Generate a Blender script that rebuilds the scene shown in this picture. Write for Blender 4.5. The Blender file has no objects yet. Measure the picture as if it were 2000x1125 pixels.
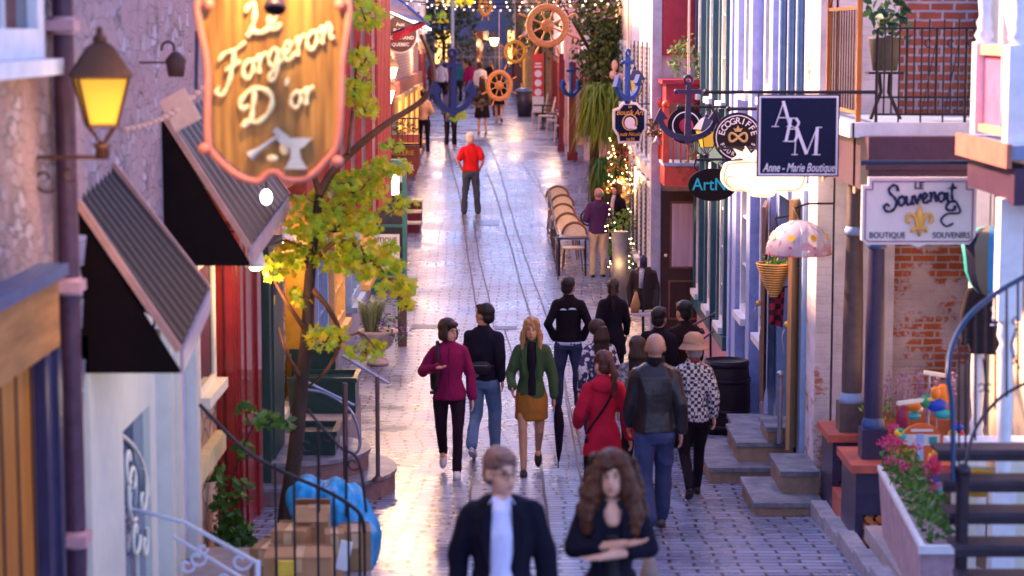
import bpy, math, random
import numpy as np
from mathutils import Vector, Matrix, noise
random.seed(11)
R = math.radians; PI = math.pi
S = bpy.context.scene; COL = S.collection
F = 4200.0; CAM = Vector((0, 0, 5.2)); TH = math.atan(502.5 / F)
CT, ST = math.cos(TH), math.sin(TH)
V = Vector
# ---------------------------------------------------------------- layout helpers
def ray(px, py):
    u = (px - 1000) / F; w = (562.5 - py) / F
    return V((u, CT + w * ST, w * CT - ST))
def P(px, py, D):
    r = ray(px, py); return CAM + r * (D / r.y)
GP = [(-20, 1.9), (0, 1.5), (11.8, 1.12), (19.1, .67), (22.9, .44), (29, .07), (35, .12), (40.7, .5),
      (47.5, 1.2), (56, 1.98), (70, 2.25), (87.5, 2.42), (140, 2.9), (400, 3.2)]
def gz(y):
    for i in range(len(GP) - 1):
        if y <= GP[i + 1][0] or i == len(GP) - 2:
            x0, z0 = GP[i]; x1, z1 = GP[i + 1]
            m = lambda k: (GP[min(k + 1, len(GP) - 1)][1] - GP[max(k - 1, 0)][1]) / (GP[min(k + 1, len(GP) - 1)][0] - GP[max(k - 1, 0)][0])
            h = x1 - x0; t = (y - x0) / h; m0 = m(i) * h; m1 = m(i + 1) * h
            return (2 * t**3 - 3 * t * t + 1) * z0 + (t**3 - 2 * t * t + t) * m0 + (-2 * t**3 + 3 * t * t) * z1 + (t**3 - t * t) * m1
def gp(px, py):
    r = ray(px, py); a, b = 8.0, 150.0
    f = lambda D: (CAM + r * (D / r.y)).z - gz(D)
    # first crossing
    D = a
    while D < b and f(D) > 0: D += .25
    lo, hi = D - .25, D
    for _ in range(20):
        mid = (lo + hi) / 2
        if f(mid) > 0: lo = mid
        else: hi = mid
    return CAM + r * (hi / r.y)
# ---------------------------------------------------------------- materials
MATS = {}
def nt_(name):
    m = bpy.data.materials.new(name); m.use_nodes = True
    nt = m.node_tree; b = nt.nodes['Principled BSDF']
    return m, nt, b, nt.nodes, nt.links
def M(name, col, rough=.6, metal=0., var=.18, scale=7., bump=.15, bscale=None, stretch=(1, 1, 1), col2=None, coat=0., alpha=1., spec=.32):
    if name in MATS: return MATS[name]
    m, nt, b, N, L = nt_(name)
    tc = N.new('ShaderNodeTexCoord'); mp = N.new('ShaderNodeMapping'); mp.inputs['Scale'].default_value = stretch
    L.new(tc.outputs['Object'], mp.inputs['Vector'])
    nz = N.new('ShaderNodeTexNoise'); nz.inputs['Scale'].default_value = scale; nz.inputs['Detail'].default_value = 6; nz.inputs['Roughness'].default_value = .6
    L.new(mp.outputs[0], nz.inputs['Vector'])
    cr = N.new('ShaderNodeValToRGB'); cr.color_ramp.elements[0].position = .3; cr.color_ramp.elements[1].position = .7
    c1 = [max(0, c * (1 - var)) for c in col]; c2 = col2 or [min(1, c * (1 + var)) for c in col]
    cr.color_ramp.elements[0].color = (*c1, 1); cr.color_ramp.elements[1].color = (*c2, 1)
    L.new(nz.outputs['Fac'], cr.inputs[0]); L.new(cr.outputs[0], b.inputs['Base Color'])
    b.inputs['Roughness'].default_value = rough; b.inputs['Metallic'].default_value = metal
    b.inputs['Specular IOR Level'].default_value = spec
    if coat: b.inputs['Coat Weight'].default_value = coat
    if bump:
        n2 = N.new('ShaderNodeTexNoise'); n2.inputs['Scale'].default_value = bscale or scale * 4; n2.inputs['Detail'].default_value = 4
        L.new(mp.outputs[0], n2.inputs['Vector'])
        bp = N.new('ShaderNodeBump'); bp.inputs['Strength'].default_value = bump; bp.inputs['Distance'].default_value = .02
        L.new(n2.outputs['Fac'], bp.inputs['Height']); L.new(bp.outputs[0], b.inputs['Normal'])
    MATS[name] = m; return m
def EM(name, col, st, base=None):
    if name in MATS: return MATS[name]
    m, nt, b, N, L = nt_(name)
    b.inputs['Base Color'].default_value = (*(base or col), 1); b.inputs['Emission Color'].default_value = (*col, 1)
    b.inputs['Emission Strength'].default_value = st
    MATS[name] = m; return m
def GLASS(name, col=(.04, .05, .07), rough=.06, alpha=1.):
    if name in MATS: return MATS[name]
    m, nt, b, N, L = nt_(name)
    b.inputs['Base Color'].default_value = (*col, 1); b.inputs['Roughness'].default_value = rough
    b.inputs['Specular IOR Level'].default_value = .9; b.inputs['Alpha'].default_value = alpha
    nz = N.new('ShaderNodeTexNoise'); nz.inputs['Scale'].default_value = 2.
    bp = N.new('ShaderNodeBump'); bp.inputs['Strength'].default_value = .06; L.new(nz.outputs['Fac'], bp.inputs['Height']); L.new(bp.outputs[0], b.inputs['Normal'])
    MATS[name] = m; return m
def LEAF(name, cols, rough=.55, trans=.25):
    if name in MATS: return MATS[name]
    m, nt, b, N, L = nt_(name)
    g = N.new('ShaderNodeNewGeometry'); cr = N.new('ShaderNodeValToRGB')
    e = cr.color_ramp.elements
    while len(e) < len(cols): e.new(.5)
    for i, c in enumerate(cols):
        e[i].position = i / (len(cols) - 1); e[i].color = (*c, 1)
    L.new(g.outputs['Random Per Island'], cr.inputs[0]); L.new(cr.outputs[0], b.inputs['Base Color'])
    b.inputs['Roughness'].default_value = rough
    t = N.new('ShaderNodeBsdfTranslucent'); L.new(cr.outputs[0], t.inputs['Color'])
    mx = N.new('ShaderNodeMixShader'); mx.inputs[0].default_value = trans
    L.new(b.outputs[0], mx.inputs[1]); L.new(t.outputs[0], mx.inputs[2]); L.new(mx.outputs[0], N['Material Output'].inputs['Surface'])
    MATS[name] = m; return m
def BRICK(name, c1, c2, mortar, axis='y', bw=.22, bh=.075, ms=.012, wash=None, washlev=.5, rough=.85, washscale=1.6, zramp=None, distort=.012):
    """axis: which horizontal axis the wall runs along; wash = peeling paint colour over the bricks"""
    if name in MATS: return MATS[name]
    m, nt, b, N, L = nt_(name)
    tc = N.new('ShaderNodeTexCoord'); sp = N.new('ShaderNodeSeparateXYZ'); cb = N.new('ShaderNodeCombineXYZ')
    L.new(tc.outputs['Object'], sp.inputs[0])
    nd = N.new('ShaderNodeTexNoise'); nd.inputs['Scale'].default_value = 9.; L.new(tc.outputs['Object'], nd.inputs['Vector'])
    va = N.new('ShaderNodeVectorMath'); va.operation = 'MULTIPLY_ADD'; va.inputs[1].default_value = (distort * 2,) * 3
    L.new(nd.outputs['Color'], va.inputs[0])
    L.new(sp.outputs['Y' if axis == 'y' else 'X'], cb.inputs[0]); L.new(sp.outputs['Z'], cb.inputs[1]); L.new(cb.outputs[0], va.inputs[2])
    br = N.new('ShaderNodeTexBrick'); br.inputs['Scale'].default_value = 1; br.inputs['Brick Width'].default_value = bw; br.inputs['Row Height'].default_value = bh
    br.inputs['Mortar Size'].default_value = ms; br.inputs['Mortar Smooth'].default_value = .3; br.inputs['Bias'].default_value = 0
    br.inputs['Color1'].default_value = (*c1, 1); br.inputs['Color2'].default_value = (*c2, 1); br.inputs['Mortar'].default_value = (*mortar, 1)
    L.new(va.outputs[0], br.inputs['Vector'])
    out = br.outputs['Color']
    n0 = N.new('ShaderNodeTexNoise'); n0.inputs['Scale'].default_value = 4; n0.inputs['Detail'].default_value = 6; L.new(tc.outputs['Object'], n0.inputs['Vector'])
    mz = N.new('ShaderNodeMix'); mz.data_type = 'RGBA'; mz.blend_type = 'MULTIPLY'; mz.inputs[0].default_value = .7
    r0 = N.new('ShaderNodeValToRGB'); r0.color_ramp.elements[0].color = (.5, .48, .5, 1); r0.color_ramp.elements[0].position = .3; r0.color_ramp.elements[1].position = .62; L.new(n0.outputs['Fac'], r0.inputs[0])
    L.new(out, mz.inputs[6]); L.new(r0.outputs[0], mz.inputs[7]); out = mz.outputs[2]
    if wash:
        n1 = N.new('ShaderNodeTexNoise'); n1.inputs['Scale'].default_value = washscale; n1.inputs['Detail'].default_value = 9; n1.inputs['Roughness'].default_value = .72
        L.new(tc.outputs['Object'], n1.inputs['Vector'])
        r1 = N.new('ShaderNodeValToRGB'); r1.color_ramp.elements[0].position = washlev - .02; r1.color_ramp.elements[1].position = washlev + .02
        src = n1.outputs['Fac']
        if zramp:
            mr = N.new('ShaderNodeMapRange'); mr.inputs['From Min'].default_value = zramp[0]; mr.inputs['From Max'].default_value = zramp[1]
            mr.inputs['To Min'].default_value = zramp[2]; mr.inputs['To Max'].default_value = zramp[3]
            L.new(sp.outputs['Z'], mr.inputs['Value']); ad = N.new('ShaderNodeMath'); ad.operation = 'ADD'
            L.new(n1.outputs['Fac'], ad.inputs[0]); L.new(mr.outputs[0], ad.inputs[1]); src = ad.outputs[0]
        L.new(src, r1.inputs[0])
        mw = N.new('ShaderNodeMix'); mw.data_type = 'RGBA'
        L.new(r1.outputs[0], mw.inputs[0]); L.new(out, mw.inputs[6])
        m3 = N.new('ShaderNodeMix'); m3.data_type = 'RGBA'; m3.blend_type = 'MULTIPLY'; m3.inputs[0].default_value = .55
        m3.inputs[6].default_value = (*wash, 1); L.new(r0.outputs[0], m3.inputs[7]); L.new(m3.outputs[2], mw.inputs[7]); out = mw.outputs[2]
    L.new(out, b.inputs['Base Color']); b.inputs['Roughness'].default_value = rough
    bp = N.new('ShaderNodeBump'); bp.inputs['Strength'].default_value = .5; bp.inputs['Distance'].default_value = .012; bp.invert = True
    ad2 = N.new('ShaderNodeMath'); ad2.operation = 'MULTIPLY_ADD'; ad2.inputs[1].default_value = .4
    L.new(n0.outputs['Fac'], ad2.inputs[0]); L.new(br.outputs['Fac'], ad2.inputs[2]); L.new(ad2.outputs[0], bp.inputs['Height']); L.new(bp.outputs[0], b.inputs['Normal'])
    MATS[name] = m; return m
def STONE(name, cols, scale=3., mortar=(.25, .22, .22), wash=None, washlev=.5):
    if name in MATS: return MATS[name]
    m, nt, b, N, L = nt_(name)
    tc = N.new('ShaderNodeTexCoord'); mp = N.new('ShaderNodeMapping'); mp.inputs['Scale'].default_value = (1, 1, 1.9); L.new(tc.outputs['Object'], mp.inputs['Vector'])
    nd = N.new('ShaderNodeTexNoise'); nd.inputs['Scale'].default_value = 5; L.new(mp.outputs[0], nd.inputs['Vector'])
    va = N.new('ShaderNodeVectorMath'); va.operation = 'MULTIPLY_ADD'; va.inputs[1].default_value = (.12,) * 3; L.new(nd.outputs['Color'], va.inputs[0]); L.new(mp.outputs[0], va.inputs[2])
    vo = N.new('ShaderNodeTexVoronoi'); vo.inputs['Scale'].default_value = scale; L.new(va.outputs[0], vo.inputs['Vector'])
    ve = N.new('ShaderNodeTexVoronoi'); ve.feature = 'DISTANCE_TO_EDGE'; ve.inputs['Scale'].default_value = scale; L.new(va.outputs[0], ve.inputs['Vector'])
    cr = N.new('ShaderNodeValToRGB'); e = cr.color_ramp.elements
    while len(e) < len(cols): e.new(.5)
    for i, c in enumerate(cols): e[i].position = i / (len(cols) - 1); e[i].color = (*c, 1)
    sx = N.new('ShaderNodeSeparateColor'); L.new(vo.outputs['Color'], sx.inputs[0]); L.new(sx.outputs[0], cr.inputs[0])
    re = N.new('ShaderNodeValToRGB'); re.color_ramp.elements[0].position = .02; re.color_ramp.elements[1].position = .07; L.new(ve.outputs['Distance'], re.inputs[0])
    mx = N.new('ShaderNodeMix'); mx.data_type = 'RGBA'; L.new(re.outputs[0], mx.inputs[0]); mx.inputs[6].default_value = (*mortar, 1); L.new(cr.outputs[0], mx.inputs[7])
    out = mx.outputs[2]
    n1 = N.new('ShaderNodeTexNoise'); n1.inputs['Scale'].default_value = 2.2; n1.inputs['Detail'].default_value = 9; n1.inputs['Roughness'].default_value = .7; L.new(tc.outputs['Object'], n1.inputs['Vector'])
    if wash:
        r1 = N.new('ShaderNodeValToRGB'); r1.color_ramp.elements[0].position = washlev - .04; r1.color_ramp.elements[1].position = washlev + .04; L.new(n1.outputs['Fac'], r1.inputs[0])
        mw = N.new('ShaderNodeMix'); mw.data_type = 'RGBA'; L.new(r1.outputs[0], mw.inputs[0]); L.new(out, mw.inputs[6]); mw.inputs[7].default_value = (*wash, 1); out = mw.outputs[2]
    L.new(out, b.inputs['Base Color']); b.inputs['Roughness'].default_value = .85
    bp = N.new('ShaderNodeBump'); bp.inputs['Strength'].default_value = .6; bp.inputs['Distance'].default_value = .03
    ad = N.new('ShaderNodeMath'); ad.operation = 'ADD'; L.new(re.outputs[0], ad.inputs[0]); L.new(n1.outputs['Fac'], ad.inputs[1]); L.new(ad.outputs[0], bp.inputs['Height']); L.new(bp.outputs[0], b.inputs['Normal'])
    MATS[name] = m; return m
def PATTERN(name, c1, c2, kind='checker', scale=20., rough=.8):
    if name in MATS: return MATS[name]
    m, nt, b, N, L = nt_(name); tc = N.new('ShaderNodeTexCoord')
    mx = N.new('ShaderNodeMix'); mx.data_type = 'RGBA'; mx.inputs[6].default_value = (*c1, 1); mx.inputs[7].default_value = (*c2, 1)
    if kind == 'checker':
        t = N.new('ShaderNodeTexChecker'); t.inputs['Scale'].default_value = scale
        nd = N.new('ShaderNodeTexNoise'); nd.inputs['Scale'].default_value = 14; L.new(tc.outputs['Object'], nd.inputs['Vector'])
        va = N.new('ShaderNodeVectorMath'); va.operation = 'MULTIPLY_ADD'; va.inputs[1].default_value = (.05,) * 3; L.new(nd.outputs['Color'], va.inputs[0]); L.new(tc.outputs['Object'], va.inputs[2])
        L.new(va.outputs[0], t.inputs['Vector']); L.new(t.outputs['Fac'], mx.inputs[0])
    else:
        t = N.new('ShaderNodeTexNoise'); t.inputs['Scale'].default_value = scale; L.new(tc.outputs['Object'], t.inputs['Vector'])
        r = N.new('ShaderNodeValToRGB'); r.color_ramp.elements[0].position = .49; r.color_ramp.elements[1].position = .53; L.new(t.outputs['Fac'], r.inputs[0]); L.new(r.outputs[0], mx.inputs[0])
    L.new(mx.outputs[2], b.inputs['Base Color']); b.inputs['Roughness'].default_value = rough
    MATS[name] = m; return m
# ---------------------------------------------------------------- mesh builder
class MB:
    def __init__(s): s.v = []; s.f = []; s.sm = []
    def add(s, vs, fs, smooth=False):
        o = len(s.v); s.v += [tuple(v) for v in vs]; s.f += [tuple(i + o for i in f) for f in fs]; s.sm += [smooth] * len(fs); return s
    def box(s, x0, x1, y0, y1, z0, z1):
        if x0 > x1: x0, x1 = x1, x0
        if y0 > y1: y0, y1 = y1, y0
        if z0 > z1: z0, z1 = z1, z0
        return s.add([(x0, y0, z0), (x1, y0, z0), (x1, y1, z0), (x0, y1, z0), (x0, y0, z1), (x1, y0, z1), (x1, y1, z1), (x0, y1, z1)],
                     [(0, 3, 2, 1), (4, 5, 6, 7), (0, 1, 5, 4), (1, 2, 6, 5), (2, 3, 7, 6), (3, 0, 4, 7)])
    def obox(s, c, sz, m=None):
        m = m or Matrix.Identity(3); h = [q / 2 for q in sz]
        vs = [V(c) + m @ V((a * h[0], b * h[1], d * h[2])) for d in (-1, 1) for a, b in ((-1, -1), (1, -1), (1, 1), (-1, 1))]
        return s.add(vs, [(0, 3, 2, 1), (4, 5, 6, 7), (0, 1, 5, 4), (1, 2, 6, 5), (2, 3, 7, 6), (3, 0, 4, 7)])
    def hexa(s, pts):  # 8 points: bottom 4 ccw, top 4 ccw
        return s.add(pts, [(0, 3, 2, 1), (4, 5, 6, 7), (0, 1, 5, 4), (1, 2, 6, 5), (2, 3, 7, 6), (3, 0, 4, 7)])
    def bar(s, p0, p1, w, h=None, up=(0, 0, 1)):
        p0, p1 = V(p0), V(p1); h = h or w; d = (p1 - p0); l = d.length
        if l < 1e-6: return s
        d.normalize(); u = V(up)
        if abs(d.dot(u)) > .98: u = V((0, 1, 0))
        a = d.cross(u).normalized(); u = a.cross(d)
        return s.obox((p0 + p1) / 2, (w, l, h), Matrix((a, d, u)).transposed())
    def tube(s, pts, r, n=8, cap=True, closed=False):
        pts = [V(p) for p in pts]; k = len(pts); rr = r if isinstance(r, (list, tuple)) else [r] * k
        vs = []; prev = None
        for i, p in enumerate(pts):
            a = pts[(i + 1) % k] if (closed or i < k - 1) else p; b = pts[i - 1] if (closed or i > 0) else p
            t = (a - b).normalized() if (a - b).length > 1e-9 else V((0, 0, 1))
            if prev is None:
                u = t.cross(V((0, 0, 1))); u = u if u.length > .1 else t.cross(V((0, 1, 0)))
            else: u = prev - t * prev.dot(t)
            u.normalize(); prev = u; w = t.cross(u)
            vs += [p + (u * math.cos(2 * PI * j / n) + w * math.sin(2 * PI * j / n)) * rr[i] for j in range(n)]
        fs = [(i * n + j, i * n + (j + 1) % n, ((i + 1) % k) * n + (j + 1) % n, ((i + 1) % k) * n + j) for i in range(k if closed else k - 1) for j in range(n)]
        s.add(vs, fs, True)
        if cap and not closed:
            s.add(vs[:n], [tuple(range(n))]); s.add(vs[-n:], [tuple(range(n))])
        return s
    def cyl(s, p0, p1, r0, r1=None, n=16): return s.tube([p0, p1], [r0, r0 if r1 is None else r1], n)
    def lathe(s, prof, c=(0, 0, 0), n=24, m=None, sm=True):
        m = m or Matrix.Identity(3); c = V(c); vs = []
        for r, z in prof: vs += [c + m @ V((r * math.cos(2 * PI * j / n), r * math.sin(2 * PI * j / n), z)) for j in range(n)]
        k = len(prof)
        return s.add(vs, [(i * n + j, i * n + (j + 1) % n, (i + 1) * n + (j + 1) % n, (i + 1) * n + j) for i in range(k - 1) for j in range(n)], sm)
    def loft(s, rings, n=18, sq=2.0):
        """rings (cx,cy,cz,rx,ry) closed"""
        vs = []
        for cx, cy, cz, rx, ry in rings:
            for j in range(n):
                a = 2 * PI * j / n; c, d = math.cos(a), math.sin(a)
                vs.append((cx + rx * math.copysign(abs(c) ** (2 / sq), c), cy + ry * math.copysign(abs(d) ** (2 / sq), d), cz))
        k = len(rings)
        fs = [(i * n + j, i * n + (j + 1) % n, (i + 1) * n + (j + 1) % n, (i + 1) * n + j) for i in range(k - 1) for j in range(n)]
        fs += [tuple(range(n))[::-1], tuple(range((k - 1) * n, k * n))]
        return s.add(vs, fs, True)
    def ell(s, c, r, m=None, n=14, k=8):
        m = m or Matrix.Identity(3); c = V(c); r = (r, r, r) if not isinstance(r, (tuple, list)) else r
        vs = [c + m @ V((0, 0, -r[2]))]
        for i in range(1, k):
            t = -PI / 2 + PI * i / k
            vs += [c + m @ V((r[0] * math.cos(t) * math.cos(2 * PI * j / n), r[1] * math.cos(t) * math.sin(2 * PI * j / n), r[2] * math.sin(t))) for j in range(n)]
        vs.append(c + m @ V((0, 0, r[2]))); l = len(vs) - 1
        fs = [(0, 1 + (j + 1) % n, 1 + j) for j in range(n)]
        fs += [(1 + i * n + j, 1 + i * n + (j + 1) % n, 1 + (i + 1) * n + (j + 1) % n, 1 + (i + 1) * n + j) for i in range(k - 2) for j in range(n)]
        fs += [(l, 1 + (k - 2) * n + j, 1 + (k - 2) * n + (j + 1) % n) for j in range(n)]
        return s.add(vs, fs, True)
    def chain(s, pts, rs, n=10):
        for i in range(len(pts) - 1): s.cyl(pts[i], pts[i + 1], rs[i], rs[i + 1], n)
        for p, r in zip(pts, rs): s.ell(p, r, n=n, k=6)
        return s
    def prism(s, pts2, o, ax, ay, th):
        """extrude polygon; o origin, ax/ay plane axes, th vector thickness"""
        o, ax, ay, th = V(o), V(ax), V(ay), V(th); n = len(pts2)
        a = [o + ax * x + ay * y for x, y in pts2]; b = [p + th for p in a]
        return s.add(a + b, [tuple(range(n))[::-1], tuple(range(n, 2 * n))] + [(i, (i + 1) % n, n + (i + 1) % n, n + i) for i in range(n)])
    def mesh(s, name, off=V((0, 0, 0))):
        me = bpy.data.meshes.new(name)
        me.from_pydata([(x - off.x, y - off.y, z - off.z) for x, y, z in s.v], [], s.f)
        me.polygons.foreach_set('use_smooth', s.sm); me.update(); return me
def rootloc(o):
    while o.parent: o = o.parent
    return o.location.copy()
def link(o): COL.objects.link(o); return o
def part(name, mb, mat, parent=None, label=None, local=False):
    off = V((0, 0, 0)) if (local or parent is None) else rootloc(parent)
    me = mb.mesh(name, off)
    for m in (mat if isinstance(mat, (list, tuple)) else [mat]): me.materials.append(m)
    o = link(bpy.data.objects.new(name, me)); o.parent = parent
    if label: o['label'] = label
    return o
def tag(o, label=None, cat=None, group=None, kind=None):
    if label: o['label'] = label
    if cat: o['category'] = cat
    if group: o['group'] = group
    if kind: o['kind'] = kind
    return o
def T(name, label, cat, loc, group=None, rz=0):
    o = link(bpy.data.objects.new(name, None)); o.location = V(loc); o.rotation_euler = (0, 0, rz); o.empty_display_size = .1
    return tag(o, label, cat, group)
def one(name, mb, mat, label, cat, group=None, origin=None):
    """a thing that is a single mesh with its origin on its base"""
    xs = np.array(mb.v); c = V(((xs[:, 0].min() + xs[:, 0].max()) / 2, (xs[:, 1].min() + xs[:, 1].max()) / 2, xs[:, 2].min())) if origin is None else V(origin)
    me = mb.mesh(name, c); 
    for m in (mat if isinstance(mat, (list, tuple)) else [mat]): me.materials.append(m)
    o = link(bpy.data.objects.new(name, me)); o.location = c
    return tag(o, label, cat, group)
def struct(name, mb, mat):
    o = part(name, mb, mat); o['kind'] = 'structure'; return o
def dup(root, loc, rz=None, label=None, scale=None):
    def cp(o, par):
        c = o.copy(); COL.objects.link(c); c.parent = par
        for ch in list(o.children): cp(ch, c)
        return c
    r = cp(root, None); r.location = V(loc)
    if rz is not None: r.rotation_euler = (0, 0, rz)
    if scale: r.scale = (scale,) * 3
    if label: r['label'] = label
    return r
def cat_(pts, m=6, closed=False):
    """catmull-rom"""
    pts = [V(p) if len(p) == 3 else V((p[0], p[1], 0)) for p in pts]; out = []; n = len(pts)
    for i in range(n if closed else n - 1):
        g = lambda k: pts[k % n] if closed else pts[max(0, min(n - 1, k))]
        p0, p1, p2, p3 = g(i - 1), g(i), g(i + 1), g(i + 2)
        for j in range(m):
            t = j / m
            out.append(.5 * ((2 * p1) + (p2 - p0) * t + (2 * p0 - 5 * p1 + 4 * p2 - p3) * t * t + (3 * p1 - p0 - 3 * p2 + p3) * t**3))
    if not closed: out.append(pts[-1])
    return out
def text_mb(txt, size, c, mat3=None, shear=0., ext=.004, align='CENTER', offs=0., sx=1., space=1.):
    """flat lettering facing -Y (towards the camera) centred at c"""
    cu = bpy.data.curves.new('lettering', 'FONT'); cu.body = txt; cu.size = size; cu.extrude = ext; cu.shear = shear; cu.align_x = align; cu.align_y = 'CENTER'
    cu.offset = offs; cu.resolution_u = 3; cu.space_character = space
    o = link(bpy.data.objects.new('lettering', cu)); bpy.context.view_layer.update()
    me = bpy.data.meshes.new_from_object(o.evaluated_get(bpy.context.evaluated_depsgraph_get()))
    mb = MB(); c = V(c); m = mat3 or Matrix.Identity(3)
    vs = [c + m @ V((v.co.x * sx, -v.co.z, v.co.y)) for v in me.vertices]
    mb.add(vs, [tuple(p.vertices) for p in me.polygons])
    bpy.data.objects.remove(o); bpy.data.curves.remove(cu); bpy.data.meshes.remove(me)
    return mb
# cursive glyph strokes in a unit box
GLY = {'L': ([[(.0, .75), (.15, .95), (.3, .9), (.28, .5), (.15, .15), (.0, .02), (.2, .1), (.5, .0), (.75, .12)]], .7),
 'e': ([[(0, .15), (.22, .28), (.26, .45), (.13, .5), (.04, .3), (.1, .05), (.25, .0), (.42, .14)]], .4),
 'F': ([[(.0, .85), (.2, 1.0), (.5, .95), (.85, 1.05)], [(.5, .95), (.42, .5), (.3, .1), (.1, -.15), (-.08, 0), (.02, .12)], [(.2, .5), (.45, .52), (.68, .58)]], .75),
 'o': ([[(.18, .5), (.02, .35), (.04, .08), (.18, 0), (.32, .15), (.3, .4), (.18, .5), (.3, .42), (.45, .45)]], .42),
 'r': ([[(0, .4), (.12, .5), (.1, .25), (.08, 0)], [(.1, .3), (.2, .48), (.33, .46)]], .36),
 'g': ([[(.3, .42), (.15, .5), (.02, .3), (.1, .05), (.25, .08), (.32, .42), (.3, .0), (.2, -.35), (.02, -.3), (.12, -.12), (.45, .1)]], .45),
 'n': ([[(0, .4), (.1, .5), (.09, .25), (.07, 0), (.12, .32), (.25, .5), (.33, .38), (.32, .1), (.45, .06)]], .47),
 'D': ([[(.35, .95), (.3, .5), (.2, .08), (-.05, .0), (.1, .1), (.45, 0), (.8, .25), (.85, .65), (.55, .95), (.15, .95), (-.1, .7), (.0, .5), (.18, .55)]], 1.0),
 "'": ([[(.1, 1.0), (.06, .75)]], .2),
 'S': ([[(.62, 1.0), (.7, .78), (.62, 1.04), (.4, 1.08), (.22, .9), (.26, .68), (.5, .45), (.62, .2), (.55, -.1), (.3, -.3), (.05, -.25), (-.02, -.02), (.12, .08), (.25, -.02)]], .72),
 'u': ([[(.02, .48), (.02, .15), (.12, 0), (.28, .12), (.32, .48), (.31, .1), (.42, .02)]], .43),
 'v': ([[(.0, .48), (.14, .02), (.3, .5), (.4, .45)]], .38),
 'i': ([[(.08, .5), (.06, .1), (.18, .04)], [(.1, .72), (.1, .7)]], .2),
 't': ([[(.14, .95), (.1, .5), (.14, .1), (.32, -.05), (.2, -.0), (-.1, -.12), (-.18, -.4), (.08, -.5), (.3, -.38), (.22, -.25)], [(-.02, .68), (.34, .72)]], .4)}
def script_mb(txt, o, ax, ay, size, r, mb=None, wob=None):
    mb = mb or MB(); x = 0; o, ax, ay = V(o), V(ax), V(ay); nrm = ax.cross(ay).normalized()
    for i, ch in enumerate(txt):
        st, w = GLY[ch]
        yo = wob[i] if wob else 0
        for s_ in st:
            pts = [o + ax * ((x + p.x) * size) + ay * ((p.y + yo) * size) for p in cat_(s_, 5)]
            rr = [r * (.75 + .5 * abs(math.sin(j * .55))) for j in range(len(pts))]
            mb.tube(pts, rr, 6)
        x += w
    return mb
def spiral(c, ax, ay, r0, r1, a0, a1, n=18):
    c, ax, ay = V(c), V(ax), V(ay)
    return [c + (ax * math.cos(a0 + (a1 - a0) * i / n) + ay * math.sin(a0 + (a1 - a0) * i / n)) * (r0 + (r1 - r0) * i / n) for i in range(n + 1)]
X_, Y_, Z_ = V((1, 0, 0)), V((0, 1, 0)), V((0, 0, 1))
def rotz(a): return Matrix.Rotation(a, 3, 'Z')
# ---------------------------------------------------------------- shared materials
WHITE = M('white_paint', (.72, .72, .74), .5, var=.12, bump=.08)
CREAM = M('cream_paint', (.72, .68, .55), .5, var=.1, bump=.08)
IRON = M('black_iron', (.018, .016, .022), .42, .4, var=.3)
DARKWOOD = M('dark_painted_wood', (.045, .02, .02), .5, var=.25, stretch=(1, 1, .2))
NAVY = M('navy_paint', (.035, .03, .075), .4, var=.2)
TERRA = M('terracotta_paint', (.42, .1, .07), .55)
REDP = M('red_gloss_paint', (.2, .01, .009), .28, var=.15, coat=.4)
GREENP = M('dark_green_paint', (.02, .05, .045), .45)
TEAL = M('teal_paint', (.06, .22, .2), .5)
ORANGEW = M('varnished_orange_wood', (.4, .13, .012), .5, var=.3, scale=3, stretch=(6, 6, .5))
BROWNW = M('brown_wood', (.2, .09, .035), .5, var=.35, scale=3, stretch=(6, 6, .6))
GOLD = M('gilt_paint', (.75, .42, .08), .4, .3, var=.2)
STEPST = M('blue_grey_step_stone', (.13, .14, .2), .45, var=.4, scale=5, bump=.5, col2=(.3, .29, .33))
BLUEP = M('blue_grey_paint', (.25, .38, .62), .5, var=.1)
BLUEANCH = M('bright_blue_paint', (.006, .06, .3), .45)
VIOLETP = M('violet_blue_paint', (.02, .016, .075), .5)
MAROON = M('maroon_paint', (.16, .015, .03), .5)
GLF = EM('amber_shop_light', (1, .5, .14), .9, (.3, .2, .1)); GL = GLASS('window_glass'); GLW = EM('warm_lit_glass', (1, .5, .15), .2, (.3, .2, .1)); GLB = GLASS('blue_glass', (.08, .12, .22), .05)
LAMP = EM('lamp_glow', (1, .75, .4), 3.); LAMPD = EM('amber_lamp_glass', (1, .55, .02), .06, (.45, .28, .01))
# ================================================================ camera, world, sun
cd = bpy.data.cameras.new('camera'); cam = link(bpy.data.objects.new('camera', cd)); S.camera = cam
cam.location = CAM; cam.rotation_euler = (PI / 2 - TH, 0, 0); cd.sensor_width = 36; cd.lens = F / 2000 * 36; cd.clip_end = 2000; cd.clip_start = .2
cd.dof.use_dof = True; cd.dof.focus_distance = 28.5; cd.dof.aperture_fstop = 1.7
w = bpy.data.worlds.new('World'); S.world = w; w.use_nodes = True
wn = w.node_tree; bg = wn.nodes['Background']
sky = wn.nodes.new('ShaderNodeTexSky'); sky.sky_type = 'NISHITA'; sky.sun_disc = False
SUN_EL, SUN_AZ = R(33), R(-58)     # low warm light from beyond the far end, left of the street
sky.sun_elevation = SUN_EL; sky.sun_rotation = SUN_AZ; sky.ozone_density = 2.2; sky.dust_density = 1.5
tint = wn.nodes.new('ShaderNodeMix'); tint.data_type = 'RGBA'; tint.blend_type = 'MULTIPLY'; tint.inputs[0].default_value = 1
tint.inputs[7].default_value = (.9, .83, 1.12, 1)
wn.links.new(sky.outputs[0], tint.inputs[6]); wn.links.new(tint.outputs[2], bg.inputs[0]); bg.inputs[1].default_value = .12
sl = bpy.data.lights.new('sun', 'SUN'); so = link(bpy.data.objects.new('sun', sl)); sl.energy = 4.6; sl.angle = R(3); sl.color = (1, .52, .28)
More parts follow.
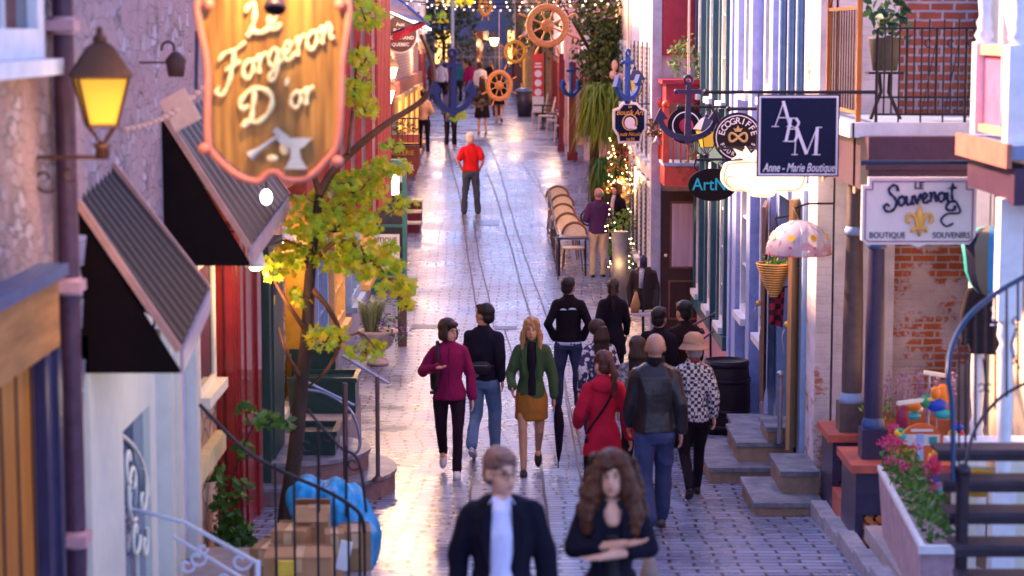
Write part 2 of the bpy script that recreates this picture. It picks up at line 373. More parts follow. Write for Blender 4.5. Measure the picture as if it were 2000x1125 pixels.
sdir = V((math.sin(SUN_AZ) * math.cos(SUN_EL), math.cos(SUN_AZ) * math.cos(SUN_EL), math.sin(SUN_EL)))
so.rotation_euler = sdir.to_track_quat('Z', 'Y').to_euler()
S.view_settings.view_transform = 'Standard'; S.view_settings.look = 'None'; S.view_settings.exposure = 2.3; S.view_settings.gamma = 1
def lamp(loc, col, e, r=.06, name='lamp_light'):
    l = bpy.data.lights.new(name, 'POINT'); l.color = col; l.energy = e; l.shadow_soft_size = r
    o = link(bpy.data.objects.new(name, l)); o.location = V(loc); return o
def spot(loc, to, col, e, ang, name='spot_light', r=.05):
    l = bpy.data.lights.new(name, 'SPOT'); l.color = col; l.energy = e; l.spot_size = ang; l.spot_blend = .6; l.shadow_soft_size = r
    o = link(bpy.data.objects.new(name, l)); o.location = V(loc); o.rotation_euler = (V(loc) - V(to)).to_track_quat('Z', 'Y').to_euler(); return o
# ================================================================ ground and street
def sheet(xl, xr, ys, dz, nx=1):
    mb = MB(); vs = []
    for y in ys:
        a, b = (xl(y) if callable(xl) else xl), (xr(y) if callable(xr) else xr)
        vs += [(a + (b - a) * i / nx, y, gz(y) + dz) for i in range(nx + 1)]
    n = nx + 1
    mb.add(vs, [(j * n + i, j * n + i + 1, (j + 1) * n + i + 1, (j + 1) * n + i) for j in range(len(ys) - 1) for i in range(nx)], True)
    return mb
struct('ground', sheet(-300, 300, [-20, -5, 0, 5] + [8 + i * 1.0 for i in range(110)] + [130, 160, 250, 400], -.012), M('ground_dirt', (.1, .095, .09), .9))
def paver():
    m, nt, b, N, L = nt_('street_pavers')
    tc = N.new('ShaderNodeTexCoord'); nd = N.new('ShaderNodeTexNoise'); nd.inputs['Scale'].default_value = .35; nd.inputs['Detail'].default_value = 3; L.new(tc.outputs['Object'], nd.inputs['Vector'])
    va = N.new('ShaderNodeVectorMath'); va.operation = 'MULTIPLY_ADD'; va.inputs[1].default_value = (.5, .12, 0); L.new(nd.outputs['Color'], va.inputs[0]); L.new(tc.outputs['Object'], va.inputs[2])
    br = N.new('ShaderNodeTexBrick'); br.inputs['Scale'].default_value = 1; br.inputs['Brick Width'].default_value = .36; br.inputs['Row Height'].default_value = .15
    br.inputs['Mortar Size'].default_value = .019; br.inputs['Mortar Smooth'].default_value = .5; br.inputs['Bias'].default_value = 0
    br.inputs['Color1'].default_value = (.19, .23, .37, 1); br.inputs['Color2'].default_value = (.33, .37, .54, 1); br.inputs['Mortar'].default_value = (.03, .014, .03, 1)
    L.new(va.outputs[0], br.inputs['Vector'])
    n1 = N.new('ShaderNodeTexNoise'); n1.inputs['Scale'].default_value = .8; n1.inputs['Detail'].default_value = 8; n1.inputs['Roughness'].default_value = .62; L.new(tc.outputs['Object'], n1.inputs['Vector'])
    r1 = N.new('ShaderNodeValToRGB'); r1.color_ramp.elements[0].position = .34; r1.color_ramp.elements[0].color = (.5, .48, .52, 1); r1.color_ramp.elements[1].position = .6; L.new(n1.outputs['Fac'], r1.inputs[0])
    mx = N.new('ShaderNodeMix'); mx.data_type = 'RGBA'; mx.blend_type = 'MULTIPLY'; mx.inputs[0].default_value = .6; L.new(br.outputs['Color'], mx.inputs[6]); L.new(r1.outputs[0], mx.inputs[7])
    L.new(mx.outputs[2], b.inputs['Base Color'])
    mr = N.new('ShaderNodeMapRange'); mr.inputs['From Min'].default_value = .3; mr.inputs['From Max'].default_value = .7; mr.inputs['To Min'].default_value = .16; mr.inputs['To Max'].default_value = .42
    L.new(n1.outputs['Fac'], mr.inputs['Value']); L.new(mr.outputs[0], b.inputs['Roughness']); b.inputs['Specular IOR Level'].default_value = .7
    n2 = N.new('ShaderNodeTexNoise'); n2.inputs['Scale'].default_value = 9; n2.inputs['Detail'].default_value = 5; L.new(tc.outputs['Object'], n2.inputs['Vector'])
    ad = N.new('ShaderNodeMath'); ad.operation = 'MULTIPLY_ADD'; ad.inputs[1].default_value = -1.2; L.new(br.outputs['Fac'], ad.inputs[0]); L.new(n2.outputs['Fac'], ad.inputs[2])
    bp = N.new('ShaderNodeBump'); bp.inputs['Strength'].default_value = .5; bp.inputs['Distance'].default_value = .012; L.new(ad.outputs[0], bp.inputs['Height']); L.new(bp.outputs[0], b.inputs['Normal'])
    return m
PAV = paver()
def lin(pts):
    def f(y):
        if y <= pts[0][0]: return pts[0][1]
        for (a, p), (b, q) in zip(pts, pts[1:]):
            if y <= b: return p + (q - p) * (y - a) / (b - a)
        return pts[-1][1]
    return f
XL = lin([(0, -2.65), (45, -2.62), (60, -2.7), (75, -3.3), (90, -3.9), (110, -4.6)])
XR = lin([(0, 4.2), (16, 4.2), (21, 3.1), (35, 3.1), (44, 2.7), (56, 2.2), (75, 1.3), (90, .6), (110, 0)])
YS = [-10, -4, 0, 3, 6] + [8 + i * .5 for i in range(190)] + [105, 112]
struct('street', sheet(XL, XR, YS, 0, 10), PAV)
# long paving joints that wander down the street (real narrow recessed strips laid 4 mm proud of the sheet)
JD = M('dark_joint', (.05, .022, .03), .45)
def joint(pix, wd):
    pts = [gp(a, b) for a, b in pix]; c = cat_([(p.x, p.y, 0) for p in pts], 8); mb = MB(); vs = []
    for i, p in enumerate(c):
        j = .012 * noise.noise(V((p.y * 1.5, wd * 90, 0)))
        vs += [(p.x - wd / 2 + j, p.y, gz(p.y) + .004), (p.x + wd / 2 + j, p.y, gz(p.y) + .004)]
    mb.add(vs, [(2 * i, 2 * i + 1, 2 * i + 3, 2 * i + 2) for i in range(len(c) - 1)]); return mb
for pix, wd in [([(875, 290), (883, 330), (897, 380), (905, 430), (914, 500), (924, 560), (932, 620)], .035),
                ([(925, 430), (935, 500), (952, 570), (965, 640)], .03), ([(948, 330), (968, 380), (985, 440), (1003, 500), (1018, 560), (1045, 640)], .035),
                ([(952, 280), (975, 330), (1000, 420), (1025, 500), (1050, 570), (1075, 640), (1095, 700), (1110, 780), (1130, 860), (1150, 960), (1170, 1120)], .03),
                ([(985, 640), (1003, 700), (1030, 780), (1050, 860), (1062, 960), (1085, 1115)], .03), ([(940, 700), (935, 790), (925, 900), (915, 1000), (905, 1120)], .028),
                ([(1040, 330), (1062, 380), (1082, 430), (1100, 500)], .025), ([(1085, 640), (1100, 740), (1120, 860), (1140, 980)], .026), ([(990, 285), (1040, 350), (1075, 400)], .022)]:
    struct('paving_joint', joint(pix, wd * .95), JD)
def cross_strip(px0, px1, py, d, dz=.006, mat=None, nm='drain_grate'):
    a, b = gp(px0, py), gp(px1, py); mb = MB()
    mb.add([(a.x, a.y, gz(a.y) + dz), (b.x, b.y, gz(b.y) + dz), (b.x, b.y + d, gz(b.y + d) + dz), (a.x, a.y + d, gz(a.y + d) + dz)], [(0, 1, 2, 3)])
    return struct(nm, mb, mat or IRON)
cross_strip(802, 880, 642, .35, mat=M('drain_iron', (.06, .06, .08), .4, .5)); cross_strip(965, 1010, 644, .3, mat=MATS['drain_iron'])
cross_strip(935, 975, 440, .6, mat=M('manhole_iron', (.16, .17, .26), .35, .4), nm='manhole_cover')
# ================================================================ facade helpers
class Fac:
    """a street wall running in depth at X; side = +1 when it looks towards +X"""
    def __init__(s, side, X): s.s = side; s.X = X
    def b(s, mb, o0, o1, y0, y1, z0, z1): return mb.box(s.X + s.s * o0, s.X + s.s * o1, y0, y1, z0, z1)
def window(par, f, y0, y1, z0, z1, fm, gm=None, mx=1, mz=2, ft=.07, dp=.05, name='window', sill=True, shut=None):
    mb = MB(); 
    f.b(mb, 0, dp, y0, y0 + ft, z0, z1); f.b(mb, 0, dp, y1 - ft, y1, z0, z1); f.b(mb, 0, dp, y0 + ft, y1 - ft, z1 - ft, z1); f.b(mb, 0, dp, y0 + ft, y1 - ft, z0, z0 + ft)
    for i in range(1, mx + 1):
        y = y0 + (y1 - y0) * i / (mx + 1); f.b(mb, .003, dp - .015, y - .015, y + .015, z0 + ft, z1 - ft)
    for i in range(1, mz + 1):
        z = z0 + (z1 - z0) * i / (mz + 1); f.b(mb, .005, dp - .02, y0 + ft, y1 - ft, z - .013, z + .013)
    w_ = part(name, mb, fm, par)
    part('pane', f.b(MB(), -.02, .012, y0 + ft, y1 - ft, z0 + ft, z1 - ft), gm or GL, w_)
    if sill: part('sill', f.b(MB(), 0, dp + .09, y0 - .06, y1 + .06, z0 - .09, z0 - .003), fm, w_)
    if shut:
        for ya, yb in ((y0 - (y1 - y0) * .5, y0 - .02), (y1 + .02, y1 + (y1 - y0) * .5)):
            m2 = f.b(MB(), 0, .045, ya, yb, z0, z1)
            k = int((z1 - z0) / .09)
            for i in range(k): f.b(m2, .045, .058, ya + .05, yb - .05, z0 + .05 + i * (z1 - z0 - .1) / k, z0 + .05 + (i + .55) * (z1 - z0 - .1) / k)
            part('shutter', m2, shut, w_)
    return w_
def bld(name, label, f, y0, y1, z1, wall, z0=-.5, depth=4.5, roofm=None, cat='building', cornice=None, group=None):
    t = T(name, label, cat, (f.X - f.s * depth / 2, (y0 + y1) / 2, gz((y0 + y1) / 2)), group)
    part('wall', f.b(MB(), -depth, 0, y0, y1, z0, z1), wall, t)
    part('roof', f.b(MB(), -depth - .1, .12, y0 - .003, y1 + .003, z1 + .003, z1 + .16), roofm or M('slate_roof', (.06, .06, .075), .6), t)
    if cornice:
        mb = MB(); f.b(mb, .002, .1, y0 + .01, y1 - .01, z1 - .2, z1 - .01); f.b(mb, .002, .17, y0 + .01, y1 - .01, z1 - .08, z1 - .012); part('cornice', mb, cornice, t)
    return t
# ================================================================ LEFT SIDE
WASH = STONE('limewashed_rubble', [(.2, .12, .1), (.3, .22, .22), (.42, .34, .36)], 6.5, (.13, .09, .09), (.32, .2, .19), .49)
WASH2 = STONE('blue_limewash_rubble', [(.2, .14, .14), (.34, .27, .3), (.46, .42, .5)], 5.5, (.16, .11, .13), (.36, .24, .26), .47)
f = Fac(1, -2.65)
t = bld('stone_house', 'near left limewashed rubble stone house with wooden door and purple downpipe', f, 8.6, 12.95, 9, WASH, cat='house')
w_ = window(t, f, 10.2, 11.95, 5.05, 6.6, WHITE, GL, 1, 2, .16, .07)
part('storefront_window', f.b(MB(), .002, .03, 10.7, 11.4, 5.4, 6.4), M('pinkish_curtain', (.5, .3, .28), .8), w_)
d = part('door', f.b(MB(), .0, .03, 9.4, 11.62, 1.0, 3.42), ORANGEW, t)
mb = MB()
for y in (9.8, 10.15, 10.5, 10.85, 11.2, 11.55): f.b(mb, .03, .04, y - .012, y + .012, 1.0, 3.4)
part('door_groove', mb, DARKWOOD, d)
part('door_frame', f.b(f.b(MB(), 0, .1, 11.62, 11.86, 1.0, 3.45), .1, .13, 11.8, 11.9, 1.0, 3.44), NAVY, t)
part('lintel', f.b(MB(), 0, .12, 9.2, 11.92, 3.45, 3.84), M('old_wood_lintel', (.38, .16, .045), .6, var=.35, scale=3, stretch=(5, .5, 5)), t)
part('flashing', f.b(MB(), 0, .17, 9.1, 11.96, 3.845, 3.91), M('blue_zinc', (.08, .12, .25), .4, .3), t)
# downpipe
t = T('downpipe', 'tall purple downpipe on the near left stone corner', 'drainpipe', (-2.58, 12.35, gz(12.3)))
part('pipe', MB().cyl((-2.57, 12.4, .9), (-2.57, 12.4, 7), .062, n=16), M('purple_pipe', (.075, .035, .06), .4, .2, var=.3), t)
for z in (2.2, 3.7, 5.2): part('clamp', MB().box(-2.65, -2.49, 12.3, 12.5, z, z + .06).cyl((-2.57, 12.4, z - .02), (-2.57, 12.4, z + .08), .075), M('pink_clamp', (.5, .28, .3), .5), t)
# quoin rock strip
mb = MB()
for i in range(22):
    z = .85 + i * .19; w0 = random.uniform(.02, .06)
    mb.obox((-2.65 + w0 / 2, 12.75 + random.uniform(-.05, .05), z), (w0, random.uniform(.22, .4), .18), Matrix.Rotation(random.uniform(-.15, .15), 3, 'Y') @ rotz(random.uniform(-.2, .2)))
one('stone_quoin', mb, STONE('purple_rubble', [(.12, .08, .12), (.2, .16, .24), (.32, .28, .4)], 5), 'rough purple grey stone corner beside the white shopfront', 'stonework')
# white shopfront building
WS = M('white_gloss_shopfront', (.66, .65, .55), .35, var=.06, bump=.04)
t = bld('white_shopfront', 'left shop with white doorway, scroll grille and two corrugated awnings', f, 12.96, 18.66, 7, WASH2, cat='shop')
mb = MB(); f.b(mb, .003, .06, 13.0, 14.1, .8, 3.35); f.b(mb, .003, .06, 14.1, 15.1, 2.55, 3.35); f.b(mb, .003, .07, 15.1, 15.35, .8, 3.35)
f.b(mb, .003, .16, 15.5, 15.62, .8, 3.3); f.b(mb, .003, .12, 16.1, 16.3, .8, 3.3); f.b(mb, .003, .16, 16.75, 16.95, .8, 3.3); f.b(mb, .003, .05, 15.62, 16.75, .8, 3.3)
part('door_surround', mb, WS, t)
part('door_panel', f.b(f.b(MB(), .003, .04, 15.352, 15.498, .8, 3.3), .05, .075, 16.32, 16.73, 1.1, 3.0), M('lilac_panel', (.45, .45, .62), .5), t)
dg = part('door_glass', f.b(MB(), .003, .02, 14.1, 15.1, .8, 2.548), GLB, t)
g = MB()
for (y, z, r0, a0, a1) in [(14.5, 2.1, .26, -1, 5), (14.85, 1.95, .2, 2, 7.5), (14.55, 1.75, .18, 0, 6), (14.9, 1.6, .13, 1, 7), (14.35, 2.3, .16, 0, 5)]:
    g.tube(spiral((-2.6, y, z), Y_, Z_, .02, r0, a0, a1, 20), .016, 6)
g.tube([(-2.6, 14.12 + .96 * (1 - math.cos(a)) / 2 * 1, 1.9 + .62 * math.cos(a * .5)) for a in [i * PI / 12 for i in range(13)]], .014, 6)
g.bar((-2.6, 14.6, .9), (-2.6, 14.6, 1.6), .02)
part('scroll_grille', g, CREAM, t)
def awning(name, label, y0, y1, xo, zt0, zb0, zt1, zb1, ribs=9):
    t = T(name, label, 'awning', (-2.5, (y0 + y1) / 2, zb0))
    X = -2.65; n = ribs * 8; vs = []; cm = M('corrugated_dark_metal', (.012, .005, .005), .4, 0, var=.3, spec=.28)
    for i in range(n + 1):
        k = i / n; y = y0 + (y1 - y0) * k; c = .022 * math.cos(k * ribs * 2 * PI)
        vs += [(X, y, zt0 + (zt1 - zt0) * k + c), (xo, y, zb0 + (zb1 - zb0) * k + c)]
    mb = MB().add(vs, [(2 * i, 2 * i + 1, 2 * i + 3, 2 * i + 2) for i in range(n)], True)
    vs2 = [(a, b_, c - .015) for a, b_, c in vs]; mb.add(vs2, [(2 * i + 2, 2 * i + 3, 2 * i + 1, 2 * i) for i in range(n)], True)
    part('roof_sheet', mb, cm, t)
    h = .1; zb0 -= .04; zb1 -= .04
    part('side_panel', MB().prism([(0, 0), (0, 1), (1, (zb0 - zb0 + h * .2)), (1, 0)], (X, y0, zb0 - h), V((xo - X, 0, 0)), V((0, 0, zt0 - zb0 + h)), V((0, .012, 0))), M('black_side_panel', (.008, .003, .003), .6, spec=.1), t)
    part('side_panel', MB().prism([(0, 0), (0, 1), (1, h * .2), (1, 0)], (X, y1 - .02, zb1 - h), V((xo - X, 0, 0)), V((0, 0, zt1 - zb1 + h)), V((0, .012, 0))), MATS['black_side_panel'], t)
    part('edge_trim', MB().bar((X, y0 - .012, zt0 + .04), (xo, y0 - .012, zb0 + .04), .03, .045), M('lamplit_edge_trim', (.55, .27, .2), .45), t)  # peach lamplight along the awning edges is put into the trim colour
    part('edge_trim', MB().bar((X, y1 + .012, zt1 + .04), (xo, y1 + .012, zb1 + .04), .03, .045), MATS['lamplit_edge_trim'], t)
    part('valance', MB().hexa([(xo, y0, zb0 - h), (xo + .02, y0, zb0 - h), (xo + .02, y1, zb1 - h), (xo, y1, zb1 - h), (xo, y0, zb0 + .03), (xo + .02, y0, zb0 + .03), (xo + .02, y1, zb1 + .03), (xo, y1, zb1 + .03)]), M('pale_valance', (.42, .3, .32), .5), t)
    return t
awning('metal_awning', 'near corrugated dark awning over the white doorway', 13.0, 14.25, -2.03, 4.16, 3.26, 4.28, 3.49)
awning('metal_awning', 'far corrugated dark awning behind the big wooden sign', 16.3, 19.2, -2.0, 4.55, 3.56, 4.62, 3.74, 11)
# stone strip with window
STW = STONE('warm_rubble', [(.35, .16, .08), (.5, .3, .15), (.55, .42, .3)], 2.6, (.2, .12, .1))
t = T('rubble_pier', 'warm lit rubble stone pier between white post and red pilaster', 'wall', (-2.6, 17.8, gz(17.8)))
part('pier', f.b(MB(), .002, .05, 16.96, 18.66, .5, 3.5), STW, t)
window(t, Fac(1, -2.6), 17.5, 18.5, 2.2, 3.3, CREAM, GL, 0, 1, .05, .03)
part('pier_ledge', f.b(MB(), .05, .14, 17.0, 18.6, 1.55, 1.72), M('cream_ledge', (.6, .5, .25), .6), t)
# red shopfront
f3 = Fac(1, -2.66)
t = bld('red_shopfront', 'left shop with glossy red pilasters and dark green frames', f3, 18.68, 24.4, 6.9, BRICK('rosy_brick', (.42, .16, .12), (.5, .2, .16), (.4, .3, .3)), cat='shop')
mb = MB(); f3.b(mb, .003, .23, 18.75, 20.5, .4, 3.55); f3.b(mb, .23, .26, 18.85, 19.05, .5, 3.5); f3.b(mb, .23, .26, 19.25, 19.45, .5, 3.5); f3.b(mb, .23, .26, 20.1, 20.4, .5, 3.5)
mb.box(-2.63, -2.55, 18.7, 18.75, .5, 3.5).box(-2.52, -2.45, 18.71, 18.75, .5, 3.5)
part('pilaster', mb, REDP, t)
part('pilaster', f3.b(f3.b(MB(), .003, .28, 20.9, 22.2, .4, 3.1), .28, .3, 21.1, 22.0, .5, 3.0), GREENP, t)
part('fascia', f3.b(MB(), .003, .3, 18.75, 24.3, 3.552, 4.1), M('red_brown_fascia', (.3, .05, .03), .5), t)
part('shop_glass', f3.b(MB(), .003, .05, 20.5, 20.9, .5, 3.5), GL, t)
part('stone_infill', f3.b(MB(), .003, .08, 22.2, 24.3, .3, 3.55), STW, t)
ff = Fac(1, -2.58); window(t, ff, 22.5, 23.6, 1.1, 2.9, CREAM, GLW, 1, 2, .08)
# yellow framed shop and striped siding house
f4 = Fac(1, -2.64)
sidm = None
def stripes():
    m, nt, b, N, L = nt_('red_cream_siding'); tc = N.new('ShaderNodeTexCoord'); sp = N.new('ShaderNodeSeparateXYZ'); L.new(tc.outputs['Object'], sp.inputs[0])
    a = N.new('ShaderNodeMath'); a.operation = 'MULTIPLY'; a.inputs[1].default_value = 1.7; L.new(sp.outputs['Y'], a.inputs[0])
    fr = N.new('ShaderNodeMath'); fr.operation = 'FRACT'; L.new(a.outputs[0], fr.inputs[0])
    gt = N.new('ShaderNodeMath'); gt.operation = 'GREATER_THAN'; gt.inputs[1].default_value = .62; L.new(fr.outputs[0], gt.inputs[0])
    mx = N.new('ShaderNodeMix'); mx.data_type = 'RGBA'; L.new(gt.outputs[0], mx.inputs[0]); mx.inputs[6].default_value = (.5, .06, .035, 1); mx.inputs[7].default_value = (.72, .5, .38, 1)
    L.new(mx.outputs[2], b.inputs['Base Color']); b.inputs['Roughness'].default_value = .55; return m
SID = stripes()
t = bld('striped_house', 'left house clad in vertical red and cream boards behind the maple', f4, 24.42, 39.9, 6.6, SID, cat='house')
for y in np.arange(24.6, 39.8, .59): pass
mb = MB(); f4.b(mb, .003, .3, 24.45, 25.0, .2, 3.3); f4.b(mb, .003, .2, 25.3, 26.1, .2, 3.3)
part('door_frame', mb, M('ochre_gloss_frame', (.55, .27, .02), .3, coat=.4), t)
dd = part('door', f4.b(MB(), .003, .14, 26.12, 27.1, .2, 2.5), ORANGEW, t); part('handle', f4.b(MB(), .14, .18, 26.3, 26.4, 1.2, 1.6), GOLD, dd)
part('shop_wall', f4.b(MB(), .003, .03, 27.12, 39.8, -.2, 3.0), M('grey_blue_board', (.3, .33, .45), .6), t)
fx = Fac(1, -2.6)
for k, (ya, yb) in enumerate([(27.6, 29.2), (30.2, 32.2), (33.4, 35.4), (36.4, 38.8)]):
    window(t, fx, ya, yb, .9, 2.6, [BLUEP, M('ochre_frame', (.62, .4, .15), .5), BLUEP, MATS['ochre_frame']][k], GLW if k % 2 else GL, 2, 2, .14, .09)
for ya in (26.5, 30.5, 34.5): window(t, f4, ya, ya + 1.2, 4.4, 6.1, WHITE, GL, 1, 2, .12, .08)
part('cornice', f4.b(MB(), .003, .3, 24.5, 39.85, 3.302, 3.5), MATS['red_brown_fascia'], t)
f5 = Fac(1, -2.62)
t = bld('teal_shopfront', 'left shop with teal frames where the white lettered board hangs', f5, 39.92, 44.9, 8, M('orange_stucco', (.6, .28, .15), .8), cat='shop')
mb = MB(); [f5.b(mb, .003, .2, y, y + .3, .1, 3.0) for y in (40, 41.4, 43)]; f5.b(mb, .003, .24, 40, 44.6, 3.002, 3.35); f5.b(mb, .003, .19, 40.3, 43, 1.0, 1.15); f5.b(mb, .003, .21, 40.1, 44.5, .1, .7)
part('shop_frame', mb, TEAL, t); part('shop_glass', f5.b(MB(), .004, .1, 40.2, 44.3, .7, 3.0), GL, t)
window(t, f5, 41, 42.2, 4.4, 6.2, CREAM, GLW, 1, 2, .12, .08)
# box turning towards the camera: the end of the teal shop window
t = T('teal_bay_window', 'teal framed bay window looking down the street above the stone urn', 'bay window', (-2.3, 39.7, gz(39.7)))
mb = MB(); mb.box(-2.62, -1.96, 39.5, 39.9, .3, .95); 
for x in (-2.62, -2.02): mb.box(x, x + .07, 39.5, 39.9, .95, 2.72)
mb.box(-2.62, -1.95, 39.49, 39.9, 2.72, 2.84).box(-2.55, -2.02, 39.52, 39.57, 2.2, 2.27).box(-2.55, -2.02, 39.52, 39.57, 1.6, 1.65)
part('frame', mb, TEAL, t); part('pane', MB().box(-2.55, -2.02, 39.58, 39.62, .95, 2.72), GL, t)
f6 = Fac(1, -2.6)
t = bld('rose_brick_house', 'mid distance left brick house with lit shop windows behind the lanterns', f6, 44.92, 60, 9, BRICK('rose_brick_far', (.45, .2, .15), (.55, .3, .24), (.5, .4, .38)), cat='house', cornice=WHITE)
part('shopfront', f6.b(MB(), .003, .12, 45, 59.8, 1, 4.1), M('maroon_board', (.25, .06, .06), .5), t)
for y in (45.6, 48.4, 51.2, 54, 56.8): window(t, Fac(1, -2.48), y, y + 1.9, 1.9 + (y - 45) * .03, 3.8, MATS['ochre_frame'], GLF, 1, 1, .1, .06)
for y in (46, 49, 52, 55, 58): window(t, f6, y, y + 1.1, 5, 7, WHITE, GLW if y == 46 else GL, 1, 2, .12, .08)
prev = 60.02
for k, (nm, lab, y1, X, z1, mt, fr) in enumerate([('ochre_house', 'far left ochre house beyond the brick one', 74, -2.95, 8.2, M('ochre_stucco', (.5, .34, .2), .8), WHITE),
        ('grey_stone_house', 'far left grey stone house near the end of the street', 90, -3.7, 9, M('grey_stone', (.26, .26, .32), .8, col2=(.36, .36, .42)), WHITE), ('plaster_house', 'furthest left plaster house closing the row', 109, -4.4, 9.5, M('pale_plaster', (.5, .46, .46), .8), BLUEP)]):
    fk = Fac(1, X); t = bld(nm, lab, fk, prev, y1, z1, mt, cat='house', cornice=WHITE)
    for y in np.arange(prev + 1, y1 - 2, 2.9):
        window(t, fk, y, y + 1.3, 5.2, 7, fr, GL, 1, 2, .12, .08); window(t, fk, y, y + 1.9, 2.9, 4.6, MAROON if k < 2 else TEAL, GLF if random.random() < .7 else GL, 1, 1, .12, .1, 'shop_window')
    prev = y1 + .02
# end of the street
t = T('end_house', 'dark blue grey house closing the far end of the street', 'house', (-3, 115, gz(115)))
part('wall', MB().box(-14, 8, 113, 119, 1, 14), M('blue_grey_stone', (.16, .2, .32), .8), t)  # plain blue grey stone for the end wall
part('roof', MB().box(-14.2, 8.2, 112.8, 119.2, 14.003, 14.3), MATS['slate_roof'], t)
rr_ = random.Random(4)
for x in np.arange(-6, 3, 1.9):
    for z in (3.4, 6.4, 9.2):
        mb = MB().box(x, x + 1.1, 112.93, 112.999, z, z + 1.9); w_ = part('window', mb, M('dull_blue_frame', (.18, .22, .32), .5), t); part('pane', MB().box(x + .1, x + 1, 112.9, 112.929, z + .1, z + 1.8), GLF if rr_.random() < .35 else GL, w_)
t = T('hill_stair', 'pale iron railed stair climbing at the far end of the street', 'staircase', (-1.8, 104, gz(104)))
mb = MB()
for i in range(12): mb.box(-3.2, -.6, 104 + i * .35, 104.35 + i * .35, 2.2, 2.7 + i * .17)
part('steps', mb, STEPST, t)
mb = MB()
for x in np.arange(-3.2, -.5, .3): mb.bar((x, 103.9, 3.2), (x, 103.9, 4.6), .04)
for z in (3.3, 3.95, 4.6): mb.bar((-3.2, 103.9, z), (-.5, 103.9, z), .05)
part('railing', mb, M('pale_blue_rail', (.35, .42, .6), .5), t)
# ================================================================ RIGHT SIDE
WBR = BRICK('whitewashed_brick_x', (.5, .2, .13), (.42, .15, .1), (.5, .42, .44), 'x', .2, .072, .01, (.62, .57, .64), .46, zramp=(.8, 2.6, -.12, .16))
WBRY = BRICK('whitewashed_brick_y', (.5, .2, .13), (.42, .15, .1), (.5, .42, .44), 'y', .2, .072, .014, (.66, .62, .7), .38)
RBR = BRICK('peeling_red_brick', (.5, .13, .045), (.4, .09, .03), (.48, .4, .4), 'x', .235, .075, .012, (.55, .45, .46), .57, washscale=1.6, zramp=(1.0, 2.4, .1, 0.0))
RBU = BRICK('upper_red_brick', (.38, .09, .055), (.3, .07, .05), (.36, .34, .42), 'x', .235, .085, .014)
# R2 brick building seen behind the porch columns
t = T('brick_building', 'peeling red brick building behind the porch columns on the right', 'building', (5, 21.2, gz(21)))
part('wall', MB().box(3.75, 8, 21.0, 25, 0, 4.3), RBR, t)
part('upper_wall', MB().box(3.62, 8, 20.98, 25, 4.302, 9), RBU, t)
part('white_pier', MB().box(3.16, 3.748, 20.95, 25, 0, 9), BRICK('white_pier_brick', (.6, .5, .5), (.55, .45, .48), (.42, .36, .4), 'x', .2, .072, .01, (.66, .6, .66), .3), t)
part('roof', MB().box(3.1, 8.1, 20.9, 25.1, 9.003, 9.2), MATS['slate_roof'], t)
part('window', MB().box(4.6, 5.4, 20.93, 20.979, 5.0, 6.6), NAVY, t)
# pillar R3 corner
fr = Fac(-1, 3.14)
t = bld('lilac_house', 'pale lilac row of shops on the right with whitewashed brick corner', fr, 21.2, 35.55, 9, M('lilac_stucco', (.4, .32, .5), .75, bump=.3, bscale=30), z0=-.4)
part('corner_pier', MB().box(2.985, 3.138, 20.96, 21.6, .35, 8.9), WBR, t, label='whitewashed brick corner pier with red brick showing low down')
part('brick_bay', MB().box(2.98, 3.138, 21.605, 24.0, 4.15, 8.9), WBRY, t)
for y in (22.1, 22.8, 23.5): part('blue_pilaster', MB().cyl((2.95, y, 4.4), (2.95, y, 8.8), .045).ell((2.95, y, 4.36), .075), M('deep_blue_pipe', (.05, .13, .27), .4), t)
mb = MB(); [fr.b(mb, .003, .14, y, y + w0, -.2, 8.9) for y, w0 in ((24.05, .3), (24.9, .35), (27.0, .42), (28.7, .5), (29.5, .3))]
part('pilaster', mb, M('pale_blue_paint', (.27, .38, .68), .5), t)
mb = MB(); [fr.b(mb, .003, .15, y, y + .16, .9, 8.9) for y in (30.2, 31.2, 32.2, 33.2, 34.2, 35.2)]; fr.b(mb, .003, .17, 30.1, 35.5, .7, .9); fr.b(mb, .003, .2, 30.1, 35.5, 3.3, 3.7)
part('shop_frame', mb, M('deep_teal_paint', (.025, .1, .13), .4), t)
for y in (30.4, 32.3, 34.35):
    window(t, fr, y, y + .75, 1.0, 3.2, WHITE, GL, 0, 3, .09, .12); window(t, fr, y, y + .75, 4.2, 8.5, WHITE, GLW if y < 31 else GL, 0, 6, .09, .12)
for y in (25.4, 27.6): window(t, fr, y, y + .9, 1.5, 3.4, WHITE, GLB, 0, 2, .1, .1); window(t, fr, y, y + .9, 4.4, 8.3, WHITE, GLB, 0, 2, .16, .08)
part('base_board', fr.b(MB(), .003, .06, 29.9, 35.5, -.3, .69), M('pink_base', (.55, .3, .38), .7), t)
dw = part('doorway', fr.b(MB(), .003, .03, 22.0, 23.9, .4, 3.4), DARKWOOD, t)
part('door_casing', fr.b(fr.b(fr.b(MB(), .003, .2, 21.62, 21.9, .3, 3.6), .003, .16, 23.92, 24.04, .3, 3.6), .003, .18, 21.9, 23.92, 3.4, 3.6), BLUEP, t)
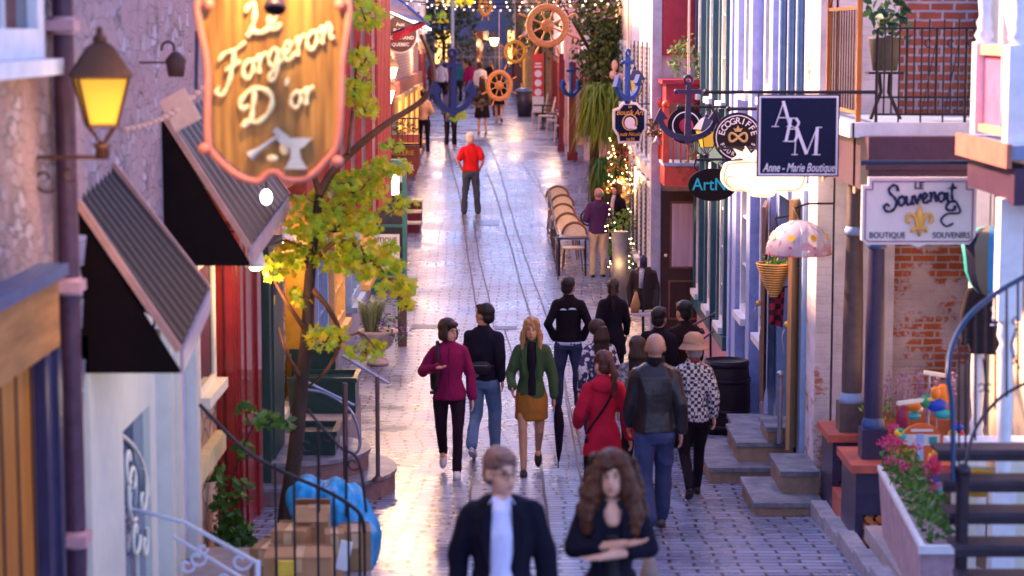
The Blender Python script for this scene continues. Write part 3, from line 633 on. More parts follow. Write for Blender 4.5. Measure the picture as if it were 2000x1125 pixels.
# R4 with brown door facing the camera
f4r = Fac(-1, 2.46)
t = bld('white_corner_house', 'white stucco corner house with brown glazed door facing down the street', f4r, 35.6, 44.6, 9, M('warm_white_stucco', (.66, .58, .66), .7, bump=.2, bscale=40), z0=-.4, depth=5)
dr = part('door', MB().box(2.48, 3.2, 35.52, 35.597, .2, 2.56), M('chocolate_paint', (.06, .022, .018), .45), t)
mb = MB(); mb.box(2.62, 3.16, 35.5, 35.519, 1.28, 1.31).box(2.62, 3.16, 35.5, 35.519, 2.36, 2.4).box(2.62, 2.65, 35.5, 35.519, 1.31, 2.36).box(3.13, 3.16, 35.5, 35.519, 1.31, 2.36).box(2.6, 3.16, 35.5, 35.519, .42, .45).box(2.6, 3.16, 35.5, 35.519, 1.05, 1.08).box(2.6, 2.63, 35.5, 35.519, .45, 1.05).box(3.13, 3.16, 35.5, 35.519, .45, 1.05)
part('moulding', mb, M('worn_brown_edge', (.2, .09, .06), .5), dr)
pn = part('pane', MB().box(2.652, 3.128, 35.505, 35.518, 1.312, 2.358), M('curtained_glass', (.6, .42, .5), .12, var=.25, scale=1.2, stretch=(6, 1, .4), bump=0), dr)
part('handle', MB().ell((2.55, 35.47, 1.5), .03), CREAM, dr)
part('white_jamb', MB().box(2.3, 2.459, 35.5, 35.9, 0, 9), M('grey_blue_jamb', (.4, .4, .52), .6), t)
for i, y in enumerate(np.arange(36.3, 44.2, 1.35)):
    window(t, f4r, y, y + .62, 2.95, 5.0, WHITE, GL, 0, 2, .08, .05, shut=M('dark_blue_shutter', (.025, .04, .1), .5)); window(t, f4r, y, y + .62, .95, 2.55, WHITE, GL, 0, 2, .08, .05, shut=MATS['dark_blue_shutter'])
# far right
prev = 44.62
for k, (nm, lab, y1, X, z1, mt, fr_, z0w) in enumerate([('cream_house', 'right house behind the hanging greenery with warm window', 51.5, 2.45, 7.5, M('cream_wall', (.6, .5, .42), .8), MAROON, 1.6),
        ('maroon_cafe', 'right cafe with maroon posts beside the wicker chairs', 59, 1.95, 6.2, M('pink_plaster', (.58, .36, .38), .8), MAROON, 2.6), ('pink_house', 'far right pink plaster house behind the red banner', 76, 1.45, 6.8, M('rose_plaster', (.6, .38, .42), .8), MAROON, 2.9),
        ('amber_shop', 'far right shop front glowing amber', 92, .55, 7.5, M('tan_wall', (.42, .28, .16), .8), MATS['ochre_frame'], 3.0), ('brown_far_house', 'furthest right brown house under the trees', 112, .1, 9, M('umber_wall', (.22, .12, .1), .8), MAROON, 3.2)]):
    fk = Fac(-1, X); t = bld(nm, lab, fk, prev, y1, z1, mt, cat='house')
    for y in np.arange(prev + .6, y1 - 1.6, 2.6):
        window(t, fk, y, y + 1.5, z0w, z0w + 1.5, fr_, GLF if (k == 3 or random.random() < .5) else GL, 1, 1, .14, .1, 'shop_window'); window(t, fk, y, y + 1.1, z0w + 2.1, z0w + 3.4, WHITE, GL, 1, 2, .1, .07)
    prev = y1 + .02
# ================================================================ lanterns
def lantern(name, label, base, h, lit, wall_dx, group='wall lanterns along the street', amber=True, col=None, body=None):
    """four-sided tapered lantern standing on a wrought bracket; base = foot of the lantern; h = total height"""
    x, y, z = base; t = T(name, label, 'lantern', base, group); k = h; bm = body or M('aged_black_lantern', (.05, .03, .025), .5, .3)
    def sq(r, zz, rot=.3): return [V((x + r * k * math.cos(PI / 2 * j + PI / 4 + rot), y + r * k * math.sin(PI / 2 * j + PI / 4 + rot), z + zz * k)) for j in range(4)]
    a, b_, c, d, e = sq(.15, .26), sq(.27, .62), sq(.32, .64), sq(.14, .86), sq(.07, .9)
    def fr(lo, hi): return [(i, (i + 1) % 4, 4 + (i + 1) % 4, 4 + i) for i in range(4)]
    gm = LAMP if lit else LAMPD
    mbg = MB().add([p for p in sq(.14, .262)] + [p for p in sq(.26, .618)], fr(0, 0)); part('lamp_glass', mbg, gm, t)
    mb = MB(); mb.add(c + d, fr(0, 0)); mb.add(d + e, fr(0, 0)); mb.add(b_ + c, fr(0, 0)); mb.add(e, [(0, 1, 2, 3)])
    mb.add(b_, [(0, 1, 2, 3)])
    mb.lathe([(.05 * k, 0), (.06 * k, .03 * k), (.03 * k, .06 * k), (.025 * k, .1 * k), (0, .13 * k)], (x, y, z + .9 * k), 10); part('lamp_roof', mb, bm, t)
    mb = MB()
    for i in range(4):
        mb.bar(a[i], b_[i], .018 * k); mb.bar(a[i], a[(i + 1) % 4], .02 * k); mb.bar(a[i], (x, y, z + .1 * k), .014 * k)
    mb.lathe([(.0, .0), (.05 * k, .0), (.05 * k, .08 * k), (.08 * k, .1 * k), (.03 * k, .13 * k), (.0, .14 * k)], (x, y, z), 10); part('lamp_cage', mb, bm, t)
    if wall_dx:
        s_ = 1 if wall_dx > 0 else -1; L_ = abs(wall_dx); mb = MB(); mb.bar((x, y, z + .01), (x + wall_dx, y, z + .01), .022, .022)
        mb.tube(spiral((x + s_ * L_ * .7, y, z - .13 * k - .02), X_, Z_, .02, .11 * k, 0, 5.5, 16), .009, 6)
        mb.tube(spiral((x + s_ * L_ * .4, y, z - .08 * k - .02), X_, Z_, .01, .07 * k, 0, 5.5, 14), .008, 6)
        mb.bar((x + wall_dx - s_ * .01, y, z - .35 * k), (x + wall_dx - s_ * .01, y, z + .12 * k), .03, .03); part('bracket', mb, bm, t)
    return t
p = P(200, 300, 12.0); p = V((p.x, 12.0, p.z - .03))
lantern('wall_lantern', 'large amber paned lantern on scrolled bracket before the near left stone house', (p.x, p.y, p.z), .72, False, -.46, body=M('warm_brown_metal', (.07, .03, .02), .5, .3))
q = P(755, 222, 36); lantern('wall_lantern', 'brightly glowing lantern low on the left beside the maple branch', (q.x, 36, q.z), .62, True, -.5)
lamp((q.x + .1, 35.6, q.z + .3), (1, .6, .28), 50, .15)
q = P(764, 168, 40); lantern('wall_lantern', 'glowing lantern just above and behind the brightest left one', (q.x, 40, q.z), .55, True, -.45)
lamp((q.x + .1, 39.6, q.z + .3), (1, .6, .28), 40, .15)
q = P(1240, 205, 36); lantern('wall_lantern', 'blue roofed amber lantern above the crest shaped navy sign', (q.x, 36.2, q.z), .66, False, .3, body=M('navy_lantern_metal', (.02, .03, .08), .4, .3))
q = P(1380, 312, 28); lantern('wall_lantern', 'amber lantern between the violet anchor and the round sign', (q.x, 28, q.z), .62, False, .5, body=MATS['navy_lantern_metal'])
q = P(1372, 462, 34.6)
lantern('wall_lantern', 'tiny lit lantern beside the brown glazed door', (3.1, 35.2, 2.12), .26, True, 0)
q = P(965, 100, 72); lantern('wall_lantern', 'far bright lantern left of the small ship wheel', (q.x, 72, q.z), .7, True, .3); lamp((q.x - .2, 71, q.z + .3), (1, .65, .3), 25, .2)
lamp((p.x + .15, 11.7, p.z + .1), (1, .6, .25), 4, .3)
for q_ in ((-2.0, 47, 4.4), (-2.2, 56, 4.6), (-2.3, 68, 4.8), (.1, 78, 4.9), (1.2, 63, 4.8), (-2.1, 30.5, 3.3), (-2.1, 34.5, 3.3)): lamp(q_, (1, .55, .25), 26, .12)  # added warm fill lights without fittings, along shopfronts and the far street
# pendant lamps on the left
def pendant(label, px, py, D, r, lit=True):
    c = P(px, py, D); t = T('pendant_lamp', label, 'lamp', c, 'cone lamps under the left awnings')
    part('shade', MB().lathe([(.02, .16), (.05, .15), (r * .75, .05), (r, 0), (r * .93, 0), (r * .7, .045)], c, 20), M('enamel_shade', (.8, .68, .58), .35), t)
    part('bulb', MB().ell(c + V((0, 0, -.005)), (r * .6, r * .6, .035)), LAMP if lit else WHITE, t)
    part('arm', MB().tube(cat_([c + V((0, 0, .15)), c + V((0, 0, .24)), c + V((-.12, .0, .3)), c + V((-.3, 0, .28))], 5), .009, 6), IRON, t)
    if lit: lamp(c - V((0, 0, .12)), (1, .6, .32), 7, .1)
pendant('white cone lamp glowing above the red pilaster', 500, 520, 18.2, .1); pendant('pale cone lamp glowing through the maple leaves', 556, 470, 24, .13)
pendant('added unlit cone lamp under the near awning over the white doorway', 300, 690, 13.9, .08, False); lamp((-1.8, 14.4, 2.85), (1, .8, .5), 2.2, .25)  # unseen pendant and its separate fill light, added to warm the white doorway
t = T('bulb_lamp', 'bare bulb hanging in front of the far corrugated awning', 'lamp', P(520, 385, 15.8)); c = P(520, 385, 15.8)
part('bulb', MB().ell(c, (.045, .045, .06)), EM('cool_bulb', (.8, .85, 1), 1.4, (.8, .8, .85)), t); part('cord', MB().cyl(c + V((0, 0, .05)), c + V((0, 0, .7)), .006), IRON, t)
c = P(522, 575, 21.2)
t = T('bell_lantern', 'dark bell shaped unlit lantern on the green pilaster', 'lantern', c); part('cap', MB().lathe([(.1, 0), (.1, .1), (.07, .22), (.02, .3), (0, .3)], c, 16), NAVY, t); part('glass', MB().lathe([(.075, -.1), (.08, -.002)], c, 12), LAMPD, t)
part('bracket', MB().bar(c + V((0, 0, .2)), c + V((-.25, 0, .2)), .03), IRON, t)
# ================================================================ big wooden sign (left)
D = 12.3; sc = D / F * 1.005
def Q(px, py, dd=D): return P(px, py, dd)
c0 = Q(530, 190); t = T('carved_wooden_sign', 'large varnished wooden sign in coral frame with gold script lettering', 'sign', c0)
out = [(402, -40), (668, -40), (672, 130), (664, 275), (640, 318), (600, 352), (562, 352), (545, 340), (515, 342), (495, 358), (455, 345), (415, 310), (400, 275), (402, 130)]
def outl(off):
    cx, cy = 533, 130; res = []
    for x, y in out:
        dx, dy = x - cx, y - cy; res.append(((x - cx + (off if dx > 0 else -off)) * sc, -(y - cy + (off if dy > 0 else -off)) * sc))
    return res
o = Q(533, 130); inner = [(p.x, p.y) for p in cat_(outl(-13), 4, True)]
part('board', MB().prism(inner, o, X_, Z_, V((0, .05, 0))), M('honey_wood', (.2, .065, .008), .4, var=.45, scale=2.2, stretch=(7, 1, .5), col2=(.5, .25, .05), coat=.2), t)
path = [o + V((p.x, -.02, p.y)) for p in cat_(outl(-6), 5, True)]
fm = MB().tube(path, .022, 8, closed=True); part('frame', fm, M('coral_frame', (.62, .19, .13), .45), t)
for px, py in ((408, 8), (664, 8), (400, 290), (660, 315)): part('rosette', MB().lathe([(.0, .0), (.03, .0), (.035, .015), (.018, .03), (0, .035)], Q(px, py, D - .05), 14, Matrix.Rotation(PI / 2, 3, 'X')), MATS['coral_frame'], t)
GS = M('gold_leaf_script', (.95, .78, .42), .35, .1, var=.08)
ax = V((math.cos(.27), 0, math.sin(.27))); ay = V((-math.sin(.2) * 0.2, 0, 1)); k = sc
part('lettering', script_mb('Le', Q(482, 72, D - .03), ax, ay, 62 * k, .015), GS, t)
part('lettering', script_mb('Forgeron', Q(428, 178, D - .03), V((math.cos(.42), 0, math.sin(.42))), Z_, 68 * k, .012), GS, t)
part('lettering', script_mb("D", Q(476, 246, D - .03), ax, Z_, 66 * k, .015), GS, t)
part('lettering', script_mb("'or", Q(556, 216, D - .03), ax, Z_, 62 * k, .012), GS, t)
bh = M('pewter_relief', (.5, .47, .42), .4, .4)
mb = MB().tube([Q(488, 305, D - .04), Q(505, 293, D - .04), Q(548, 262, D - .04)], [.035, .018, .012], 10).bar(Q(536, 252, D - .04), Q(562, 272, D - .04), .03, .035)
part('hammer', mb, bh, t)
mb = MB().add([], []); mb.prism([(x * k, -y * k) for x, y in [(-35, -32), (35, -32), (20, -16), (10, -10), (12, 8), (24, 28), (-20, 28), (-8, 8), (-8, -12), (-26, -20)]], Q(575, 302, D - .06), X_, Z_, V((0, .05, 0)))
part('anvil', mb, bh, t); part('coin', MB().ell(Q(556, 290, D - .03), (.03, .015, .04)).ell(Q(532, 309, D - .03), (.035, .015, .022)), GS, t)
part('hanger', MB().tube([Q(430, -60), Q(430, -40)], .008).tube([Q(640, -60), Q(640, -40)], .008).tube([V((-2.65, D, Q(0, -62).z)), V((Q(660, 0).x, D, Q(0, -62).z))], .018), IRON, t)
c = Q(537, 14, 11.9); t = T('sign_spotlight', 'dark shaded spotlight in front of the wooden sign', 'spotlight', c)
part('hood', MB().lathe([(.0, .09), (.035, .085), (.062, .0), (.058, -.02), (.05, -.02)], c, 18, Matrix.Rotation(R(-30), 3, 'X')), M('plum_metal', (.06, .035, .05), .4, .3), t)
part('arm', MB().tube([c + V((0, 0, .06)), c + V((0, .1, .25)), c + V((0, .35, .3))], .01), IRON, t)
spot(c + V((0.02, -.3, .55)), Q(533, 170), (1, .66, .32), 40, R(105), r=.08)
# small hanging plate and its chain, plus a little wall lantern on the limewash
c = P(352, 215, 14.9); t = T('hanging_plate', 'small blank coral plate hanging from a chain over the left awning', 'sign', c)
part('plate', MB().obox(c, (.2, .02, .24), Matrix.Rotation(R(-28), 3, 'Y')), M('peach_plate', (.75, .45, .35), .4), t)
mb = MB(); a, b_ = P(245, 252, 14.5), P(395, 172, 15.1)
for i in range(15):
    pt = a.lerp(b_, i / 14) - V((0, 0, .06 * math.sin(PI * i / 14))); mb.ell(pt, (.03, .012, .02), n=8, k=5)
part('chain', mb, MATS['peach_plate'], t); part('hook', MB().tube([P(385, 60, 15.1), P(383, 175, 15.1)], .014), NAVY, t)
c = P(344, 150, 15.2); t = T('iron_wall_hook', 'little dark iron lantern hook on the left limewashed wall', 'bracket', c)
part('cup', MB().lathe([(.0, 0), (.055, 0), (.075, .12), (.03, .17), (0, .18)], c, 12), M('brown_iron', (.08, .035, .03), .6), t); part('hook', MB().tube(spiral(c + V((-.05, 0, .2)), X_, Z_, .04, .05, -.5, 3.5, 10), .01), MATS['brown_iron'], t)
part('arm', MB().bar(c + V((0, 0, .1)), V((-2.62, 15.2, c.z + .1)), .015), MATS['brown_iron'], t)
# ================================================================ signs on the right
def bar_sign(t, z, x0, x1, y, r=.018): part('bracket', MB().cyl((x0, y, z), (x1, y, z), r).ell((x0, y, z), r * 1.7), IRON, t)
D = 18.9; k = D / F * 1.0
def glyph_strokes(mb, o, strokes, s, y=.006):
    for i, (x0, y0, x1, y1, w0) in enumerate(strokes):
        a = o + V((x0 * s, -.001 * i, y0 * s)); b2 = o + V((x1 * s, -.001 * i, y1 * s)); mb.bar(a, b2, w0 * s, .006 + .0011 * i, up=(0, 1, 0))
    return mb
c = P(1559, 265, D); hw = 80 * k; t = T('blue_shop_sign', 'square navy sign with interlaced white initials above slanted shop name', 'sign', c)
part('board', MB().box(c.x - hw, c.x + hw, D, D + .04, c.z - hw, c.z + hw), M('navy_sign_face', (.002, .006, .04), .45, var=.1, bump=0, spec=.15), t)
mb = MB(); a, b_ = hw - .012, hw - .028
mb.box(c.x - a, c.x + a, D - .006, D - .001, c.z + b_, c.z + a).box(c.x - a, c.x + a, D - .006, D - .001, c.z - a, c.z - b_).box(c.x - a, c.x - b_, D - .006, D - .001, c.z - b_, c.z + b_).box(c.x + b_, c.x + a, D - .006, D - .001, c.z - b_, c.z + b_)
SW = M('sign_white', (.75, .72, .82), .5, var=.04, bump=0); part('border', mb, SW, t)
mb = MB(); y0 = D - .008
A_ = [(.0, .0, .28, 0, .03), (.55, 0, .8, 0, .03), (.13, 0, .45, .95, .035), (.42, .95, .7, 0, .11), (.24, .33, .6, .33, .035)]
B_ = [(0, 0, .3, 0, .03), (.12, 0, .3, .9, .11), (.2, .9, .5, .9, .035), (.5, .9, .62, .72, .1), (.62, .72, .5, .5, .08), (.2, .48, .5, .48, .035), (.5, .5, .6, .3, .1), (.6, .3, .46, .02, .09), (.2, .0, .46, 0, .035)]
M_ = [(-.02, 0, .2, 0, .03), (.09, 0, .14, .95, .035), (.14, .95, .5, .02, .11), (.5, .02, .86, .95, .035), (.86, .95, .82, 0, .11), (.7, 0, .98, 0, .03), (.02, .95, .16, .95, .03), (.84, .95, 1.02, .95, .03)]
glyph_strokes(mb, P(1507, 247, y0), A_, 52 * k); glyph_strokes(mb, P(1529, 276, y0 - .01), B_, 50 * k); glyph_strokes(mb, P(1547, 302, y0 - .02), M_, 56 * k)
part('lettering', mb, SW, t); part('lettering', text_mb('Anne - Marie Boutique', 24 * k, P(1560, 328, y0), shear=.35, offs=.001, sx=.63), SW, t)
part('bracket', MB().cyl((P(1380, 200, D).x, D + .02, c.z + hw + .02), (3.2, D + .02, c.z + hw + .02), .016).ell((P(1380, 200, D).x, D + .02, c.z + hw + .02), .03).tube([P(1385, 203, D), P(1398, 222, D), P(1405, 240, D)], .012), IRON, t)
# lit cream sign behind
D = 20.6; k = D / F; c = P(1492, 350, D); t = T('glowing_shop_sign', 'glowing white bulging signboard topped by a maple leaf', 'sign', c)
GLOWS = EM('lit_sign_face', (1, .78, .52), .2); oo = P(1492, 350, D)
sh = [(-82, 5), (-80, -20), (-60, -34), (60, -34), (80, -20), (84, 2), (70, 22), (28, 24), (16, 34), (-20, 34), (-34, 24), (-64, 22)]
part('board', MB().prism([(p.x, p.y) for p in cat_([(x * k, -y * k) for x, y in sh], 4, True)], oo, X_, Z_, V((0, .08, 0))), GLOWS, t)
lf = [(0, -66), (8, -50), (20, -54), (18, -40), (34, -44), (28, -30), (-28, -30), (-46, -42), (-62, -38), (-50, -46), (-60, -60), (-40, -52), (-36, -64), (-24, -48)]
part('maple_leaf', MB().prism([(x * k, -y * k) for x, y in lf], oo + V((0, .02, 0)), X_, Z_, V((0, .05, 0))), GLOWS, t)
part('outline', MB().tube([oo + V((p.x * .93, -.004, p.y * .93)) for p in cat_([(x * k, -y * k) for x, y in sh], 4, True)], .006, 6, closed=True), M('rose_line', (.7, .35, .2), .5), t)
part('lettering', MB().tube(spiral(P(1430, 350, D), X_, Z_, .02, .085, 1.2, 5.4, 12), .008, 6), M('pale_amber_letters', (.8, .55, .3), .5), t)
lamp(oo - V((0, .45, .35)), (1, .75, .5), 5, .15)
t.children
bar_sign(t, P(0, 290, D).z, P(1405, 290, D).x, 3.0, D + .04, .012)
# round sign
D = 23.2; k = D / F; c = P(1441, 268, D); r = 48 * k; t = T('round_shop_sign', 'round dark sign with white ring and gold looped emblem', 'sign', c); Rx = Matrix.Rotation(PI / 2, 3, 'X')
part('disc', MB().lathe([(0, 0), (r, 0), (r, -.04), (0, -.04)], c, 40, Rx, False), M('aubergine_face', (.015, .006, .012), .5, bump=0, spec=.15), t)
part('ring', MB().lathe([(r * .86, .001), (r * .86, .006), (r * .9, .006), (r * .9, .001)], c, 40, Rx, False), SW, t)
def arc_text(txt, cc, rad, a0, a1, size, par, mat, flip=False, D_=None):
    mb = MB(); n = len(txt)
    for i, ch in enumerate(txt):
        if ch == ' ': continue
        a = a0 + (a1 - a0) * i / (n - 1); rot = Matrix.Rotation(-(a - PI / 2) * 1.0 if not flip else -(a + PI / 2), 3, 'Y')
        g = text_mb(ch, size, cc + V((rad * math.cos(a), -.008, rad * math.sin(a))), rot, offs=.001); mb.add(g.v, g.f)
    part('lettering', mb, mat, par)
arc_text('ECOGRIFFE', c, r * .66, R(165), R(15), r * .36, t, SW); arc_text('FOURRURES', c, r * .7, R(205), R(335), r * .22, t, SW, True)
mb = MB().tube([c + V((r * .36 * math.sin(a), -.012, r * .17 * math.sin(2 * a))) for a in [i * PI / 16 for i in range(32)]], .014, 8, closed=True)
mb.prism([(0, .06), (.02, .02), (.05, .03), (.03, -.01), (-.03, -.01), (-.05, .03), (-.02, .02)], c + V((0, -.012, r * .26)), X_, Z_, V((0, .008, 0)))
part('emblem', mb, M('dull_gold', (.55, .38, .16), .5), t); bar_sign(t, c.z + r + .04, c.x - .1, 3.0, D)
# oval teal lettered sign
D = 25.6; k = D / F; c = P(1392, 361, D); t = T('oval_shop_sign', 'black oval sign with turquoise lettering', 'sign', c)
n = 40; part('board', MB().prism([(48 * k * math.cos(2 * PI * i / n), 32 * k * math.sin(2 * PI * i / n)) for i in range(n)], c, X_, Z_, V((0, .04, 0))), M('black_sign', (.008, .003, .006), .5, bump=0, spec=.15), t)
part('lettering', text_mb('ArtNi', 34 * k, c + V((-.02, -.008, 0)), sx=.9, offs=.0015), M('turquoise', (.01, .5, .6), .5, bump=0, var=0), t)
part('bracket', MB().cyl(c + V((-.2, 0, .3)), (3.0, D, c.z + .3), .014).tube([c + V((-.2, 0, .3)), c + V((-.22, 0, .22)), c + V((-.18, 0, .17))], .01).tube(spiral(c + V((.1, 0, .25)), X_, Z_, .01, .06, 0, 6, 12), .006), IRON, t)
# crest sign
D = 35.9; k = D / F; c = P(1230, 240, D); t = T('crest_sign', 'navy crest shaped sign with pale border, gold script and white swan shape', 'sign', c)
cr_ = [(-33, 12), (-33, -26), (-22, -30), (-14, -40), (14, -40), (22, -30), (33, -26), (33, 12), (24, 26), (22, 40), (-22, 40), (-24, 26)]
part('border', MB().prism([(x * k, -y * k) for x, y in cr_], c, X_, Z_, V((0, .05, 0))), WHITE, t)
part('board', MB().prism([(x * k * .86, -y * k * .88) for x, y in cr_], c + V((0, -.01, 0)), X_, Z_, V((0, .008, 0))), M('navy_sign_face', ()) if 0 else MATS['navy_sign_face'], t)
part('ring', MB().tube([c + V((14 * k * math.cos(a), -.016, 15 * k * math.sin(a) + .01)) for a in [i * PI / 12 for i in range(24)]], .012, 6, closed=True), MATS['dull_gold'], t)
part('swan', MB().ell(c + V((0, -.016, 0)), (.09, .01, .1)).ell(c + V((.07, -.02, -.08)), (.05, .01, .03)), SW, t)
for s_, yy, z_ in (('Le', -32, 8), ('Boutik Art', -20, 13), ('Louis Nicolas', 22, 9.5), ('1679', 33, 9)): part('lettering', text_mb(s_, z_ * k * 1.15, c + V((0, -.014, -yy * k)), shear=.3, sx=.82), GOLD, t)
# souvenoit board
D = 16.9; k = D / F; c = P(1795, 412, D); t = T('cream_souvenir_sign', 'cream board with navy script and gold fleur-de-lis hanging under the porch', 'sign', c)
sh = [(-112, 58), (-112, -50), (-100, -50), (-100, -66), (100, -66), (100, -50), (112, -50), (112, 58), (100, 66), (14, 66), (0, 72), (-14, 66), (-100, 66)]
CB = M('cream_sign_board', (.72, .68, .66), .45, var=.05, bump=0)
part('board', MB().prism([(x * k, -y * k) for x, y in sh], c, X_, Z_, V((0, .045, 0))), CB, t)
cc = [(-105, 55), (-105, -42), (-92, -42), (-92, -58), (92, -58), (92, -42), (105, -42), (105, 55), (98, 60), (-98, 60)]
mb = MB(); [mb.bar(c + V((a[0] * k, -.004, -a[1] * k)), c + V((b2[0] * k, -.004, -b2[1] * k)), .008) for a, b2 in zip(cc, cc[1:] + cc[:1])]
part('border_line', mb, M('plum_line', (.25, .06, .14), .5), t)
NV = M('navy_letters', (.02, .015, .07), .5, bump=0)
part('lettering', script_mb('Souvenoit', P(1728, 402, D - .012), X_, Z_, 37 * k, .0105, wob=[0, .02, .06, .1, .16, .2, .22, .22, .25]), NV, t)
part('lettering', text_mb('LE', 19 * k, P(1795, 363, D - .006), offs=.002), NV, t)
part('lettering', text_mb('BOUTIQUE', 17 * k, P(1733, 460, D - .006), sx=.84), NV, t); part('lettering', text_mb('SOUVENIRS', 17 * k, P(1858, 460, D - .006), sx=.84), NV, t)
def curl(px, py, s_, a0, a1): return MB().tube(spiral(P(px, py, D - .01), X_ * s_, Z_, .02, .1, a0, a1, 16), .009, 6)
part('flourish', MB().tube(cat_([P(1868, 395, D - .01), P(1875, 415, D - .01), P(1850, 418, D - .01), P(1838, 430, D - .01), P(1848, 442, D - .01), P(1862, 436, D - .01)], 5), .009, 6), NV, t)
FD = P(1796, 430, D - .02); mb = MB().loft([(FD.x, FD.y, FD.z - .13, .01, .008), (FD.x, FD.y, FD.z - .05, .022, .014), (FD.x, FD.y, FD.z + .05, .03, .018), (FD.x, FD.y, FD.z + .13, .003, .004)], 10)
for s_ in (-1, 1): mb.tube(cat_([FD + V((s_ * .015, 0, -.06)), FD + V((s_ * .04, 0, .03)), FD + V((s_ * .085, 0, .045)), FD + V((s_ * .1, 0, .0)), FD + V((s_ * .075, 0, -.02))], 4), [.014] * 17, 8).ell(FD + V((s_ * .055, 0, -.085)), .016)
mb.bar(FD + V((-.06, 0, -.06)), FD + V((.06, 0, -.06)), .02); part('fleur_de_lis', mb, GOLD, t)
zt = P(0, 318, D).z; part('bracket', MB().cyl((P(1688, 0, D).x, D + .02, zt), (P(1920, 0, D).x, D + .02, zt), .02).tube([P(1920, 318, D), P(1915, 340, D), P(1925, 355, D)], .012), M('dark_blue_iron', (.015, .03, .07), .4, .3), t)
# ================================================================ signs on the left and far
D = 43; k = D / F; c = P(778, 318, D); t = T('jewellery_sign', 'dark red shield shaped sign with gold and white lettering under the flower box', 'sign', c)
part('board', MB().prism([(x * k, -y * k) for x, y in [(-42, -34), (42, -34), (42, 5), (34, 24), (14, 34), (-42, 30)]], c, X_, Z_, V((0, .05, 0))), M('brick_red_sign', (.2, .035, .03), .4, bump=0), t)
part('lettering', text_mb('JOAILLERIE', 13 * k, c + V((0, -.006, 19 * k))), GOLD, t); part('lettering', text_mb('IER', 17 * k, c + V((.2, -.006, -10 * k)), offs=.002), SW, t)
bar_sign(t, c.z + 36 * k, -2.6, c.x + .42, D)
c = P(777, 260, 42.6); t = T('flower_box', 'dark iron flower box with small red and green plants above the red sign', 'flower box', c); FB = t
part('box', MB().box(c.x - .42, c.x + .42, 42.4, 42.8, c.z - .18, c.z - .02), M('rust_box', (.3, .06, .04), .5), t)
mb = MB(); [mb.bar((c.x - .42 + i * .105, 42.35, c.z - .18), (c.x - .42 + i * .105, 42.35, c.z + .3), .012) for i in range(9)]; mb.bar((c.x - .44, 42.35, c.z + .3), (c.x + .44, 42.35, c.z + .3), .03); part('railing', mb, IRON, t)
c = P(757, 358, 38); t = T('lit_box_sign', 'glowing white box sign hanging over the teal bay window', 'sign', c)
part('box', MB().box(c.x - .2, c.x + .2, 37.9, 38.0, c.z - .2, c.z + .16), EM('lit_box', (1, .85, .7), 1.6), t); part('emblem', MB().tube(spiral(V((c.x, 37.88, c.z + .03)), X_, Z_, .02, .09, 0, 5, 12), .014, 6), M('red_emblem', (.6, .08, .05), .5), t); bar_sign(t, c.z + .2, -2.63, c.x + .22, 37.95)
c = P(745, 493, 39); k = 39 / F; t = T('white_lettered_board', 'white board lettered boutique sculpture et art in front of the teal bay', 'sign', c)
part('board', MB().box(c.x - .33, c.x + .33, 39, 39.04, c.z - .33, c.z + .33), WHITE, t)
for i, s_ in enumerate(('BOUTIQUE', 'SCULPTURE', 'ET', 'ART')): part('lettering', text_mb(s_, 15 * k, V((c.x, 38.99, c.z + .22 - i * .145)), sx=.82), NV, t)
D = 45; k = D / F; c = P(782, 66, D); t = T('oval_food_sign', 'brown oval sign with white lettering and pale rim behind the flags', 'sign', c)
part('rim', MB().prism([(34 * k * math.cos(2 * PI * i / n), 38 * k * math.sin(2 * PI * i / n)) for i in range(n)], c, X_, Z_, V((0, .05, 0))), WHITE, t)
part('board', MB().prism([(31 * k * math.cos(2 * PI * i / n), 35 * k * math.sin(2 * PI * i / n)) for i in range(n)], c + V((0, -.012, 0)), X_, Z_, V((0, .01, 0))), M('plum_brown', (.12, .05, .06), .5), t)
for i, (s_, z_) in enumerate((('Aux', 10), ('ROIS', 13), ('GOURMAND', 9), ('QUEBEC', 9))): part('lettering', text_mb(s_, z_ * k, c + V((0, -.018, (18 - i * 13) * k)), offs=.002), SW, t)
bar_sign(t, c.z + 40 * k, -2.6, c.x + .4, D)
D = 70; k = D / F; c = P(1051, 160, D); t = T('red_banner', 'tall red vertical banner with round white emblems on the far right', 'banner', c)
part('cloth', MB().box(c.x - 11 * k, c.x + 11 * k, D, D + .02, c.z - 28 * k, c.z + 55 * k), M('banner_red', (.55, .06, .05), .6, bump=0), t); part('white_foot', MB().box(c.x - 11 * k, c.x + 11 * k, D, D + .02, c.z - 56 * k, c.z - 28.1 * k), WHITE, t)
part('emblem', MB().lathe([(0, 0), (7 * k, 0)], c + V((0, -.006, 16 * k)), 16, Rx, False).lathe([(0, 0), (7 * k, 0)], c + V((0, -.006, -2 * k)), 16, Rx, False).lathe([(0, 0), (7 * k, 0)], c + V((0, -.006, -20 * k)), 16, Rx, False).box(c.x - 6 * k, c.x + 6 * k, D - .006, D - .002, c.z + 34 * k, c.z + 37 * k).box(c.x - 7 * k, c.x + 7 * k, D - .006, D - .002, c.z + 28 * k, c.z + 31 * k), SW, t)
part('pole', MB().cyl((c.x + 13 * k, D, gz(D)), (c.x + 13 * k, D, c.z + 58 * k), .025), IRON, t)
c = P(1155, 270, 52); t = T('menu_board', 'tall white photo board beside the maroon cafe post', 'sign', V((c.x, 52, gz(52)))); k = 52 / F
part('board', MB().box(c.x - 14 * k, c.x + 14 * k, 52, 52.05, c.z - 44 * k, c.z + 44 * k), M('board_white', (.6, .52, .58), .5), t)
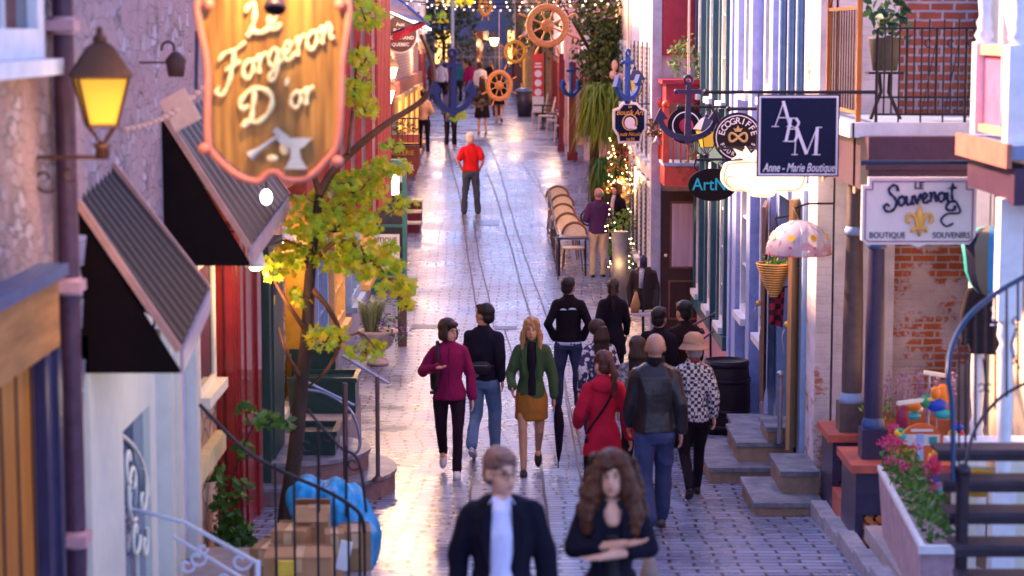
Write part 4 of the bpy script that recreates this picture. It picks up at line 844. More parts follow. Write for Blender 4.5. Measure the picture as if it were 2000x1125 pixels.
part('picture', MB().box(c.x - 10 * k, c.x + 10 * k, 51.98, 51.997, c.z - 8 * k, c.z + 38 * k), PATTERN('photo_print', (.02, .02, .04), (.45, .4, .5), 'noise', 6), t); part('post', MB().box(c.x + .1, c.x + .22, 52.06, 52.2, gz(52), c.z), DARKWOOD, t)
# ================================================================ nautical decorations
def anchor(label, px, py, D, H, mat, rope=3.0, rz=0., w_=1.):
    c = P(px, py, D); t = T('hanging_anchor', label, 'anchor', c, 'wooden anchors hung over the street', rz); h = H
    L = MB(); a = h * .5
    L.hexa([(-.05 * h, -.03, -.42 * h), (.05 * h, -.03, -.42 * h), (.05 * h, .03, -.42 * h), (-.05 * h, .03, -.42 * h), (-.03 * h, -.03, .36 * h), (.03 * h, -.03, .36 * h), (.03 * h, .03, .36 * h), (-.03 * h, .03, .36 * h)])
    part('shank', L, mat, t, local=True)
    part('ring', MB().tube([(.055 * h * math.cos(q * PI / 8), 0, .42 * h + .055 * h * math.sin(q * PI / 8)) for q in range(16)], .018 * h + .004, 8, closed=True), mat, t, local=True)
    part('stock', MB().box(-.17 * h * w_, .17 * h * w_, -.034, .034, .22 * h, .28 * h).ell((-.17 * h * w_, 0, .25 * h), .04 * h).ell((.17 * h * w_, 0, .25 * h), .04 * h), mat, t, local=True)
    arc = [(.4 * h * w_ * math.sin(q), 0, -.12 * h - .3 * h * math.cos(q)) for q in [(-1.45 + 2.9 * i / 16) for i in range(17)]]
    mb = MB()
    for i in range(16): mb.bar(arc[i], arc[i + 1], .066, .085 * h, up=(0, 0, 1) if 3 < i < 12 else (1, 0, 0))
    mb.prism([(-.09 * h, -.06 * h), (.09 * h, -.06 * h), (0, -.16 * h)], (0, -.036, -.36 * h), X_, Z_, V((0, .072, 0)))
    for s_ in (-1, 1): mb.prism([(0, .14 * h), (.1 * h, -.07 * h), (-.11 * h, -.02 * h)], (s_ * .4 * h * w_, -.037, -.12 * h), X_ * s_, Z_, V((0, .074, 0)))
    part('fluke', mb, mat, t, local=True)
    part('rope', MB().cyl((0, 0, .47 * h), (0, 0, .47 * h + rope), .012, n=6), M('rope', (.5, .42, .35), .8), t, local=True)
    return t
anchor('big blurred violet anchor hung over the middle of the street', 884, 160, 16.5, .52, VIOLETP, 1.2, R(20), .7)
anchor('large violet anchor in front of the round black sign', 1344, 213, 23.5, .76, VIOLETP, 1.2, 0)
anchor('bright blue anchor just left of the amber lantern', 1226, 148, 34, .86, BLUEANCH, 1.2, R(55), .9)
anchor('bright blue anchor hanging beside the red banner', 1115, 156, 48, .8, BLUEANCH, 1.4, R(50), .9)
def wheel(label, px, py, D, r, mat, rz=0., name='ship_wheel'):
    c = P(px, py, D); t = T(name, label, 'ship wheel', c, 'wooden ship wheels hung over the street', rz); Rx_ = Matrix.Rotation(PI / 2, 3, 'X')
    part('rim', MB().lathe([(r * .72, -.03), (r * .7, .0), (r * .72, .03), (r * .96, .03), (r * 1.0, 0), (r * .96, -.03), (r * .72, -.03)], (0, 0, 0), 36, Rx_), mat, t, local=True)
    part('hub', MB().lathe([(0, .05), (r * .12, .05), (r * .14, .035), (r * .28, .03), (r * .3, 0), (r * .28, -.03), (0, -.035)], (0, 0, 0), 24, Rx_), mat, t, local=True)
    for i in range(8):
        a = PI / 8 + i * PI / 4; d = V((math.cos(a), 0, math.sin(a)))
        part('spoke', MB().tube([d * r * q for q in (.25, .35, .45, .55, .72, .9, 1.0, 1.06, 1.12, 1.28, 1.38, 1.42)], [r * q for q in (.03, .045, .03, .05, .04, .05, .035, .03, .045, .06, .05, .02)], 8), mat, t, local=True)
    part('cord', MB().cyl((0, 0, r), (0, 0, r + 1.2), .008, n=6), MATS['rope'], t, local=True); return t
WW = M('pine_wheel_wood', (.5, .2, .06), .45, var=.2, stretch=(1, 1, 4)); WW2 = M('yellow_wheel_wood', (.62, .3, .03), .45)
wheel('largest ship wheel hanging top centre over the street', 1069, 50, 34, .345, WW, R(8)); wheel('small yellow ship wheel below left of the largest', 1006, 101, 50, .27, WW2, R(10))
wheel('ship wheel hanging lowest, seen partly edge on', 975, 167, 44, .32, WW, R(32)); wheel('partly seen ship wheel hung highest behind the string lights', 948, 8, 52, .3, WW2, R(60))
# string lights
BULB = EM('string_bulb', (1, .68, .55), .8)
for j, (D, xa, xb, py, sag, lab) in enumerate([(38, -2.6, 2.4, -2, 8, 'nearest string of small bulbs across the street'), (46, -2.5, 2.3, 8, 7, 'middle string of small bulbs across the street'), (58, -2.5, 1.9, 16, 8, 'far string of small bulbs across the street')]):
    t = T('string_lights', lab, 'string lights', P(1000, py, D), 'strings of bulbs across the street'); mb = MB(); pts = []
    for i in range(19):
        q = i / 18; z = P(0, py + sag * 4 * q * (1 - q) - sag, D).z; pts.append(V((xa + (xb - xa) * q, D, z)))
    part('cable', MB().tube(pts, .012, 5), IRON, t)
    for p in pts[1:-1]: part('bulb', MB().ell(p - V((0, 0, .06)), (.022 if j else .018), n=8, k=5), BULB, t)
# flags at top left
t = T('flag', 'blue and white flag on a slanting pole top left of the street', 'flag', P(790, 30, 33)); a, b_ = P(745, -30, 33), P(835, 45, 33)
part('pole', MB().cyl(a, b_ + (b_ - a) * .05, .02), M('blue_pole', (.05, .12, .4), .4), t); vs = []
def cloth(p0, p1, q1, q0, amp, nx=14, ny=8):
    vs = []
    for j in range(ny + 1):
        for i in range(nx + 1):
            u, v_ = i / nx, j / ny; p = (p0.lerp(p1, u)).lerp(q0.lerp(q1, u), v_); vs.append(p + V((0, amp * math.sin(u * 9 + v_ * 3), 0)))
    fs = [(j * (nx + 1) + i, j * (nx + 1) + i + 1, (j + 1) * (nx + 1) + i + 1, (j + 1) * (nx + 1) + i) for j in range(ny) for i in range(nx)]
    v2 = [v + V((0, .008, 0)) for v in vs]; return MB().add(vs, fs, True).add(v2, [tuple(reversed(q)) for q in fs], True)
part('cloth', cloth(a + V((0, .02, 0)), b_, b_ - V((.05, 0, .0)) - (b_ - a) * .3 + V((0, 0, -.12)), a - V((.1, 0, .3)), .03), M('flag_cloth', (.7, .62, .6), .8, col2=(.1, .2, .5), scale=3), t)
t = T('red_flag', 'red white banner cloth hanging under the blue flag', 'flag', P(800, 60, 34))
part('cloth', cloth(P(765, 62, 34), P(832, 40, 34), P(830, 50, 34), P(768, 84, 34), .03), M('red_cloth', (.55, .05, .06), .8), t); part('pole', MB().cyl(P(760, 66, 34), P(836, 38, 34), .015), NAVY, t)
# ================================================================ foliage
MAPLE = [(0, -.5), (.06, -.18), (.38, -.3), (.3, -.08), (.5, .12), (.24, .12), (.22, .3), (.08, .22), (0, .5), (-.08, .22), (-.22, .3), (-.24, .12), (-.5, .12), (-.3, -.08), (-.38, -.3), (-.06, -.18)]
OVAL = [(0, -.5), (.2, -.2), (.22, .12), (0, .5), (-.22, .12), (-.2, -.2)]
BLADE = [(0, -.5), (.07, -.1), (.05, .3), (0, .5), (-.05, .3), (-.07, -.1)]
def leaf(mb, c, size, shp, rnd, tilt=1.0, droop=0.):
    m = Matrix.Rotation(rnd.uniform(0, 2 * PI), 3, 'Z') @ Matrix.Rotation(rnd.gauss(R(55), .5 * tilt), 3, 'X') @ Matrix.Rotation(rnd.uniform(-PI, PI) * (1 - droop), 3, 'Z')
    s = size * rnd.uniform(.65, 1.2); n = len(shp); vs = []
    for x, y in shp: vs.append(V(c) + m @ V((x * s, y * s, .25 * s * (abs(x) ** 1.3) - .18 * s * y * y)))
    vs.append(V(c) + m @ V((0, .05 * s, 0)))
    mb.add(vs, [(i, (i + 1) % n, n) for i in range(n)])
def cloud(mb, c, r, n, size, shp, rnd, tilt=1., shell=.55):
    for _ in range(n):
        while 1:
            p = V((rnd.uniform(-1, 1), rnd.uniform(-1, 1), rnd.uniform(-1, 1)))
            if p.length < 1 and (p.length > shell or rnd.random() < .4): break
        if noise.noise(V((p.x * 2.2 + c[0], p.y * 2.2 + c[1], p.z * 2.2 + c[2]))) < -.18: continue
        leaf(mb, (c[0] + p.x * r[0], c[1] + p.y * r[1], c[2] + p.z * r[2]), size, shp, rnd, tilt)
AUT = LEAF('autumn_maple_leaves', [(.7, .42, .02), (.75, .65, .03), (.34, .52, .02), (.5, .65, .03), (.8, .6, .02), (.26, .46, .03), (.6, .7, .04)], .45, .5)
GRN = LEAF('green_leaves', [(.03, .1, .015), (.06, .17, .02), (.1, .22, .03)], .45, .3)
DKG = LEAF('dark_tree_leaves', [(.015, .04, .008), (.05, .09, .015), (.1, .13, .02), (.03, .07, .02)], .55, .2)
YG = LEAF('yellow_green_fronds', [(.08, .16, .01), (.16, .26, .015), (.34, .36, .02), (.1, .2, .02)], .5, .35)
BARK = M('dark_bark', (.045, .025, .02), .85, var=.4, scale=12, bump=.6, stretch=(1, 1, .3))
rnd = random.Random(5)
D = 18.6
base = P(556, 1010, D); t = T('maple_tree', 'slim maple with yellow green autumn leaves on the left of the street', 'tree', (base.x, D, gz(D)))
def TP(px, py, dd=0): return P(px, py, D + dd)
mb = MB(); tr = cat_([V((base.x, D, gz(D) - .1)), TP(560, 1000), TP(577, 880), TP(588, 760), TP(600, 650), TP(604, 560), TP(612, 470), TP(624, 380)], 5)
mb.tube(tr, [.08 - .045 * i / len(tr) for i in range(len(tr))], 12); part('trunk', mb, BARK, t)
for pp, r0 in [([(624, 380), (650, 335), (700, 285), (760, 238), (820, 200), (848, 160), (838, 105), (822, 70)], .042), ([(604, 560), (640, 600), (665, 660), (640, 720), (596, 760)], .03), ([(600, 650), (560, 590), (520, 520)], .025), ([(606, 520), (660, 470), (720, 500), (780, 570)], .025),
               ([(590, 740), (560, 690), (545, 640)], .022), ([(624, 380), (606, 300), (610, 200)], .03), ([(680, 300), (690, 200), (700, 80)], .02), ([(640, 690), (700, 650), (740, 690)], .014), ([(610, 500), (560, 470), (530, 480)], .018)]:
    pts = cat_([TP(a, b, rnd.uniform(-.2, .2) if i else 0) for i, (a, b) in enumerate(pp)], 4)
    part('branch', MB().tube(pts, [r0 * (1 - .7 * i / len(pts)) for i in range(len(pts))], 8), M('amber_bark', (.16, .06, .025), .7, var=.4), t)
mb = MB(); tw = MB(); k = D / F
for px, py, rx, ry, n, dd in [(650, 440, 100, 34, 120, 0), (600, 500, 62, 40, 75, .2), (715, 505, 85, 40, 110, -.1), (775, 560, 45, 20, 34, 0), (795, 595, 14, 16, 10, 0), (700, 365, 62, 34, 70, .1), (755, 328, 46, 22, 36, 0), (636, 660, 46, 24, 34, -.2), (715, 684, 42, 16, 20, 0),
                              (590, 578, 26, 16, 12, 0), (715, 28, 38, 34, 40, 0), (708, 118, 26, 26, 26, .1), (700, 175, 34, 34, 34, 0), (716, 212, 28, 20, 18, 0), (852, 36, 24, 12, 7, 0), (893, 222, 18, 12, 7, 0), (905, 6, 26, 8, 9, 0), (765, 285, 30, 10, 8, 0), (640, 400, 90, 30, 50, .2), (540, 520, 30, 24, 20, 0), (780, 400, 40, 20, 16, 0)]:
    c = P(px, py, D + dd); cloud(mb, c, (rx * k, .45, ry * k), int(n * 3.6), .1 if ry > 14 else .09, MAPLE, rnd, .7, .2)
    for _ in range(max(3, n // 9)):
        q = V((rnd.uniform(-1, 1) * rx * k, rnd.uniform(-.4, .4), rnd.uniform(-1, 1) * ry * k)); tw.tube([c + V((0, 0, -ry * k * .4)), c + q * .5 + V((0, 0, .02)), c + q], [.008, .005, .002], 5)
part('crown', mb, AUT, t); part('twigs', tw, BARK, t)
# vine on the red pilaster
t = T('climbing_vine', 'green vine with round leaves climbing the red pilaster', 'vine', P(460, 1090, 18.0)); mb = MB()
for px, py, rx, ry, n in [(460, 1040, 45, 40, 90), (440, 985, 30, 30, 40), (475, 960, 26, 30, 26), (430, 930, 18, 20, 16), (470, 880, 26, 20, 14), (515, 820, 36, 18, 26), (480, 800, 20, 14, 10), (560, 830, 26, 12, 10)]: cloud(mb, P(px, py, 18.0), (rx * .0043, .15, ry * .0043), int(n * 1.9), .115, OVAL, rnd, .6, .1)
part('leaves', mb, GRN, t); part('stem', MB().tube(cat_([P(450, 1110, 18.1), P(440, 1000, 18.1), P(465, 900, 18.1), P(500, 820, 18.1)], 5), .008, 6).tube(cat_([P(500, 820, 18.1), P(540, 815, 18.1), P(580, 840, 18.1)], 4), .006, 6), BARK, t)
# striped timber bay
t = T('striped_timber_bay', 'red and cream vertically striped timber bay jutting out behind the maple', 'bay', (-2.15, 28.5, 2.9))
part('core', MB().box(-2.64, -1.72, 27.05, 30, 2.9, 6.9), M('cream_board', (.68, .42, .32), .6), t); mb = MB()
x = -2.64
while x < -1.75: mb.box(x, x + .075, 27.0, 27.047, 2.9, 6.9); x += .135
y = 27.05
while y < 29.9: mb.box(-1.717, -1.68, y, y + .16, 2.9, 6.9); y += .3
part('slats', mb, M('red_slat', (.48, .06, .035), .5), t)
# far trees
def tree(label, c, r, n, size, mat, trunk_h, group=None, tr=.12):
    t = T('street_tree', label, 'tree', (c[0], c[1], gz(c[1])), group); mb = MB().tube([(c[0], c[1], gz(c[1]) - .1), (c[0] + .05, c[1], c[2] - r[2] * .5), (c[0] - .1, c[1], c[2] + r[2] * .3)], [tr, tr * .7, tr * .3], 10)
    part('trunk', mb, BARK, t)
    for i in range(6):
        a = i * 1.05; part('branch', MB().tube([(c[0], c[1], c[2] - r[2] * .4), (c[0] + math.cos(a) * r[0] * .6, c[1] + math.sin(a) * r[1] * .6, c[2] + r[2] * rnd.uniform(-.1, .5))], [tr * .4, .01], 6), BARK, t)
    mb = MB()
    for i in range(9): cloud(mb, (c[0] + rnd.uniform(-.6, .6) * r[0], c[1] + rnd.uniform(-.6, .6) * r[1], c[2] + rnd.uniform(-.6, .6) * r[2]), (r[0] * .5, r[1] * .5, r[2] * .5), n // 9, size, OVAL, rnd)
    part('crown', mb, mat, t); return t
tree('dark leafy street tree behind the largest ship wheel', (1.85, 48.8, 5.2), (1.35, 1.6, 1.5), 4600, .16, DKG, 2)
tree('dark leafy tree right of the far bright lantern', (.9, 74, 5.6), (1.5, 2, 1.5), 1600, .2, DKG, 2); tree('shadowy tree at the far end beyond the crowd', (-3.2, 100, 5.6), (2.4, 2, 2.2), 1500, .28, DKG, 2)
def fronds(name, label, c, n, ln, spread, mat, w0=.02, cat='plant', down=1.):
    t = T(name, label, cat, c); mb = MB()
    for i in range(n):
        a = rnd.uniform(0, 2 * PI); o = V(c) + V((rnd.uniform(-1, 1) * spread * .5, rnd.uniform(-1, 1) * spread * .5, rnd.uniform(-.3, .3) * ln)); d = V((math.cos(a), math.sin(a), 0)); l = ln * rnd.uniform(.5, 1)
        pts = [o + d * l * .5 * q + V((0, 0, l * (.45 * q - 1.1 * down * q * q))) for q in (0, .3, .6, 1)]; s_ = d.cross(Z_) * w0; vs = []
        for j, p in enumerate(pts): q = (.5, 1, .8, .1)[j]; vs += [p + s_ * q, p - s_ * q]
        mb.add(vs, [(0, 1, 3, 2), (2, 3, 5, 4), (4, 5, 7, 6)])
    part('foliage', mb, mat, t); return t
c = P(1192, 200, 47); t = fronds('hanging_fern', 'yellow green weeping fern hanging beside the crest shaped sign', c, 1100, 1.35, .8, YG, .022); part('hook', MB().cyl(c, c + V((.45, 0, .3)), .02), IRON, t)
c = P(1195, 330, 45.5); fronds('conical_conifer', 'dark weeping conifer below the yellow green fern', c, 900, .8, .6, GRN, .02); 
c = P(1345, 60, 33); t = T('red_flower_box', 'crimson flower box with green shrub high on the white corner house', 'flower box', (2.75, 34.9, 4.3))
part('box', MB().box(2.47, 3.1, 34.6, 35.58, 4.05, 4.35).box(2.4, 3.12, 34.5, 35.58, 4.352, 4.42), M('crimson_paint', (.33, .02, .05), .45), t); part('bracket', MB().bar((2.5, 35.5, 3.7), (2.5, 34.7, 4.04), .06).bar((3.0, 35.5, 3.5), (3.0, 34.7, 4.04), .06), MATS['crimson_paint'], t)
part('panel', MB().box(2.47, 3.12, 35.5, 35.59, 4.8, 6), MATS['crimson_paint'], t)
mb = MB(); cloud(mb, (2.85, 34.8, 4.75), (.35, .4, .42), 300, .11, OVAL, rnd); cloud(mb, (2.95, 34.6, 3.4), (.13, .2, .6), 120, .09, OVAL, rnd); cloud(mb, (2.75, 34.5, 2.95), (.2, .2, .18), 60, .09, OVAL, rnd); part('shrub', mb, LEAF('bluish_leaves', [(.05, .14, .06), (.1, .22, .08), (.2, .3, .08)]), t)
mb = MB(); cloud(mb, V((FB.location.x, 42.5, FB.location.z + .12)), (.42, .2, .18), 160, .09, OVAL, rnd); part('leaves', mb, LEAF('mixed_leaves', [(.05, .12, .03), (.3, .06, .03), (.15, .2, .04)]), FB)
# ================================================================ left props
b = gp(738, 712); t = T('stone_urn', 'pale stone urn planted with grass and purple flowers', 'planter', (b.x, b.y, gz(b.y))); z = gz(b.y)
part('urn', MB().lathe([(0, 0), (.17, 0), (.17, .06), (.09, .1), (.09, .2), (.22, .3), (.27, .44), (.32, .5), (.32, .54), (.26, .54), (.24, .48), (0, .47)], (b.x, b.y, z), 24), M('urn_stone', (.5, .42, .4), .8, bump=.4), t)
mb = MB()
for i in range(220):
    a = rnd.uniform(0, 2 * PI); d = V((math.cos(a), math.sin(a), 0)); o = V((b.x - .1, b.y, z + .5)) + d * rnd.uniform(0, .1); l = rnd.uniform(.3, .6); s_ = d.cross(Z_) * .008
    mb.add([o + s_, o - s_, o + d * l * .25 + Z_ * l * .8 - s_, o + d * l * .25 + Z_ * l * .8 + s_, o + d * l * .6 + Z_ * l * .95], [(0, 1, 2, 3), (3, 2, 4)])
part('grass', mb, LEAF('pale_grass', [(.2, .28, .1), (.35, .4, .2), (.12, .2, .08)]), t); mb = MB(); cloud(mb, (b.x + .2, b.y - .1, z + .55), (.28, .25, .25), 150, .07, OVAL, rnd); part('leaves', mb, GRN, t)
mb = MB(); cloud(mb, (b.x + .24, b.y - .16, z + .58), (.3, .25, .26), 130, .06, OVAL, rnd); part('flowers', mb, LEAF('purple_petals', [(.1, .02, .22), (.2, .06, .35), (.3, .15, .5)]), t)
b = gp(786, 676); t = T('wooden_post', 'round brown wooden post beside the urn', 'post', (b.x, b.y, gz(b.y))); part('shaft', MB().cyl((b.x, b.y, gz(b.y)), (b.x, b.y, gz(b.y) + .95), .075, n=18), M('worn_brown_post', (.13, .07, .05), .6), t); part('cap', MB().lathe([(.085, .951), (.09, 1.0), (.05, 1.03), (0, 1.04)], (b.x, b.y, gz(b.y)), 18), NAVY, t)
# half round steps
z = gz(21.0); t = T('round_steps', 'half round stone entrance steps at the left shop', 'steps', (-2.0, 21.6, z))
def half(r, z0, z1, cx=-2.25, cy=21.7):
    n = 20; pts = [(0, -r)] + [(r * math.sin(a), -r * math.cos(a)) for a in [PI * i / n for i in range(1, n)]] + [(0, r)] + [(-.38, r), (-.38, -r)]
    return MB().prism(pts, (cx, cy, z0), X_, Y_, V((0, 0, z1 - z0)))
part('step', half(1.05, z - .2, z + .16), M('brown_step_side', (.2, .12, .12), .6, var=.3), t); part('tread', half(1.07, z + .162, z + .2), STEPST, t)
part('step', half(.78, z + .201, z + .36), MATS['brown_step_side'], t); part('tread', half(.8, z + .362, z + .4), STEPST, t)
part('landing', MB().box(-2.62, -1.75, 22.9, 24.6, .2, 1.02), M('weathered_concrete', (.32, .28, .28), .8, bump=.4), t)
part('riser', MB().box(-2.3, -1.9, 22.87, 22.899, .5, .8), IRON, t)
def planterbox(label, x0, x1, y0, y1, z0, z1):
    t = T('planter_box', label, 'planter', ((x0 + x1) / 2, y0, z0)); part('box', MB().box(x0, x1, y0, y1, z0, z1 - .05), M('bottle_green', (.015, .045, .04), .35), t)
    part('rim', MB().box(x0 - .02, x1 + .02, y0 - .02, y0 + .03, z1 - .049, z1).box(x0 - .02, x1 + .02, y1 - .03, y1 + .02, z1 - .049, z1).box(x1 - .03, x1 + .02, y0 + .031, y1 - .031, z1 - .049, z1), MATS['bottle_green'], t); return t
planterbox('dark green box on the upper stone landing left', -2.45, -1.72, 23.3, 23.9, 1.022, 1.42); planterbox('dark green box low beside the round steps', -2.2, -1.78, 21.3, 21.9, .88, 1.2)
planterbox('narrow dark green box at the back of the landing', -2.5, -2.0, 24.1, 24.5, 1.022, 1.62)
t = T('stair_handrail', 'thin steel handrails and poles around the round steps', 'railing', (-1.6, 21, z)); STEEL = M('worn_steel', (.3, .32, .42), .35, .6)
for pp in ([(590, 742), (692, 792)], [(668, 694), (758, 748)], [(585, 760), (640, 770), (690, 810), (700, 880), (640, 905)]): part('rail', MB().tube(cat_([P(a, b_, 21.2) for a, b_ in pp], 5), .016, 8), STEEL, t)
BRS = M('brown_steel', (.13, .08, .08), .45, .3)
b = P(738, 905, 21.0); part('post', MB().cyl((b.x, 21.0, z + .2), (b.x, 21.0, P(0, 735, 21).z), .022).lathe([(.06, 0), (.06, .02), (.03, .05)], (b.x, 21, z + .2), 14), BRS, t)
b = P(675, 905, 20.6); part('post', MB().cyl((b.x, 20.6, z), (b.x, 20.6, P(0, 748, 20.6).z), .026), BRS, t)
# landing with cardboard boxes and tarp
z = gz(16); CARD = M('cardboard', (.42, .22, .1), .75, var=.2, scale=3, bump=.1); CARD2 = M('dark_cardboard', (.3, .16, .07), .75, var=.2)
def carton(label, px, py, D, w_, d_, h_, rz=0, mat=CARD, open_=False):
    """px,py: picture spot of the top front corner middle"""
    c = P(px, py, D); t = T('cardboard_box', label, 'box', (c.x, D + d_ / 2, c.z - h_), 'cardboard boxes stacked by the left railing', rz)
    part('carton', MB().box(-w_ / 2, w_ / 2, -d_ / 2, d_ / 2, 0, h_), mat, t, local=True)
    part('tape', MB().box(-.03, .03, -d_ / 2 - .003, d_ / 2, h_ + .0005, h_ + .003).box(-.03, .03, -d_ / 2 - .003, -d_ / 2 - .0005, h_ * .6, h_ + .003), M('tape', (.55, .36, .2), .35), t, local=True)
    m = Matrix.Rotation(R(50), 3, 'X') if open_ else None
    for s_ in (-1, 1): part('flap', MB().obox((0, s_ * (d_ / 2 + (.07 if open_ else 0)), h_ + (.0 if open_ else .008)), (w_ * .98, .15 if open_ else .01, .008), Matrix.Rotation(R(-s_ * 35), 3, 'X')), mat, t, local=True)
    return t
carton('big open carton, topmost of the left pile', 606, 1002, 16.2, .27, .3, .28, .05, CARD, True); carton('tall brown carton under the topmost one', 565, 1040, 15.9, .26, .35, .34, -.08); carton('brown carton with dark side beside the tarp', 690, 1042, 16.3, .24, .34, .3, .1, CARD2)
carton('low wide carton at the front of the pile', 580, 1092, 15.2, .5, .4, .25, .03); carton('slim carton standing between the others', 650, 1046, 15.8, .14, .25, .35, .12); carton('flat carton at the left end of the pile', 520, 1075, 15.7, .2, .4, .3, -.15, CARD2)
part_l = MB().box(-2.6, -1.15, 14.2, 17.1, .6, 1.03); tl = T('stone_landing', 'low stone landing carrying the cartons', 'platform', (-1.9, 15.6, .6)); part('slab', part_l, MATS['weathered_concrete'], tl)
c = P(560, 1098, 15.1); t = T('yellow_packet', 'small yellow packet on the front carton', 'packet', c); part('packet', MB().box(c.x - .06, c.x + .05, 15.08, 15.12, c.z - .1, c.z + .01), M('yellow_print', (.75, .5, .05), .5), t)
c = P(672, 1085, 15.6); one('white_paper_sheet', MB().obox(c, (.09, .02, .22), Matrix.Rotation(R(12), 3, 'Y')), WHITE, 'white folded sheet leaning on the cartons', 'paper')
def blob(name, mb, vox, mat, par, sm=4, disp=0., freq=6., local=True, seed=0, disp2=0.):
    me0 = mb.mesh(name); o = link(bpy.data.objects.new(name, me0)); md = o.modifiers.new('r', 'REMESH'); md.mode = 'VOXEL'; md.voxel_size = vox
    m2 = o.modifiers.new('s', 'SMOOTH'); m2.factor = .5; m2.iterations = sm
    me = bpy.data.meshes.new_from_object(o.evaluated_get(bpy.context.evaluated_depsgraph_get())); bpy.data.objects.remove(o); bpy.data.meshes.remove(me0)
    me.name = name; n = len(me.vertices)
    if disp and n:
        co = np.empty(n * 3, 'f'); me.vertices.foreach_get('co', co); co = co.reshape(-1, 3); nr = np.empty(n * 3, 'f'); me.vertex_normals.foreach_get('vector', nr); nr = nr.reshape(-1, 3)
        d = np.zeros(n)
        rs = np.random.RandomState(seed + 3)
        for q in range(6):
            kx, ky, kz = rs.normal(0, freq, 3); kz *= .55; d += np.sin(co[:, 0] * kx + co[:, 1] * ky + co[:, 2] * kz + rs.uniform(0, 6)) / 3
        d = np.clip(1 - np.abs(d) * 1.5, -.25, 1)
        co += nr * (d * disp)[:, None]; me.vertices.foreach_set('co', co.ravel())
    me.polygons.foreach_set('use_smooth', [True] * len(me.polygons)); me.update()
    me.materials.clear()
    for m in (mat if isinstance(mat, (list, tuple)) else [mat]): me.materials.append(m)
    ob = link(bpy.data.objects.new(name, me)); ob.parent = par; return ob
t = T('blue_tarp', 'crumpled bright blue tarp bundle beside the cartons', 'tarp', (-1.36, 17.1, gz(17.1) + .04))
mb = MB().ell((-.3, 0, .6), (.14, .25, .16)).ell((-.05, 0, .46), (.24, .3, .28)).ell((.12, .05, .24), (.15, .3, .28)).box(-.38, .18, -.25, .25, .0, .45).ell((-.15, -.1, .6), (.1, .1, .12))
blob('sheet', mb, .025, M('blue_tarp_plastic', (.015, .28, .55), .32, var=.35, scale=5, bump=.3), t, 2, .04, 17)
# black railing on the left
t = T('iron_railing', 'black iron railing curving around the cartons', 'railing', (-1.9, 15.3, 1.03)); rp = cat_([P(390, 790, 15.0), P(480, 880, 15.1), P(560, 925, 15.0), P(640, 960, 14.9), P(700, 1000, 14.8), P(712, 1040, 14.8)], 6)
part('rail', MB().tube(rp, .014, 8), IRON, t)
for px, py0, pt in ((537, 905, 530), (574, 930, 0), (620, 945, 0), (652, 960, 0), (680, 980, 0), (702, 1000, 0), (712, 1040, 0)):
    a = P(px, py0, 14.95); part('baluster', MB().cyl(a, (a.x, a.y, gz(15) - .05), .009, n=8), IRON, t)
mb = MB()
for px, py in ((600, 870), (640, 850), (690, 905)): mb.tube(spiral(P(px, py, 15.4), X_, Z_, .01, .06, 0, 6, 14), .007, 6)
mb.cyl(P(622, 830, 15.4), P(622, 1000, 15.4), .012).cyl(P(676, 870, 15.4), P(676, 1010, 15.4), .01).tube(cat_([P(600, 800, 15.4), P(660, 870, 15.4), P(700, 900, 15.4), P(715, 1000, 15.4)], 5), .011)
part('scroll', mb, IRON, t)
# white scrolled railing
WB = M('white_blue_rail', (.6, .66, .8), .4, var=.05); t = T('white_railing', 'white iron railing with round scrolls at the bottom left', 'railing', P(360, 1120, 13.5))
r1 = [P(222, 985, 14.5), P(360, 1020, 14), P(500, 1098, 13.2)]; r2 = [P(340, 1048, 14), P(490, 1140, 13.2)]
part('rail', MB().tube(r1, .014), WB, t); part('rail', MB().tube(r2, .012), WB, t); mb = MB()
for px, py, r_ in ((470, 1095, .075), (385, 1090, .06), (440, 1130, .07), (365, 1105, .05), (395, 1072, .035)): mb.tube(spiral(P(px, py, 13.6), X_, Z_, .015, r_, .5, 6.3, 16), .009, 6)
part('scroll', mb, WB, t); part('newel', MB().cyl(P(503, 1095, 13.2), P(503, 1180, 13.2), .018), WB, t)

mb = MB(); rl = random.Random(9)
for _ in range(150):
    q = rl.random(); y = 14 + 32 * q ** 1.3; x = rl.choice((-2.3, -2.1, -1.7, 2.2, 2.6, 0)) + rl.gauss(0, .35)
    if not -2.6 < x < 2.9: continue
    a_ = rl.uniform(0, 6.3); s_ = rl.uniform(.03, .07); m_ = Matrix.Rotation(a_, 3, 'Z'); n_ = len(MAPLE)
    mb.add([V((x, y, gz(y) + .012)) + m_ @ V((u * s_, v * s_, .2 * abs(u) * s_ + .1 * v * s_)) for u, v in MAPLE], [tuple(range(n_))])
o_ = part('fallen_leaves', mb, LEAF('fallen_leaf', [(.35, .14, .02), (.45, .28, .03), (.15, .07, .02)])); o_['kind'] = 'stuff'
# ================================================================ right props
def steps(label, items):
    t = T('stone_steps', label, 'steps', ((items[0][0] + items[0][1]) / 2, items[0][2], gz(items[0][2])), 'stone doorsteps on the right')
    for x0, x1, y0, y1, z0, z1 in items:
        part('tread', MB().box(x0 - .02, x1, y0 - .02, y1, z1 - .045, z1), STEPST, t); part('riser', MB().box(x0, x1 - .001, y0, y1, z0, z1 - .046), M('tan_riser_stone', (.3, .2, .14), .75, var=.35, scale=5, bump=.4), t)
z = gz(22.3); steps('long stone doorstep flight in front of the black barrel', [(2.08, 2.98, 22.2, 23.8, z - .1, z + .17), (2.4, 2.99, 22.5, 23.6, z + .171, z + .38), (2.72, 3.0, 22.5, 23.2, z + .381, z + .54), (2.5, 3.0, 23.82, 24.5, z - .1, z + .33)])
z = gz(20.3); steps('short stone doorstep pair beneath the open wooden door', [(2.32, 2.97, 20.1, 21.3, z - .1, z + .14), (2.62, 2.98, 20.5, 21.4, z + .141, z + .36)])
